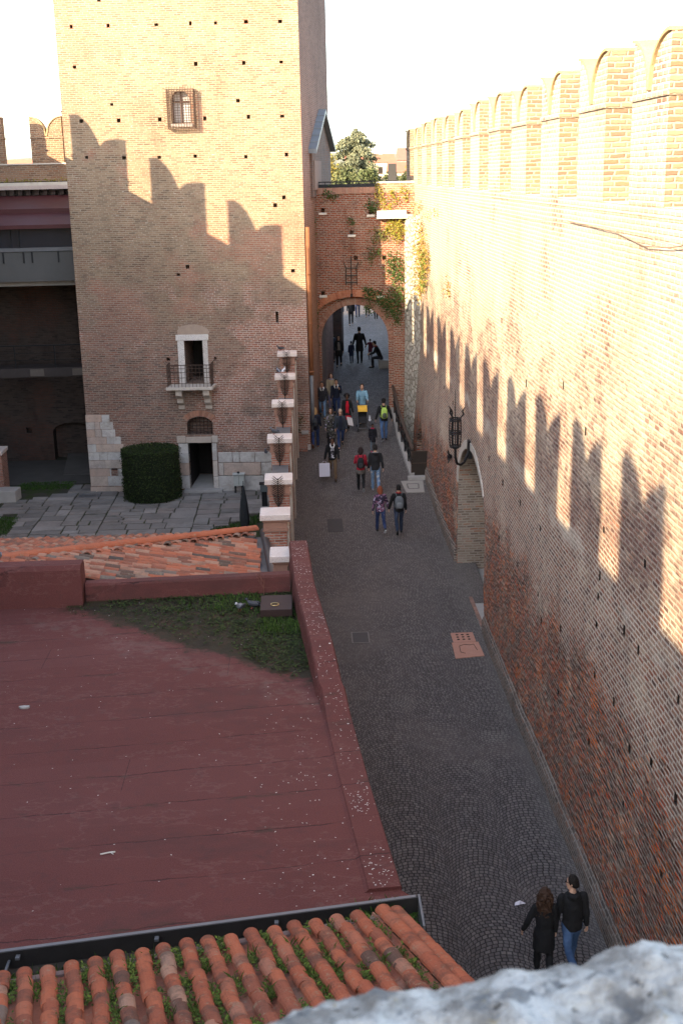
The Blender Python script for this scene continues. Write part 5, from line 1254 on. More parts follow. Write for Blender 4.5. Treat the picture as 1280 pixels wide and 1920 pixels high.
def rock_mat():
    g = G('weathered_limestone'); v = g.obj(); n = g.noise(v, 14, 5, .7); f = g.noise(v, 60, 3, .7); m = g.noise(v, 24, 4, .6)
    col = g.mix(g.step(n, .40, .60), (.21,.19,.165), (.50,.475,.43)); col = g.mix(g.math('MULTIPLY', g.step(m, .56, .64), .8), col, (.13,.128,.125)); col = g.mix(g.math('MULTIPLY', g.step(f, .62, .7), .7), col, (.30,.24,.14))
    pt_ = g.math('MULTIPLY', g.math('SUBTRACT', 1.0, g.step(g.voro(g.vmath('ADD', v, g.vmath('MULTIPLY', g.noise(v, 40, 3, .7, True), (.02,.02,.02))), 70), .06, .24)), g.step(g.noise(v, 18, 3), .45, .6)); col = g.mix(pt_, col, (.07,.062,.052))
    g.set('Base Color', col); g.bump(g.math('ADD', g.math('SUBTRACT', f, pt_), n), .9, .01); return g.m
b.build('stone', rock_mat(), rk, smooth=True)
# ================================================================ people
def remesh(mb, vox, it=2):
    me = mb.mesh('tmp'); bm = bmesh.new(); bm.from_mesh(me); bmesh.ops.recalc_face_normals(bm, faces=bm.faces); bm.to_mesh(me); bm.free()
    o = bpy.data.objects.new('tmp', me); COL.objects.link(o)
    m = o.modifiers.new('r', 'REMESH'); m.mode = 'VOXEL'; m.voxel_size = vox
    if it:
        m = o.modifiers.new('s', 'SMOOTH'); m.factor = .5; m.iterations = it
    bpy.context.view_layer.update(); dg = bpy.context.evaluated_depsgraph_get()
    me2 = bpy.data.meshes.new_from_object(o.evaluated_get(dg)); bpy.data.objects.remove(o); bpy.data.meshes.remove(me); return me2
def place(me, name, mat, parent):
    if name in ('jacket','coat','trousers','skirt') and parent.location.y < 56:
        for v in me.vertices:
            c = v.co; v.co = c+v.normal*(.013*mnoise.noise((c.x*11, c.y*11, c.z*8)))
    me.name = name; me.polygons.foreach_set('use_smooth', [True]*len(me.polygons))
    o = bpy.data.objects.new(name, me); COL.objects.link(o); me.materials.clear(); me.materials.append(mat); o.parent = parent; return o
def ell(c, rx, ry, n=14, tilt=None):
    c = Vector(c); return [c+Vector((rx*math.cos(2*math.pi*k/n), ry*math.sin(2*math.pi*k/n), 0)) for k in range(n)]
def capped(mb, pts, rad, n=10):
    """limb with rounded ends"""
    P = [Vector(p) for p in pts]; a = (P[0]-P[1]).normalized()*rad[0]; b = (P[-1]-P[-2]).normalized()*rad[-1]
    mb.tube([P[0]+a*.85, P[0]+a*.5]+P+[P[-1]+b*.5, P[-1]+b*.85], [rad[0]*.45, rad[0]*.85]+list(rad)+[rad[-1]*.85, rad[-1]*.45], n)
_cl = {}
def cloth(c, kind='plain', c2=None):
    key = (c, kind, c2)
    if key in _cl: return _cl[key]
    g = G('cloth_'+kind); v = g.obj(); n = g.noise(v, 5, 4, .6); f = g.noise(v, 120, 2, .6)
    col = g.mix(n, tuple(x*.75 for x in c), tuple(min(1, x*1.25) for x in c))
    if kind == 'floral':
        vc = g.voro(g.vmath('ADD', v, g.vmath('MULTIPLY', g.noise(v, 12, 2, .5, True), (.06,.06,.06))), 17, 'F1', 'Color'); r = g.sep(vc)[0]
        col = g.mix(g.step(r, .52, .58), col, c2); col = g.mix(g.step(r, .84, .88), col, (.30,.26,.34))
    if kind == 'denim':
        col = g.mix(g.math('MULTIPLY', g.step(g.noise(v, 3, 3, .6), .45, .65), .6), col, tuple(min(1, x*1.7+.02) for x in c))
    if kind == 'ripped':
        col = g.mix(g.step(g.noise(g.vmath('MULTIPLY', v, (1,1,.6)), 9, 3, .6), .56, .6), col, (.35,.36,.38))
    h = g.noise(g.vmath('MULTIPLY', v, (1,1,.5)), 9, 3, .6)
    if kind == 'quilted':
        z = g.sep(v)[2]; w_ = g.math('ABSOLUTE', g.math('SINE', g.math('MULTIPLY', z, 42.0))); h = g.math('ADD', g.math('MULTIPLY', h, .4), w_)
        col = g.mix(g.step(w_, .0, .3), tuple(x*.45 for x in c), col)
    g.set('Base Color', col); g.set('Roughness', .85); g.bump(g.math('ADD', h, g.math('MULTIPLY', f, .2)), .8, .03)
    _cl[key] = g.m; return g.m
_sk = {}
def skin_mat(c):
    if c not in _sk:
        g = G('skin'); n = g.noise(g.obj(), 12, 3); g.set('Base Color', g.mix(n, tuple(x*.85 for x in c), c)); g.set('Roughness', .6); _sk[c] = g.m
    return _sk[c]
_hm = {}
def hair_mat(c):
    if c not in _hm:
        g = G('hair'); v = g.vmath('MULTIPLY', g.obj(), (1,1,.25)); n = g.noise(v, 60, 3, .7)
        g.set('Base Color', g.mix(n, tuple(x*.5 for x in c), tuple(x*1.5 for x in c))); g.set('Roughness', .55); g.bump(n, .9, .02); _hm[c] = g.m
    return _hm[c]
LIGHT, TAN, BROWN = (.50,.30,.21), (.40,.22,.14), (.10,.05,.032)
M_EYE = plain('eye_dark', (.02,.015,.012), .4, .1, 5, bump=0); M_LIP = plain('lips', (.30,.10,.08), .6, .1, 5, bump=0)

def person(label, x, y, head, h, top, bottom, hair, skin=LIGHT, tl_='jacket', topk='plain', top2=None, botk='denim', hs='short', shoes=(.02,.02,.02), sole=None,
           stride=.35, lead=1, arms=((-.3,.12,.35),(.3,.12,.35)), hood=None, skirt=None, female=False, collar=None, shirt=None, scarf=None, z=None, face=False, vox=.017, look=0.0, lean=0.05, seated=False, glasses=False, group=None):
    """arms: per side (forward angle, outward angle, elbow bend); head: 0 = walking away from the viewer"""
    k = h/1.75; t = thing('person', label, 'person', (x, y, gz(y) if z is None else z), head, group)
    hipz, thigh, shank = .92*k, .43*k, .42*k
    sh_w = (.165 if female else .185)*k; hip_w = .095*k
    J = {}
    for s in (-1, 1):
        a = stride*(1 if s == lead else -1)*.55; kb = .12 if s == lead else .12+stride*1.1
        if seated: a, kb = 1.45, 1.5
        H_ = Vector((s*hip_w, 0, hipz)); K_ = H_+Vector((0, math.sin(a), -math.cos(a)))*thigh; a2 = a-kb
        A_ = K_+Vector((0, math.sin(a2), -math.cos(a2)))*shank; J[s] = (H_, K_, A_, a2)
    low = min(J[s][2].z for s in (-1, 1))-.075*k
    if seated: low = 0 if False else min(J[s][2].z for s in (-1,1))-.075*k
    off = Vector((0, 0, -low))
    for s in (-1, 1): J[s] = tuple(p+off for p in J[s][:3])+(J[s][3],)
    ln = lambda zz: Vector((0, lean*(zz-.92)*k*1.2, 0))
    B = lambda zz, dx=0, dy=0: Vector((dx*k, dy*k, zz*k))+off+ln(zz)
    SH = {s: B(1.41, s*sh_w/k) for s in (-1, 1)}; AR = {}
    for i, s in enumerate((-1, 1)):
        f, o_, e = arms[i]
        d1 = Vector((s*math.sin(o_), math.sin(f)*math.cos(o_), -math.cos(f)*math.cos(o_))); f2 = f+e
        inward = .35 if e > .8 else .1
        d2 = Vector((s*math.sin(o_)*(1-inward*2)-s*inward*.6*(e > .8), math.sin(f2), -math.cos(f2))).normalized()
        E1 = SH[s]+d1*.285*k; W1 = E1+d2*.25*k; AR[s] = (E1, W1, d2)
    # --- body, one continuous surface
    b = MB(); HC = B(1.635, 0, .012)
    b.rings([ell(B(zz, 0, dy), rx*k, ry*k) for zz, rx, ry, dy in ((.86,.10,.08,0),(.92,.15,.105,0),(1.05,.135,.095,0),(1.25,.15,.11,0),(1.38,.155,.095,0),(1.44,.09,.07,0),(1.50,.055,.058,.0),(1.56,.052,.058,.01))], True)
    ql = look; cr, sr = math.cos(ql), math.sin(ql); HR = lambda v: Vector((v.x*cr-v.y*sr, v.x*sr+v.y*cr, v.z))*k
    hd_ = []
    for zz, rx, ry, dy in ((-.125,.030,.030,.035),(-.112,.046,.052,.032),(-.08,.058,.075,.018),(-.035,.068,.088,.006),(.015,.074,.096,0),(.06,.074,.096,-.004),(.095,.062,.082,-.008),(.118,.036,.05,-.01),(.124,.012,.02,-.01)):
        hd_.append([HC+HR(Vector((rx*math.cos(2*math.pi*q/14), ry*math.sin(2*math.pi*q/14)+dy, zz))) for q in range(14)])
    b.rings(hd_, True)
    b.rings([[HC+HR(Vector(v)) for v in q] for q in (((-.007,.085,.022),(.007,.085,.022),(.006,.098,.022),(-.006,.098,.022)),((-.017,.085,-.032),(.017,.085,-.032),(.013,.122,-.030),(-.013,.122,-.030)),((-.012,.085,-.042),(.012,.085,-.042),(.010,.112,-.040),(-.010,.112,-.040)))], True)
    for s in (-1, 1):
        b.tube([HC+HR(Vector((s*.066,-.012,-.03))), HC+HR(Vector((s*.082,-.018,.0))), HC+HR(Vector((s*.070,-.016,.032)))], [.010*k,.020*k,.010*k], 6)
        H_, K_, A_, a2 = J[s]
        capped(b, [H_, H_.lerp(K_, .5), K_, K_.lerp(A_, .35), A_], [.078*k,.070*k,.052*k,.055*k,.036*k])
        E1, W1, d2 = AR[s]
        capped(b, [SH[s], SH[s].lerp(E1, .5), E1, E1.lerp(W1, .3), W1], [.048*k,.045*k,.037*k,.037*k,.026*k])
        capped(b, [A_, A_+Vector((0,.10*k,-.03*k))], [.035*k,.030*k])
    body = remesh(b, min(vox, .016), 2)
    # hands: palm, four unequal curled fingers and a thumb leaving the side of the palm
    hb = MB()
    for s in (-1, 1):
        E1, W1, d2 = AR[s]; sd = Vector((s, 0, 0)); sd = (sd-d2*sd.dot(d2)).normalized(); fw = d2.cross(sd)*s; fw = fw if fw.y > 0 else -fw
        # palm faces inward: width runs front-back (fw), thickness along sd
        c0 = W1-d2*.01*k; rs = []
        for tt, w_, th_ in ((0,.022,.019),(.03,.034,.018),(.065,.040,.016),(.088,.038,.012)):
            c = c0+d2*tt*k; rs.append([c+fw*w_*k*math.cos(q*.7854)+sd*th_*k*math.sin(q*.7854) for q in range(8)])
        hb.rings(rs, True)
        for fi, (o_, L) in enumerate(((.030,.070),(.010,.080),(-.010,.074),(-.029,.058))):
            p0_ = c0+d2*.085*k+fw*o_*k; c1 = (d2-sd*.30).normalized(); c2 = (d2-sd*.85).normalized(); c3 = (d2*.6-sd).normalized()
            q1 = p0_+c1*L*.42*k; q2 = q1+c2*L*.33*k; q3 = q2+c3*L*.28*k
            hb.tube([p0_, q1, q2, q3], [.0095*k,.009*k,.008*k,.0055*k], 6)
        p0_ = c0+d2*.03*k+fw*.028*k; q1 = p0_+(fw*.8+d2*.7-sd*.25).normalized()*.035*k; q2 = q1+(fw*.25+d2-sd*.5).normalized()*.028*k
        hb.tube([p0_, q1, q2], [.013*k,.011*k,.007*k], 6)
    bm = bmesh.new(); bm.from_mesh(body); hm = hb.mesh(); bm.from_mesh(hm); bm.to_mesh(body); bm.free()
    place(body, 'body', skin_mat(skin), t)
    if face:
        for nm, pts, m_, r_ in (('eye', ((-.03,.086,.012),), M_EYE, .009), ('eye', ((.03,.086,.012),), M_EYE, .009), ('mouth', ((-.022,.098,-.066),(0,.103,-.066),(.022,.098,-.066)), M_LIP, .006)):
            e_ = MB()
            if len(pts) == 1: e_.ball(HC+HR(Vector(pts[0])), (r_*1.6*k, r_*k, r_*k), 8, 5)
            else: e_.tube([HC+HR(Vector(q)) for q in pts], r_*k, 6)
            e_.build(nm, m_, t, smooth=True, world=False)
    if glasses:
        e_ = MB()
        for s in (-1, 1): e_.ball(HC+HR(Vector((s*.032,.093,.014))), (.028*k,.012*k,.018*k), 8, 5)
        for s in (-1, 1): e_.tube([HC+HR(Vector((s*.055,.09,.02))), HC+HR(Vector((s*.078,-.01,.02)))], .006*k, 5)
        e_.tube([HC+HR(Vector((-.01,.1,.018))), HC+HR(Vector((.01,.1,.018)))], .005*k, 5); e_.build('glasses', M_BLACK, t, smooth=True, world=False)
    # --- trousers or skirt
    g_ = .016*k; b = MB()
    b.rings([ell(B(zz), (rx+.01)*k, (ry+.01)*k) for zz, rx, ry in ((.80,.10,.085),(.86,.150,.112),(.95,.155,.112),(1.02,.145,.105))], True)
    for s in (-1, 1):
        H_, K_, A_, a2 = J[s]
        capped(b, [H_, H_.lerp(K_, .4), K_, K_.lerp(A_, .35), A_.lerp(K_, .08)], [.088*k,.082*k,.066*k,.068*k,.056*k])
    place(remesh(b, vox, 2), 'trousers', cloth(bottom, botk), t)
    if skirt:
        zlow = skirt[1]; b = MB(); b.rings([ell(B(zz), rx*k, ry*k) for zz, rx, ry in ((zlow,.20,.185),(zlow+.15,.195,.17),(.86,.175,.13),(1.03,.15,.11))], True)
        place(remesh(b, vox, 2), 'skirt', cloth(skirt[0]), t)
    # --- shoes
    for s in (-1, 1):
        H_, K_, A_, a2 = J[s]; b = MB(); tp = max(-.9, min(.35, a2+.0)); fd = Vector((0, math.cos(tp*.8), math.sin(tp*.8))); ud = Vector((0,-math.sin(tp*.8), math.cos(tp*.8)))
        if J[s][2].z < .12*k: fd, ud = Vector((0,1,0)), Vector((0,0,1))
        c = A_-ud*.040*k; rs = []
        for u, w_, hh_, zo in ((-.065,.028,.035,.0),(-.03,.038,.050,.012),(.03,.038,.050,.010),(.10,.045,.033,-.008),(.165,.040,.024,-.016),(.195,.020,.014,-.02)):
            cc = c+fd*u*k+ud*zo*k; rs.append([cc+Vector((1,0,0))*w_*k*math.cos(q*.7854)+ud*hh_*k*math.sin(q*.7854) for q in range(8)])
        b.rings(rs, True); so = b.build('shoe', cloth(shoes), t, smooth=True, world=False)
        if sole:
            b = MB(); b.rings([[c+fd*u*k+Vector((sx*w_*k,0,0))-ud*(.036+dz)*k for sx, dz in ((-1,0),(1,0),(1,.018),(-1,.018))] for u, w_ in ((-.07,.03),(.1,.05),(.19,.032))], True); b.build('sole', cloth(sole), so, smooth=False, world=False)
    # --- upper garment
    zl, fl = {'jacket': (.84, .0), 'coat': (.60, .035), 'long': (.42, .05), 'sweater': (.88, -.008)}[tl_]
    if seated: zl = .88
    ex = .024
    b = MB(); prof = [(zl,.150+fl,.118+fl),(max(zl+.1,.90),.158+fl*.5,.122+fl*.3),(1.03,.146-.012*female,.112),(1.24,.160-.006*female,.124),(1.37,.170-.012*female,.112),(1.43,.125,.095),(1.475,.075,.075)]
    b.rings([ell(B(zz), (rx+ex*.6)*k, (ry+ex*.5)*k, 16) for zz, rx, ry in prof], True)
    for s in (-1, 1):
        E1, W1, d2 = AR[s]; capped(b, [SH[s]-Vector((s*.012*k,0,0)), SH[s].lerp(E1, .5), E1, E1.lerp(W1, .5), W1-d2*.012*k], [.072*k,.066*k,.058*k,.052*k,.043*k])
    if hood: b.tube([B(1.47,-.08,-.05), B(1.46,-.05,-.105), B(1.455,0,-.125), B(1.46,.05,-.105), B(1.47,.08,-.05)], [.035*k,.05*k,.055*k,.05*k,.035*k], 8)
    if collar is None and not hood: b.tube([B(1.475+0.008*math.sin(q*.5236), .066*math.cos(q*.5236), .062*math.sin(q*.5236)) for q in range(13)], .020*k, 6)
    place(remesh(b, vox, 2), 'jacket' if tl_ in ('jacket','sweater') else 'coat', cloth(top, topk, top2), t)
    if hood:
        b = MB(); b.tube([B(1.485,-.085,.0), B(1.475,-.07,-.07), B(1.47,0,-.115), B(1.475,.07,-.07), B(1.485,.085,.0)], [.022*k,.035*k,.04*k,.035*k,.022*k], 8); b.build('hood', cloth(hood), t, smooth=True, world=False)
    if collar:
        b = MB()
        for s in (-1, 1): b.tube([B(1.49,s*.005,-.075), B(1.495,s*.065,-.03), B(1.46,s*.075,.05), B(1.36,s*.045,.125)], [.028*k,.032*k,.030*k,.016*k], 6)
        b.build('collar', cloth(collar), t, smooth=True, world=False)
    if shirt:
        c_, kd, lo, hi = shirt; b = MB(); b.rings([[B(zz,-w_,dy) , B(zz,w_,dy), B(zz,w_*.8,dy+.022), B(zz,-w_*.8,dy+.022)] for zz, w_, dy in ((lo,.085,.124),(1.05,.075,.108),(1.24,.078,.122),(hi,.05,.10))], True); b.build('shirt', cloth(c_, kd, (.42,.42,.44)), t, world=False)
    if scarf:
        b = MB(); b.tube([B(1.49+.012*math.sin(q*.5236*2), .082*math.cos(q*.5236), .01+.078*math.sin(q*.5236)) for q in range(13)], .034*k, 7); b.build('scarf', cloth(scarf), t, smooth=True, world=False)
    # --- hair
    hc = hair; b = MB(); hv = lambda *v: HC+HR(Vector(v))
    if hs != 'none':
        rs = []
        for i in range(7):
            u = i/6; zz = .0+.146*math.sin(u*math.pi/2); rr = max(.06, math.cos(u*math.pi/2))**.55
            rs.append([hv(.088*rr*math.cos(q*.4488), -.014+(.100 if math.sin(q*.4488) < 0 else .094)*rr*math.sin(q*.4488)-.004*u, zz-(.055*(1-u) if math.sin(q*.4488) < -.3 else 0)+(.045*(1-u) if math.sin(q*.4488) > .55 else 0)) for q in range(14)])
        b.rings(rs, True)
        if hs in ('long', 'curly', 'bob', 'cap_long'):
            zl_ = {'long': -.30, 'curly': -.33, 'bob': -.15, 'cap_long': -.2}[hs]; fat = 1.5 if hs == 'curly' else 1.0
            b.rings([[hv(rx*fat*math.cos(q*.4488), cy_+ry*fat*math.sin(q*.4488), zz) for q in range(14)] for zz, rx, ry, cy_ in ((zl_,.062,.034,-.085),(zl_*.65,.088,.045,-.078),(zl_*.3,.093,.060,-.055),(.03,.086,.075,-.035),(.10,.06,.06,-.02))], True)
            for s in (-1, 1): capped(b, [hv(s*.075,.0,.05), hv(s*.088,.005,-.05), hv(s*.088,.01,zl_*.62)], [.022*k*fat,.027*k*fat,.018*k*fat])
            if hs == 'curly':
                rq = random.Random(int(x*100)); 
                for _ in range(90):
                    a = rq.uniform(2.5, 6.9); zz = rq.uniform(zl_-.05, .10); b.ball(hv((.135-.02*(zz > 0))*math.cos(a)*(1 if zz < .03 else .75), -.055+.10*math.sin(a), zz), rq.uniform(.018,.034)*k, 6, 4)
        if hs == 'bun': b.ball(hv(0,-.10,.10), .045*k)
        if hs == 'puffs':
            for s in (-1, 1): b.ball(hv(s*.075,-.03,.10), .042*k)
        if hs == 'afro':
            rq = random.Random(3); b.ball(hv(0,-.03,.045), (.125*k,.12*k,.115*k))
            for _ in range(60):
                a, c_ = rq.uniform(0,6.283), rq.uniform(-.9,1); rr = math.sqrt(1-c_*c_)
                if math.sin(a)*rr > .55 and c_ < .5: continue
                b.ball(hv(.125*rr*math.cos(a), -.03+.12*rr*math.sin(a), .04+.115*c_), .032*k, 6, 4)
        if hs == 'beanie': b.ball(hv(0,-.012,.075), (.092*k,.104*k,.085*k))
        place(remesh(b, .010 if hs == 'curly' else .012, 1), 'hat' if hs == 'beanie' else 'hair', hair_mat(hc), t)
    def W_(p): return tl(t) @ p
    t_info = dict(obj=t, hands={s: W_(AR[s][1]+AR[s][2]*.09*k) for s in (-1, 1)}, back=W_(B(1.2, 0, -.15)), k=k, B=B)
    return t_info

def backpack(inf, label, c, c2=None, w=.15, hgt=.42):
    t = inf['obj']; k = inf['k']; B = inf['B']
    o = thing('backpack', label, 'backpack', tl(t) @ B(1.0, 0, -.2), t.rotation_euler.z)
    M = tl(t); b = MB(); zc = 1.20
    rs = [[B(zz, rx*math.copysign(abs(math.cos(q*.3927))**.6, math.cos(q*.3927)), -.145-dy+ry*math.copysign(abs(math.sin(q*.3927))**.6, math.sin(q*.3927))) for q in range(16)] for zz, rx, ry, dy in ((zc-hgt/2,w*.7,.05,.07),(zc-hgt/2+.04,w,.08,.07),(zc,w*1.02,.085,.075),(zc+hgt/2-.08,w*.92,.07,.065),(zc+hgt/2,w*.55,.04,.05))]
    rs = [[M @ v for v in r] for r in rs]; b.rings(rs, True); b.build('pack', cloth(c), o, smooth=True)
    b = MB(); rs = [[M @ B(zz, rx*math.cos(q*.5236), -.285+ry*math.sin(q*.5236)) for q in range(12)] for zz, rx, ry in ((zc-.19,w*.55,.02),(zc-.15,w*.7,.035),(zc-.02,w*.7,.035),(zc+.02,w*.5,.02))]
    b.rings(rs, True); b.build('pocket', cloth(c2 or tuple(x*.7 for x in c)), o, smooth=True)
    for s in (-1, 1):
        b = MB(); b.tube([M @ B(1.40,s*.09,-.135), M @ B(1.475,s*.10,-.04), M @ B(1.43,s*.115,.10), M @ B(1.22,s*.13,.155), M @ B(1.04,s*.165,.02), M @ B(1.05,s*.13,-.14)], .017*k, 6); b.build('strap', cloth(tuple(x*.6 for x in c)), o, smooth=True)
    return o
A, T_ = 0.0, math.pi                       # walking away / walking towards the viewer
BLK, NAVY, CHAR = (.012,.012,.013), (.014,.017,.03), (.03,.03,.032)
JEAN, JEANL, DJ = (.045,.085,.17), (.12,.19,.29), (.02,.033,.085)
person('woman with long curly brown hair and black coat walking in the foreground', 3.70, 17.2, A-.12, 1.64, BLK, BLK, (.045,.024,.015), hs='curly', tl_='coat', botk='plain', female=True, stride=.45, lead=-1, arms=((-.25,.42,.6),(.05,.1,.2)), vox=.013)
person('bearded man in dark glasses, black hooded jacket and blue jeans in the foreground', 4.20, 17.35, A+.05, 1.79, BLK, JEAN, (.012,.010,.009), hs='short', hood=BLK, stride=.75, lead=1, arms=((-.1,.2,.25),(-.2,.12,.3)), look=.95, glasses=True, face=True, sole=(.5,.5,.5), vox=.013)
person('red-haired woman in dark floral jacket holding the hand of the man with a grey backpack', 2.62, 41.2, A+.08, 1.72, (.03,.022,.04), DJ, (.20,.055,.025), topk='floral', top2=(.20,.09,.15), hs='bob', female=True, stride=.6, lead=-1, arms=((-.35,.25,.3),(.1,.32,.1)), sole=(.5,.5,.5))
i_ = person('man in black jacket and dark jeans with grey backpack holding a woman by the hand', 3.26, 41.05, A+.02, 1.80, BLK, (.02,.028,.05), (.012,.010,.010), collar=(.25,.03,.03), stride=.5, lead=1, arms=((.12,.3,.1),(-.15,.12,.3)))
backpack(i_, 'grey backpack on the back of the man holding hands', (.10,.11,.12), (.14,.15,.16))
i_ = person('woman in red jacket and black trousers with a black backpack, walking away', 2.14, 45.2, A-.05, 1.74, (.28,.02,.035), BLK, (.02,.012,.012), hs='bob', botk='plain', female=True, stride=.55, lead=-1, arms=((.3,.22,1.1),(.2,.15,.7)), sole=(.4,.4,.4), skirt=((.09,.08,.07), .74))
backpack(i_, 'black backpack worn by the woman in the red jacket', (.014,.014,.016), (.03,.03,.032), .13, .40)
person('person in black jacket with grey hood and pale jeans beside the red jacket', 2.70, 45.15, A+.0, 1.83, (.016,.016,.018), JEANL, (.012,.010,.010), hood=(.26,.26,.27), botk='ripped', stride=.45, lead=-1, arms=((.0,.12,.3),(-.2,.2,.25)), shirt=None, shoes=(.3,.3,.32), sole=(.6,.6,.6))
i_ = person('man in black jacket and blue jeans with lime green backpack walking up by the railing', 3.42, 50.7, A+.05, 1.80, BLK, JEAN, (.012,.01,.01), hs='beanie', stride=.3, lead=1, arms=((-.1,.3,.35),(-.1,.32,.35)), sole=(.5,.5,.5))
backpack(i_, 'lime green backpack worn by the man by the railing', (.33,.48,.10), (.07,.08,.06), .13, .44)
i_ = person('blond woman in navy jacket and jeans with small dark backpack, walking up on the left', .48, 50.1, A-.05, 1.70, NAVY, DJ, (.36,.22,.10), hs='bob', female=True, stride=.45, lead=1, arms=((-.3,.2,.3),(.25,.15,.4)), shoes=(.16,.07,.04))
backpack(i_, 'small dark backpack of the blond woman', (.035,.037,.042), None, .11, .3)
i_ = person('man in black jacket with white collar and khaki trousers carrying a white bag', 1.09, 46.5, T_+.03, 1.72, BLK, (.13,.085,.05), (.012,.01,.01), skin=BROWN, collar=(.62,.60,.58), shirt=((.03,.03,.035),'floral',.93,1.42), botk='plain', stride=.6, lead=-1, arms=((.15,.12,.3),(.1,.28,.15)), face=True, shoes=(.05,.035,.02))
hx = i_['hands'][1]; sb = thing('shopping_bag', 'large white paper shopping bag in the hand of the man in khaki trousers', 'bag', (hx.x, hx.y, hx.z-.62))
b = MB(); b.prism([(hx.x-.21,hx.y-.08,hx.z-.60),(hx.x+.21,hx.y-.05,hx.z-.60),(hx.x+.21,hx.y+.09,hx.z-.60),(hx.x-.21,hx.y+.06,hx.z-.60)], (0,0,.52)); b.build('bag_body', plain('white_bag', (.68,.66,.74), .7, .06, 3), sb)
b = MB(); b.tube([(hx.x-.1,hx.y,hx.z-.08),(hx.x-.05,hx.y,hx.z+.01),(hx.x+.05,hx.y,hx.z+.01),(hx.x+.1,hx.y,hx.z-.08)], .008, 5); b.build('handle', cloth((.6,.58,.62)), sb)
person('sunglasses wearer in long dark patterned coat walking down beside the blond man', 1.14, 50.1, T_-.05, 1.70, (.035,.032,.028), BLK, (.05,.025,.015), topk='floral', top2=(.10,.095,.08), hs='bob', tl_='long', female=True, botk='plain', stride=.35, glasses=True, face=True, arms=((.1,.15,.4),(.1,.12,.4)))
person('blond man in dark jacket over navy sweater and jeans, walking down the ramp', 1.54, 49.95, T_+.02, 1.70, (.03,.035,.045), DJ, (.40,.32,.22), shirt=(NAVY,'plain',.86,1.46), stride=.5, lead=1, arms=((.1,.1,.3),(.2,.12,.5)), glasses=True, face=True, sole=(.55,.55,.55))
person('woman with black curly hair in black coat open over a red dress, walking down', 1.90, 51.9, T_+.08, 1.64, BLK, BLK, (.012,.010,.010), skin=BROWN, hs='afro', tl_='coat', botk='plain', shirt=((.42,.01,.025),'plain',.62,1.44), skirt=((.40,.01,.025), .56), female=True, stride=.4, arms=((.1,.2,.35),(.1,.15,.5)), face=True)
person('man in dark quilted jacket with white collar and pale jeans, walking down on the left', .86, 53.4, T_-.03, 1.70, (.035,.035,.042), JEANL, (.02,.014,.012), skin=TAN, topk='quilted', collar=(.6,.6,.6), stride=.45, lead=-1, arms=((.1,.14,.2),(-.1,.14,.2)), face=True, sole=(.6,.6,.6))
person('woman with long dark hair in beige jacket behind the man in the navy jumper', 1.30, 54.6, T_, 1.68, (.30,.24,.16), (.16,.15,.22), (.045,.022,.014), hs='long', tl_='coat', female=True, botk='plain', scarf=(.36,.33,.38), stride=.35, arms=((.3,.12,.9),(.05,.12,.2)), face=True)
person('man in navy jumper with white collar holding a hand to his chin', 1.50, 53.6, T_-.05, 1.72, NAVY, DJ, (.015,.011,.01), skin=TAN, collar=(.6,.6,.58), tl_='sweater', stride=.4, lead=-1, arms=((.5,.08,1.9),(.05,.12,.3)), face=True)
i_ = person('man in light blue hooded top pushing a pushchair down the ramp', 2.60, 52.7, T_, 1.78, (.16,.29,.38), DJ, (.045,.025,.015), hood=(.17,.30,.40), stride=.3, arms=((.55,.10,.75),(.55,.10,.75)), face=True, tl_='jacket')
person('small child in black padded jacket and pink shoes walking behind the couple', 2.86, 49.5, T_+.06, 1.17, (.016,.015,.02), (.09,.11,.13), (.012,.01,.01), skin=BROWN, topk='quilted', hs='bun', tl_='coat', scarf=(.42,.03,.08), shoes=(.42,.04,.12), stride=.3, arms=((.05,.12,.2),(.05,.12,.2)), face=True)
# pushchair
px_, py_ = 2.58, 52.02; pz = gz(51.9)
pc = thing('pushchair', 'black pushchair with a yellow canopy in front of the man in light blue', 'pushchair', (px_, py_, pz))
pb = lambda x, y, z: Vector((px_+x, py_+y, pz+z))
b = MB(); b.rings([[pb(-.19,-.12,.34),pb(.19,-.12,.34),pb(.19,.22,.38),pb(-.19,.22,.38)],[pb(-.20,-.14,.46),pb(.20,-.14,.46),pb(.20,.28,.62),pb(-.20,.28,.62)],[pb(-.19,.08,.62),pb(.19,.08,.62),pb(.19,.32,.86),pb(-.19,.32,.86)]], True); b.build('seat', cloth(BLK), pc)
b = MB(); rs = []
for i in range(9):
    a = math.pi*.10+math.pi*.62*i/8; rs.append([pb(-.22+.05*abs(math.cos(a)), .16-.30*math.cos(a), .74+.32*math.sin(a)), pb(.22-.05*abs(math.cos(a)), .16-.30*math.cos(a), .74+.32*math.sin(a)), pb(.21,.16-.28*math.cos(a),.73+.30*math.sin(a)), pb(-.21,.16-.28*math.cos(a),.73+.30*math.sin(a))])
b.rings(rs, True); b.build('canopy', cloth((.72,.42,.06)), pc)
b = MB(); b.rings([[pb(-.17,-.30,.36),pb(.17,-.30,.36),pb(.17,-.14,.42),pb(-.17,-.14,.42)],[pb(-.18,-.26,.50),pb(.18,-.26,.50),pb(.18,-.10,.60),pb(-.18,-.10,.60)]], True); b.build('footmuff', cloth((.02,.02,.022)), pc)
b = MB()
for s in (-1, 1):
    b.tube([pb(s*.22,-.30,.10), pb(s*.21,.0,.42), pb(s*.20,.34,.86), pb(s*.20,.55,1.0)], .016, 6); b.tube([pb(s*.23,.36,.12), pb(s*.21,.1,.52)], .016, 6)
b.tube([pb(-.20,.55,1.0), pb(.20,.55,1.0)], .02, 6); b.tube([pb(-.2,-.28,.12), pb(.2,-.28,.12)], .012, 6); b.build('pushchair_frame', M_GREY, pc)
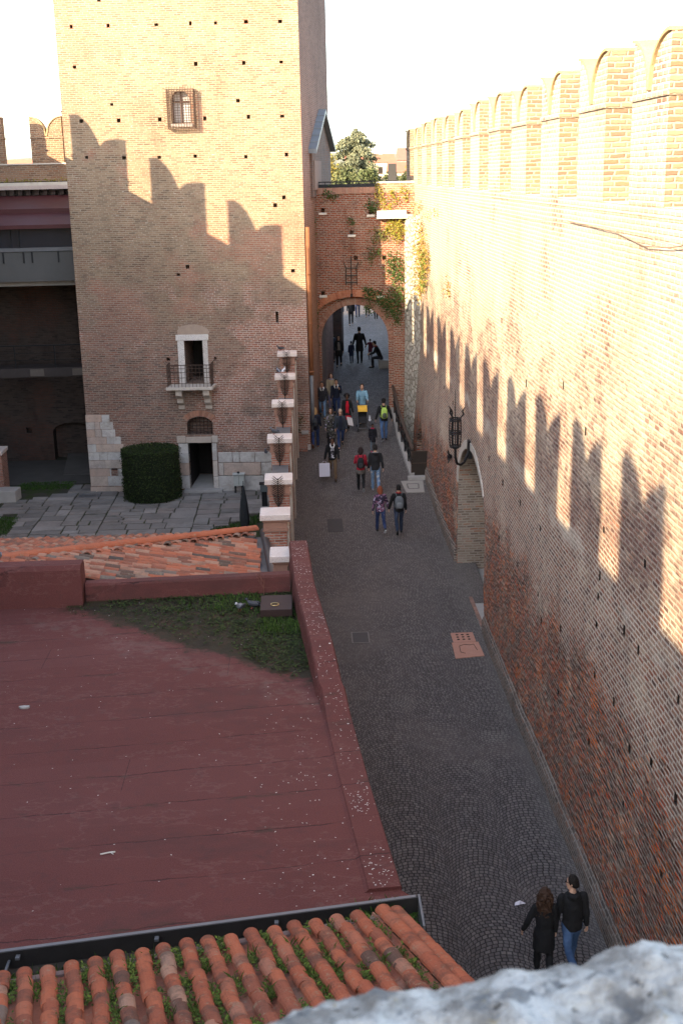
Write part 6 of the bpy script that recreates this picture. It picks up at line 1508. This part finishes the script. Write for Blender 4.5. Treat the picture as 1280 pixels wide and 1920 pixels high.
for s in (-1, 1):
    for yy in (-.32, .38):
        b = MB()
        for dx in (-.02, .02):
            pass
        b.tube([pb(s*.235-.022, yy, .09), pb(s*.235+.022, yy, .09)], .09, 14); w_ = b.build('wheel', M_BLACK, pc)
        b = MB(); b.tube([pb(s*.235-.025, yy, .09), pb(s*.235+.025, yy, .09)], .045, 10); b.build('rim', M_GREY, w_)
b = MB(); b.ball(pb(0,-.0,.66), (.075,.08,.08)); b.build('baby_head', skin_mat(BROWN), pc, smooth=True) if False else None
tb_ = thing('toy', 'small white soft toy hanging at the side of the pushchair', 'toy', pb(.31,-.05,.45))
b = MB(); b.ball(pb(.31,-.05,.45), (.06,.05,.07)); b.ball(pb(.31,-.06,.55), .045)
for s in (-1,1): b.tube([pb(.31+s*.025,-.05,.58), pb(.31+s*.03,-.05,.66)], [.016,.008], 5)
tb_o = b.build('toy_body', cloth((.6,.58,.6)), tb_, smooth=True)
wb2 = thing('white_bag', 'small white carrier bag held by the woman in the red dress', 'bag', (1.98,51.75,2.5))
b = MB(); b.prism([(1.93,51.55,2.42),(2.15,51.55,2.36),(2.17,51.67,2.36),(1.95,51.67,2.42)], (-.06,0,.34)); b.build('bag_body', plain('bag_paper', (.6,.55,.54), .7, .1, 3), wb2)
# people in and beyond the archway
person('woman in pale grey scarf and grey trousers in shade under the archway', 1.62, 63.0, T_, 1.62, (.05,.06,.08), (.10,.10,.10), (.03,.015,.01), hs='long', scarf=(.25,.24,.23), tl_='coat', botk='plain', female=True, face=True, vox=.024)
person('woman in dark open coat carrying a shoulder bag under the archway', 1.92, 62.1, T_-.1, 1.62, (.02,.02,.02), BLK, (.02,.013,.01), hs='long', tl_='coat', botk='plain', female=True, shirt=((.25,.22,.2),'plain',.95,1.4), face=True, vox=.024)
person('small child in navy coat walking away next to the tall man under the arch', 2.60, 63.0, A, 1.14, (.015,.02,.045), NAVY, (.02,.02,.03), hs='beanie', tl_='coat', scarf=(.2,.2,.2), vox=.022)
person('tall man in black coat walking away and holding a child in red by the hand', 3.02, 62.9, A, 1.88, (.012,.011,.013), BLK, (.012,.01,.01), hs='beanie', tl_='coat', botk='plain', stride=.4, arms=((.1,.25,.3),(.05,.28,.15)), vox=.024)
person('small child in dark red coat holding the tall man by the hand', 3.66, 64.3, A-.1, 1.02, (.08,.012,.022), (.05,.012,.02), (.012,.01,.01), hs='short', tl_='coat', botk='plain', arms=((.1,.7,-.2),(.05,.15,.2)), sole=(.5,.5,.5), vox=.022)
person('man in black seated on a stone by the right jamb of the archway', 4.02, 61.6, R(75), 1.72, BLK, (.015,.015,.02), (.012,.01,.01), seated=True, arms=((.4,.1,.9),(.4,.1,.9)), scarf=(.2,.03,.03), vox=.024, lean=.35)
ss = thing('low_stone_bench', 'low stone seat against the right jamb under the archway', 'stone bench', (4.15, 61.6, 3.28))
b = MB(); b.box(3.92,4.6,61.35,61.95,3.2,3.70); b.build('seat_block', M_CONC, ss, bevel=.03)
person('person in blue jeans and dark jacket far up the lane on the left', 2.48, 76.8, T_, 1.72, (.03,.05,.08), JEAN, (.02,.015,.01), sole=(.5,.5,.5), stride=.6, vox=.028)
person('person in black with slim trousers far up the lane, second from the left', 3.18, 76.7, T_, 1.72, (.02,.02,.022), BLK, (.02,.015,.01), botk='plain', stride=.2, sole=(.4,.4,.4), vox=.028)
person('person in dark blue trousers far up the lane in the middle', 3.80, 80.8, A, 1.75, (.02,.02,.03), (.015,.02,.05), (.02,.015,.01), stride=.3, vox=.028)
person('person in black coat far up the lane right of the middle', 4.45, 80.7, T_, 1.70, (.015,.015,.018), BLK, (.02,.015,.01), tl_='coat', botk='plain', stride=.35, vox=.028)
person('person in dark clothes farthest right up the lane', 4.92, 79.4, A, 1.74, (.02,.018,.018), BLK, (.02,.015,.01), botk='plain', stride=.5, vox=.028)
# ================================================================ plants on the walls
def plant(name, label, cat, pts, mat, n, spread, size, seed, nrm=(0,-1,0), group=None, hang=.0):
    """leafy clump hugging a wall: leaves scattered round pts, pushed out along nrm"""
    R_ = random.Random(seed); nv = Vector(nrm); base = Vector(pts[0][:3]); t = thing(name, label, cat, base, 0, group); mb = MB()
    for p in pts:
        c = Vector(p[:3]); sc = p[3] if len(p) > 3 else 1.0
        for _ in range(int(n*sc*.62)):
            q = c+Vector((R_.gauss(0,spread[0]), R_.gauss(0,spread[1]), R_.gauss(0,spread[2])))*sc
            q -= nv*((q-c).dot(nv)); q += nv*abs(R_.gauss(.03,.10))*sc; q.z -= hang*abs(R_.gauss(0,1))
            d = Vector((R_.gauss(0,1), R_.gauss(0,1), R_.gauss(-.2,.8))).normalized(); s_ = d.cross((nv+Vector((R_.gauss(0,.5),R_.gauss(0,.5),R_.gauss(0,.5)))).normalized())
            if s_.length < .05: continue
            s_.normalize(); L = size*R_.uniform(.5,1.3)
            mb.add([q, q+d*L*.5+s_*L*.28, q+d*L, q+d*L*.5-s_*L*.28], [(0,1,2,3)])
    mb.build('foliage', mat, t, fix=False)
    st_ = MB()
    for p in pts[:4]: c = Vector(p[:3]); st_.tube([c-nv*.06, c+nv*.06+Vector((0,0,.04)), c+nv*.12+Vector((.03,0,-.06))], [.015,.012,.006], 4)
    st_.build('stem', plain('stem_bark', (.10,.07,.045), .9), t)
    return t
M_IVY = moss_mat('ivy_leaf', (.022,.045,.012), (.045,.085,.02), (.085,.12,.035))
M_YEL = moss_mat('yellow_leaf', (.12,.13,.02), (.24,.21,.03), (.33,.24,.05))
M_ORG = moss_mat('autumn_leaf', (.20,.12,.03), (.34,.20,.06), (.22,.22,.05))
GM = tl(gate); gp2 = lambda s_, z, k=1.0: (*(GM @ Vector((s_, -.03, z))), k)
ng = (GM.to_3x3() @ Vector((0,-1,0)))
plant('wall_plant','pair of green tufts hanging just below the left gate coping','wall plant',[gp2(.79,12.1,1.2),gp2(1.1,11.98,.9)],M_IVY,90,(.10,.03,.10),.09,1,ng)
plant('wall_plant','tall green ivy clump in the corner between tower and gate top','wall plant',[gp2(.05,11.4,1.4),gp2(.07,11.1,1.6),gp2(.03,10.8,1.4),gp2(.05,10.6,1)],M_IVY,110,(.07,.04,.14),.09,2,ng)
plant('wall_plant','small green tuft in the middle of the gate wall','wall plant',[gp2(1.8,11.0,1),gp2(1.85,10.85,.7)],M_IVY,60,(.08,.03,.08),.08,3,ng)
plant('wall_plant','round green tuft on the gate wall left of the white trough','wall plant',[gp2(2.66,11.6,1.5),gp2(2.75,11.45,1.2)],M_IVY,110,(.10,.04,.08),.09,4,ng)
plant('wall_plant','yellow-green creepers over the raised gate parapet above the white trough','creeper',[gp2(3.05,12.2,1.2),gp2(3.1,11.9,1.3),gp2(3.2,11.6,1.2),gp2(3.55,12.05,.9),gp2(3.75,11.75,1.0),gp2(3.45,11.55,1),gp2(4.1,12.2,1.0),gp2(4.2,11.9,.9),gp2(2.98,12.4,.8)],M_YEL,90,(.09,.04,.12),.085,5,ng)
plant('wall_plant','dense yellow shrub hanging under the white stone trough on the gate','shrub',[gp2(3.55,10.9,1.5),gp2(3.75,10.7,1.9),gp2(3.9,10.5,1.8),gp2(3.75,10.3,1.5),gp2(3.4,10.6,1.4),gp2(3.95,10.9,1.3)],M_YEL,130,(.10,.05,.13),.085,6,ng)
plant('wall_plant','olive green shrub left of the yellow shrub on the gate wall','shrub',[gp2(3.05,10.45,1.5),gp2(2.85,10.2,1.3),gp2(3.2,10.25,1.2)],moss_mat('olive_leaf',(.05,.06,.02),(.10,.10,.03),(.17,.15,.05)),110,(.11,.04,.10),.085,7,ng)
plant('wall_plant','green tuft above the right putlog hole of the gate wall','wall plant',[gp2(2.72,9.7,1.2),gp2(2.6,9.35,1.2),gp2(2.95,9.6,.8)],M_IVY,80,(.12,.03,.10),.085,8,ng)
plant('wall_plant','long green ivy trailing down the right edge of the gate beside the buttress','ivy',[gp2(3.55,9.2,1.6),gp2(3.4,8.9,1.5),gp2(3.75,8.6,1.6),gp2(3.8,8.2,1.6),gp2(3.78,7.8,1.7),gp2(3.72,7.4,1.8),gp2(3.6,7.1,1.6),gp2(3.9,9.0,1.3),gp2(3.75,6.8,1.3)],M_IVY,120,(.12,.05,.16),.10,9,ng)
plant('wall_plant','ivy bush over the right shoulder of the arch','ivy',[gp2(3.3,7.5,1.7),gp2(3.05,7.6,1.3),gp2(3.4,7.2,1.6)],M_IVY,120,(.12,.05,.13),.10,10,ng)
plant('wall_plant','ivy tuft over the arch ring right of its crown','ivy',[gp2(2.7,7.85,1.5),gp2(2.45,7.95,1.1),gp2(2.55,7.65,1.1)],M_IVY,110,(.14,.04,.08),.09,11,ng)
plant('wall_plant','fern tuft hanging from the arch crown into the opening','fern',[gp2(2.45,7.25,1.2),gp2(2.5,7.05,1.0)],M_IVY,90,(.10,.05,.10),.085,12,ng)
for i, (s_, z, lab) in enumerate([(.08,7.4,'uppermost of three ivy tufts beside the drainpipe left of the arch'),(.05,6.6,'middle one of three ivy tufts beside the drainpipe left of the arch'),(.05,5.75,'lowest of three ivy tufts beside the drainpipe left of the arch')]):
    plant('ivy_tuft', lab, 'ivy', [gp2(s_,z,1.4),gp2(s_+.03,z-.25,1.4),gp2(s_,z-.5,1.0)], M_IVY, 90, (.06,.03,.13), .09, 20+i, ng, 'ivy tufts left of the arch')
wpt = lambda y, z, k=1.0, dx=.0: (wall_x(y, z)-.02-dx, y, z, k)
plant('hanging_creeper','large orange and green creeper hanging on the sunlit curtain wall near the gate','creeper',[wpt(50.0,10.6,1.6),wpt(49.6,10.2,1.8),wpt(49.2,9.8,2),wpt(48.7,9.6,2),wpt(49.6,9.4,2),wpt(48.6,9.1,1.9),wpt(50.4,9.8,1.6),wpt(50.3,9.0,1.6),wpt(49.5,8.6,1.5),wpt(50.8,8.5,1.3),wpt(51,8.1,1.0),wpt(47.8,9.9,1.3),wpt(47.6,9.5,1.2)],M_ORG,150,(.05,.30,.22),.10,30,(-1,0,0))
plant('green_creeper','green patch of creeper within the orange one on the curtain wall','creeper',[wpt(47.9,9.7,1.4,.1),wpt(48.1,9.3,1.5,.1),wpt(48.4,8.9,1.3,.1),wpt(48.2,8.6,1.0,.1)],moss_mat('fresh_ivy',(.05,.09,.015),(.10,.15,.025),(.2,.2,.05)),130,(.05,.16,.16),.09,31,(-1,0,0))
plant('creeper_strands','dry orange strands creeping over the corner between gate and curtain wall','creeper',[wpt(53,11.6,1),wpt(52.3,11.2,1),wpt(51.2,11.5,.9),wpt(50,11.6,.7),wpt(52.8,11.0,.9),wpt(47.2,11.4,.8),wpt(44.6,11.5,.8)],M_ORG,70,(.03,.22,.18),.08,32,(-1,0,0))
plant('wall_tuft','single small orange-green tuft on the curtain wall below the creeper','wall plant',[wpt(40.9,9.25,1.2),wpt(41.0,9.05,1.0)],M_ORG,80,(.04,.12,.13),.08,33,(-1,0,0))
plant('wing_grass','grassy weeds growing along the foot of the far battlement','weeds',[(-14.2+i*.42,56.8,12.92,.7) for i in range(12)],M_YEL,40,(.18,.05,.06),.09,34,(0,-1,0))

# ================================================================ pigeons
M_PG = plain('pigeon_grey', (.16,.17,.20), .6, .35, 14); M_PD = plain('pigeon_dark', (.045,.047,.055), .6, .3, 14); M_PW = plain('pigeon_white', (.55,.55,.56), .7, .1, 8)
def pigeon(loc, rz, label, body, head, wing, flap=False):
    t = thing('pigeon', label, 'pigeon', loc, rz, 'pigeons on the roofs and piers')
    b = MB(); b.rings([[Vector((rx*math.cos(q*.6283), y, z+rz_*math.sin(q*.6283))) for q in range(10)] for y, z, rx, rz_ in ((-.20,.075,.022,.006),(-.12,.085,.035,.020),(-.06,.095,.058,.048),(.02,.105,.068,.062),(.08,.12,.058,.056),(.115,.15,.036,.038),(.13,.185,.027,.028),(.142,.21,.026,.026),(.150,.232,.012,.010))], True)
    b.build('body', body, t, smooth=True, world=False)
    b = MB(); b.ball((0,.145,.208), (.027,.034,.027), 8, 6); b.tube([(0,.17,.205),(0,.2,.198)], [.008,.003], 5); b.build('head', head, t, smooth=True, world=False)
    for s in (-1, 1):
        b = MB()
        if flap: b.rings([[Vector((s*.05,.06,.13)),Vector((s*.05,-.06,.12)),Vector((s*.05,-.06,.125)),Vector((s*.05,.06,.135))],[Vector((s*.20,.08,.20)),Vector((s*.22,-.09,.16)),Vector((s*.22,-.09,.165)),Vector((s*.20,.08,.205))],[Vector((s*.33,.02,.15)),Vector((s*.34,-.08,.13)),Vector((s*.34,-.08,.135)),Vector((s*.33,.02,.155))]], True)
        else: b.ball((s*.056,-.035,.115), (.018,.115,.040), 8, 6)
        b.build('wing', wing, t, smooth=True, world=False)
        b = MB(); b.tube([(s*.025,.02,.05),(s*.025,.03,.0)], .007, 5); b.tube([(s*.025,.03,.006),(s*.025,.065,.004)], .005, 4); b.build('leg', plain('pigeon_leg', (.3,.08,.07), .7) if 'pigeon_leg' not in bpy.data.materials else bpy.data.materials['pigeon_leg'], t, world=False)
pigeon((-1.45,24.05,ZR+.04), R(150), 'grey pigeon with a white rump on the moss beside the roof hatch', M_PG, M_PW, M_PD)
pigeon((-1.18,24.15,ZR+.04), R(80), 'dark pigeon touching the white-rumped one on the roof moss', M_PD, M_PD, M_PD)
pigeon((-6.72,25.35,ZR+.92), R(-160), 'pale grey pigeon on the tall red parapet at the left', M_PG, M_PD, M_PG)
pigeon((-.93,37.9,4.975), R(60), 'dark pigeon on the granite cap in the middle of the pier row', M_PD, M_PG, M_PD)
pigeon((-.92,46.75,5.525), R(20), 'left one of two pigeons on the cap of the last but one pier', M_PG, M_PD, M_PD)
pigeon((-.72,46.78,5.525), R(-20), 'right one of two pigeons on the cap of the last but one pier', M_PW, M_PG, M_PG)
pigeon((-.84,49.1,6.075), R(110), 'dark pigeon on the cap of the pier touching the tower', M_PD, M_PD, M_PD)
pigeon((-1.62,49.5,1.69), R(10), 'dark pigeon perched on the stone base of the tower', M_PD, M_PG, M_PD)
pigeon((-10.3,57.1,15.72), R(-90), 'gull with spread wings on the far battlement left of the tower', M_PG, M_PW, M_PG, True)
# roof debris
for nm, lab, c, P in (('twig','small pale broken twig lying on the red roof','twig',[(-2.95,14.72,ZR+.012),(-2.82,14.76,ZR+.014),(-2.75,14.74,ZR+.03)]),):
    b = MB(); b.tube(P, .011, 5); b.tube([P[1],(P[1][0]+.05,P[1][1]-.05,ZR+.012)], .007, 4); tag(b.build(nm, M_LIME, None), lab, c)
b = MB(); b.prism([(-5.02+.09*math.cos(t*.9)*(1+.3*(t%2)), 19.6+.05*math.sin(t*.9), ZR+.002) for t in range(7)], (0,0,.03)); tag(b.build('stone_chip', M_CONC, None), 'flat grey stone chip lying alone on the red roof', 'stone')
pe = MB(); rn = random.Random(55)
for _ in range(260):
    if rn.random() < .6: y = rn.uniform(13.4, 25); x = rn.uniform(-6.5, .3)
    else: y = rn.uniform(13.6, 20); x = rn.gauss(-.1, .55)
    xo = 1.0-.08*(y-13.4) if y > 13.4 else 1.0
    if x > xo-.5 : continue
    leafbits(pe, (x, y, ZR+.006), 1, (.02,.02,.002), .032, up=.05, flat=.1, rnd=rn.random(), R_=rn)
for _ in range(700):
    i = rn.randrange(len(pth)-1); f = rn.random(); x = pth[i][0]+(pth[i+1][0]-pth[i][0])*f; y = pth[i][1]+(pth[i+1][1]-pth[i][1])*f; h_ = hh[i]+(hh[i+1]-hh[i])*f
    if mnoise.noise((x*3, y*1.1, 8)) < rn.uniform(-.5,.25): continue
    leafbits(pe, (x-.04-.36*rn.random(), y, ZR+h_+.006), 1, (.01,.01,.002), .034, up=.05, flat=.1, rnd=rn.random(), R_=rn)
tag(pe.build('petals', plain('petal', (.50,.45,.42), .8, .2, 4), None, fix=False), 'pale petals and crumbs scattered over the red roof', 'petals', kind='stuff')

# ================================================================ trees and houses beyond the gate
M_BARK = plain('bark', (.12,.09,.07), .95, .3, 3, bump=.5)
def leaf_cloud(mb, c, r, n, size, R_, flat=1.0, droop=0.0):
    for _ in range(n):
        d = Vector((R_.gauss(0,1), R_.gauss(0,1), R_.gauss(0,1))); d.normalize(); q = Vector(c)+Vector((d.x*r[0], d.y*r[1], d.z*r[2]*flat))*(R_.random()**.4)
        u = Vector((R_.gauss(0,1), R_.gauss(0,1), R_.gauss(-droop,.7))).normalized(); v = u.orthogonal().normalized(); v = Matrix.Rotation(R_.uniform(0,6.28), 3, u) @ v
        L = size*R_.uniform(.5,1.4); mb.add([q, q+u*L*.5+v*L*.3, q+u*L, q+u*L*.5-v*L*.3], [(0,1,2,3)])
def cedar(x, y, z, top, wid, seed):
    R_ = random.Random(seed); t = thing('cedar_tree', 'tall cedar with drooping layered branches beyond the gate', 'tree', (x, y, z)); H = top-z
    b = MB(); b.tube([(x,y,z),(x+.1,y,z+H*.4),(x,y,z+H*.75),(x+.15,y,top-.4)], [.55,.40,.22,.06], 8); b.build('trunk', M_BARK, t)
    fo = MB(); br_ = MB()
    k = 0
    while True:
        f = .30+.70*k/38
        if f >= 1: break
        L = wid*(1-f)**.45*R_.uniform(.7,1.12)+.35; a = k*2.4+R_.uniform(-.3,.3); zz = z+H*f
        P = [Vector((x,y,zz)), Vector((x+math.cos(a)*L*.5, y+math.sin(a)*L*.5, zz+L*.10)), Vector((x+math.cos(a)*L, y+math.sin(a)*L, zz-L*.22))]
        br_.tube(P, [.10*(1.2-f),.06*(1.2-f),.02], 5)
        m_ = max(3, int(L*2.6))
        for i in range(m_+1):
            u = (i+.6)/(m_+1); p = P[0].lerp(P[1], u*2) if u < .5 else P[1].lerp(P[2], u*2-1)
            leaf_cloud(fo, p+Vector((0,0,-.15)), (.60+.45*u, .60+.45*u, .34), 105, .34, R_, droop=1.0)
        k += 1
    leaf_cloud(fo, (x+.15,y,top-.2), (.35,.35,.5), 120, .28, R_)
    br_.build('branches', M_BARK, t); fo.build('crown', moss_mat('cedar_needle', (.075,.09,.06), (.14,.15,.095), (.23,.22,.13)), t, fix=False)
cedar(8.0, 170, 0, 18.4, 6.6, 2)
def bush(x, y, z, r, h, lab, mat, seed, name='leafy_tree', n=26, size=.3):
    R_ = random.Random(seed); t = thing(name, lab, 'tree', (x, y, z)); fo = MB(); b = MB()
    b.tube([(x,y,z),(x+.1,y,z+h*.35),(x,y,z+h*.7)], [.28,.2,.08], 7)
    for k in range(n):
        a = R_.uniform(0,6.283); u = R_.random(); zz = z+h*(.38+.56*u); rr = r*math.sin(math.pi*(.18+.72*u))*R_.uniform(.35,1.0); c = Vector((x+math.cos(a)*rr, y+math.sin(a)*rr, zz))
        b.tube([(x,y,z+h*.3),((x+c.x)/2,(y+c.y)/2,(z+h*.35+c.z)/2),tuple(c)], [.09,.05,.015], 4)
        leaf_cloud(fo, c, (r*.34,r*.34,r*.27), 170, size, R_)
    b.build('trunk', M_BARK, t); fo.build('crown', mat, t, fix=False)
M_T1 = moss_mat('tree_leaf', (.04,.052,.024), (.08,.095,.04), (.15,.15,.07)); M_T2 = moss_mat('autumn_tree_leaf', (.12,.10,.02), (.24,.18,.04), (.16,.17,.05))
bush(4.6,118,0,2.3,13.9,'round green tree directly beyond the gate, leftmost beside the tower',M_T1,1)
bush(6.9,122,0,2.4,13.7,'round bright green tree beyond the gate next to the cedar foot',moss_mat('bright_tree_leaf',(.045,.06,.025),(.09,.11,.045),(.17,.17,.08)),2)
bush(9.0,125,0,2.2,13.5,'low green tree beyond the gate left of the metal box',M_T1,3)
bush(11.4,128,0,1.7,13.3,'low tree just behind the metal box on the gate',M_T1,4)
bush(10.9,112,0,1.7,14.0,'yellow-brown tree between the metal box and the battlements',M_T2,5)
bush(3.4,150,0,2.6,16.0,'yellowish tree behind the cedar against the tower flank',M_T2,6)
def house(x, y, w, d, h, rh, lab, wallc, roofc, nw, name='house'):
    t = thing(name, lab, 'house', (x, y, 0)); b = MB(); b.box(x-w/2,x+w/2,y-d/2,y+d/2,0,h); b.build('walls', plain('house_wall_%d' % int(x), wallc, .9, .1, .3), t)
    b = MB(); b.prism([(x-w/2-.4,y-d/2-.5,h+.01),(x-w/2-.4,y+d/2+.5,h+.01),(x-w/2-.4,y,h+rh)], (w+.8,0,0)); rf = b.build('roof', plain('house_roof_%d' % int(x), roofc, .9, .2, .8), t)
    c = MB(); c.box(x+w*.2,x+w*.2+.9,y-.4,y+.5,h+rh*.4,h+rh+1.0); c.build('chimney', M_CONC, rf)
    for i in range(nw):
        for zz in (h-2.6, h-5.8):
            if zz < 1: continue
            wx_ = x-w/2+w*(i+.5)/nw; b = MB(); b.box(wx_-.55,wx_+.55,y-d/2-.05,y-d/2+.1,zz,zz+1.6); b.build('window', M_DARK, t)
house(17.6,300,11,10,15.0,2.0,'cream house with an orange tile roof behind the cedar',(.50,.42,.33),(.32,.13,.08),5)
house(27.5,290,12,10,12.6,2.4,'house with a broad red roof right of the metal box',(.46,.40,.34),(.30,.12,.08),5)
house(38,330,22,12,15.6,3.2,'long pink house with a red roof far beyond the battlements',(.48,.34,.28),(.28,.12,.09),8)
house(-55,300,26,12,14.5,3.0,'pale house far behind the left battlement gap',(.50,.45,.38),(.30,.14,.09),8)
def bare_tree(x, y, h, lab, seed):
    R_ = random.Random(seed); t = thing('bare_tree', lab, 'tree', (x, y, 0)); b = MB()
    def grow(p, d, L, r, dep):
        q = p+d*L; b.tube([p, p.lerp(q,.5)+Vector((R_.gauss(0,.05)*L,R_.gauss(0,.05)*L,0)), q], [r, r*.8, r*.6], 4)
        if dep == 0: return
        for _ in range(3):
            nd = (d+Vector((R_.gauss(0,.5),R_.gauss(0,.5),R_.gauss(.1,.3)))).normalized(); grow(p.lerp(q, R_.uniform(.6,1)), nd, L*.68, r*.58, dep-1)
    grow(Vector((x,y,0)), Vector((0,0,1)), h*.36, .3, 5); b.build('branches', plain('grey_twigs', (.20,.15,.13), .95) if 'grey_twigs' not in bpy.data.materials else bpy.data.materials['grey_twigs'], t, fix=False)
bare_tree(20.5,215,16.5,'leafless tree in front of the red roofs right of the metal box',1)
bare_tree(24.0,230,17,'leafless tree beside the battlements in front of the long pink house',2)
bare_tree(-19.5,95,15.5,'leafless tree seen through the gap left of the far merlon',3)
bare_tree(-16.6,95,14.5,'leafless tree seen between the far merlon and the tower',4)
hl = MB(); hx = [(-1500+i*60) for i in range(51)]
rs = [[Vector((x,2600,-1)), Vector((x,2650,55+45*mnoise.noise((x*.0016,1,1))+14*mnoise.noise((x*.008,2,1)))), Vector((x,3400,-1))] for x in hx]
hl.rings(rs, False, closed=False); struct('hills', hl, plain('far_hills', (.12,.13,.12), 1, .15, .01, bump=0))
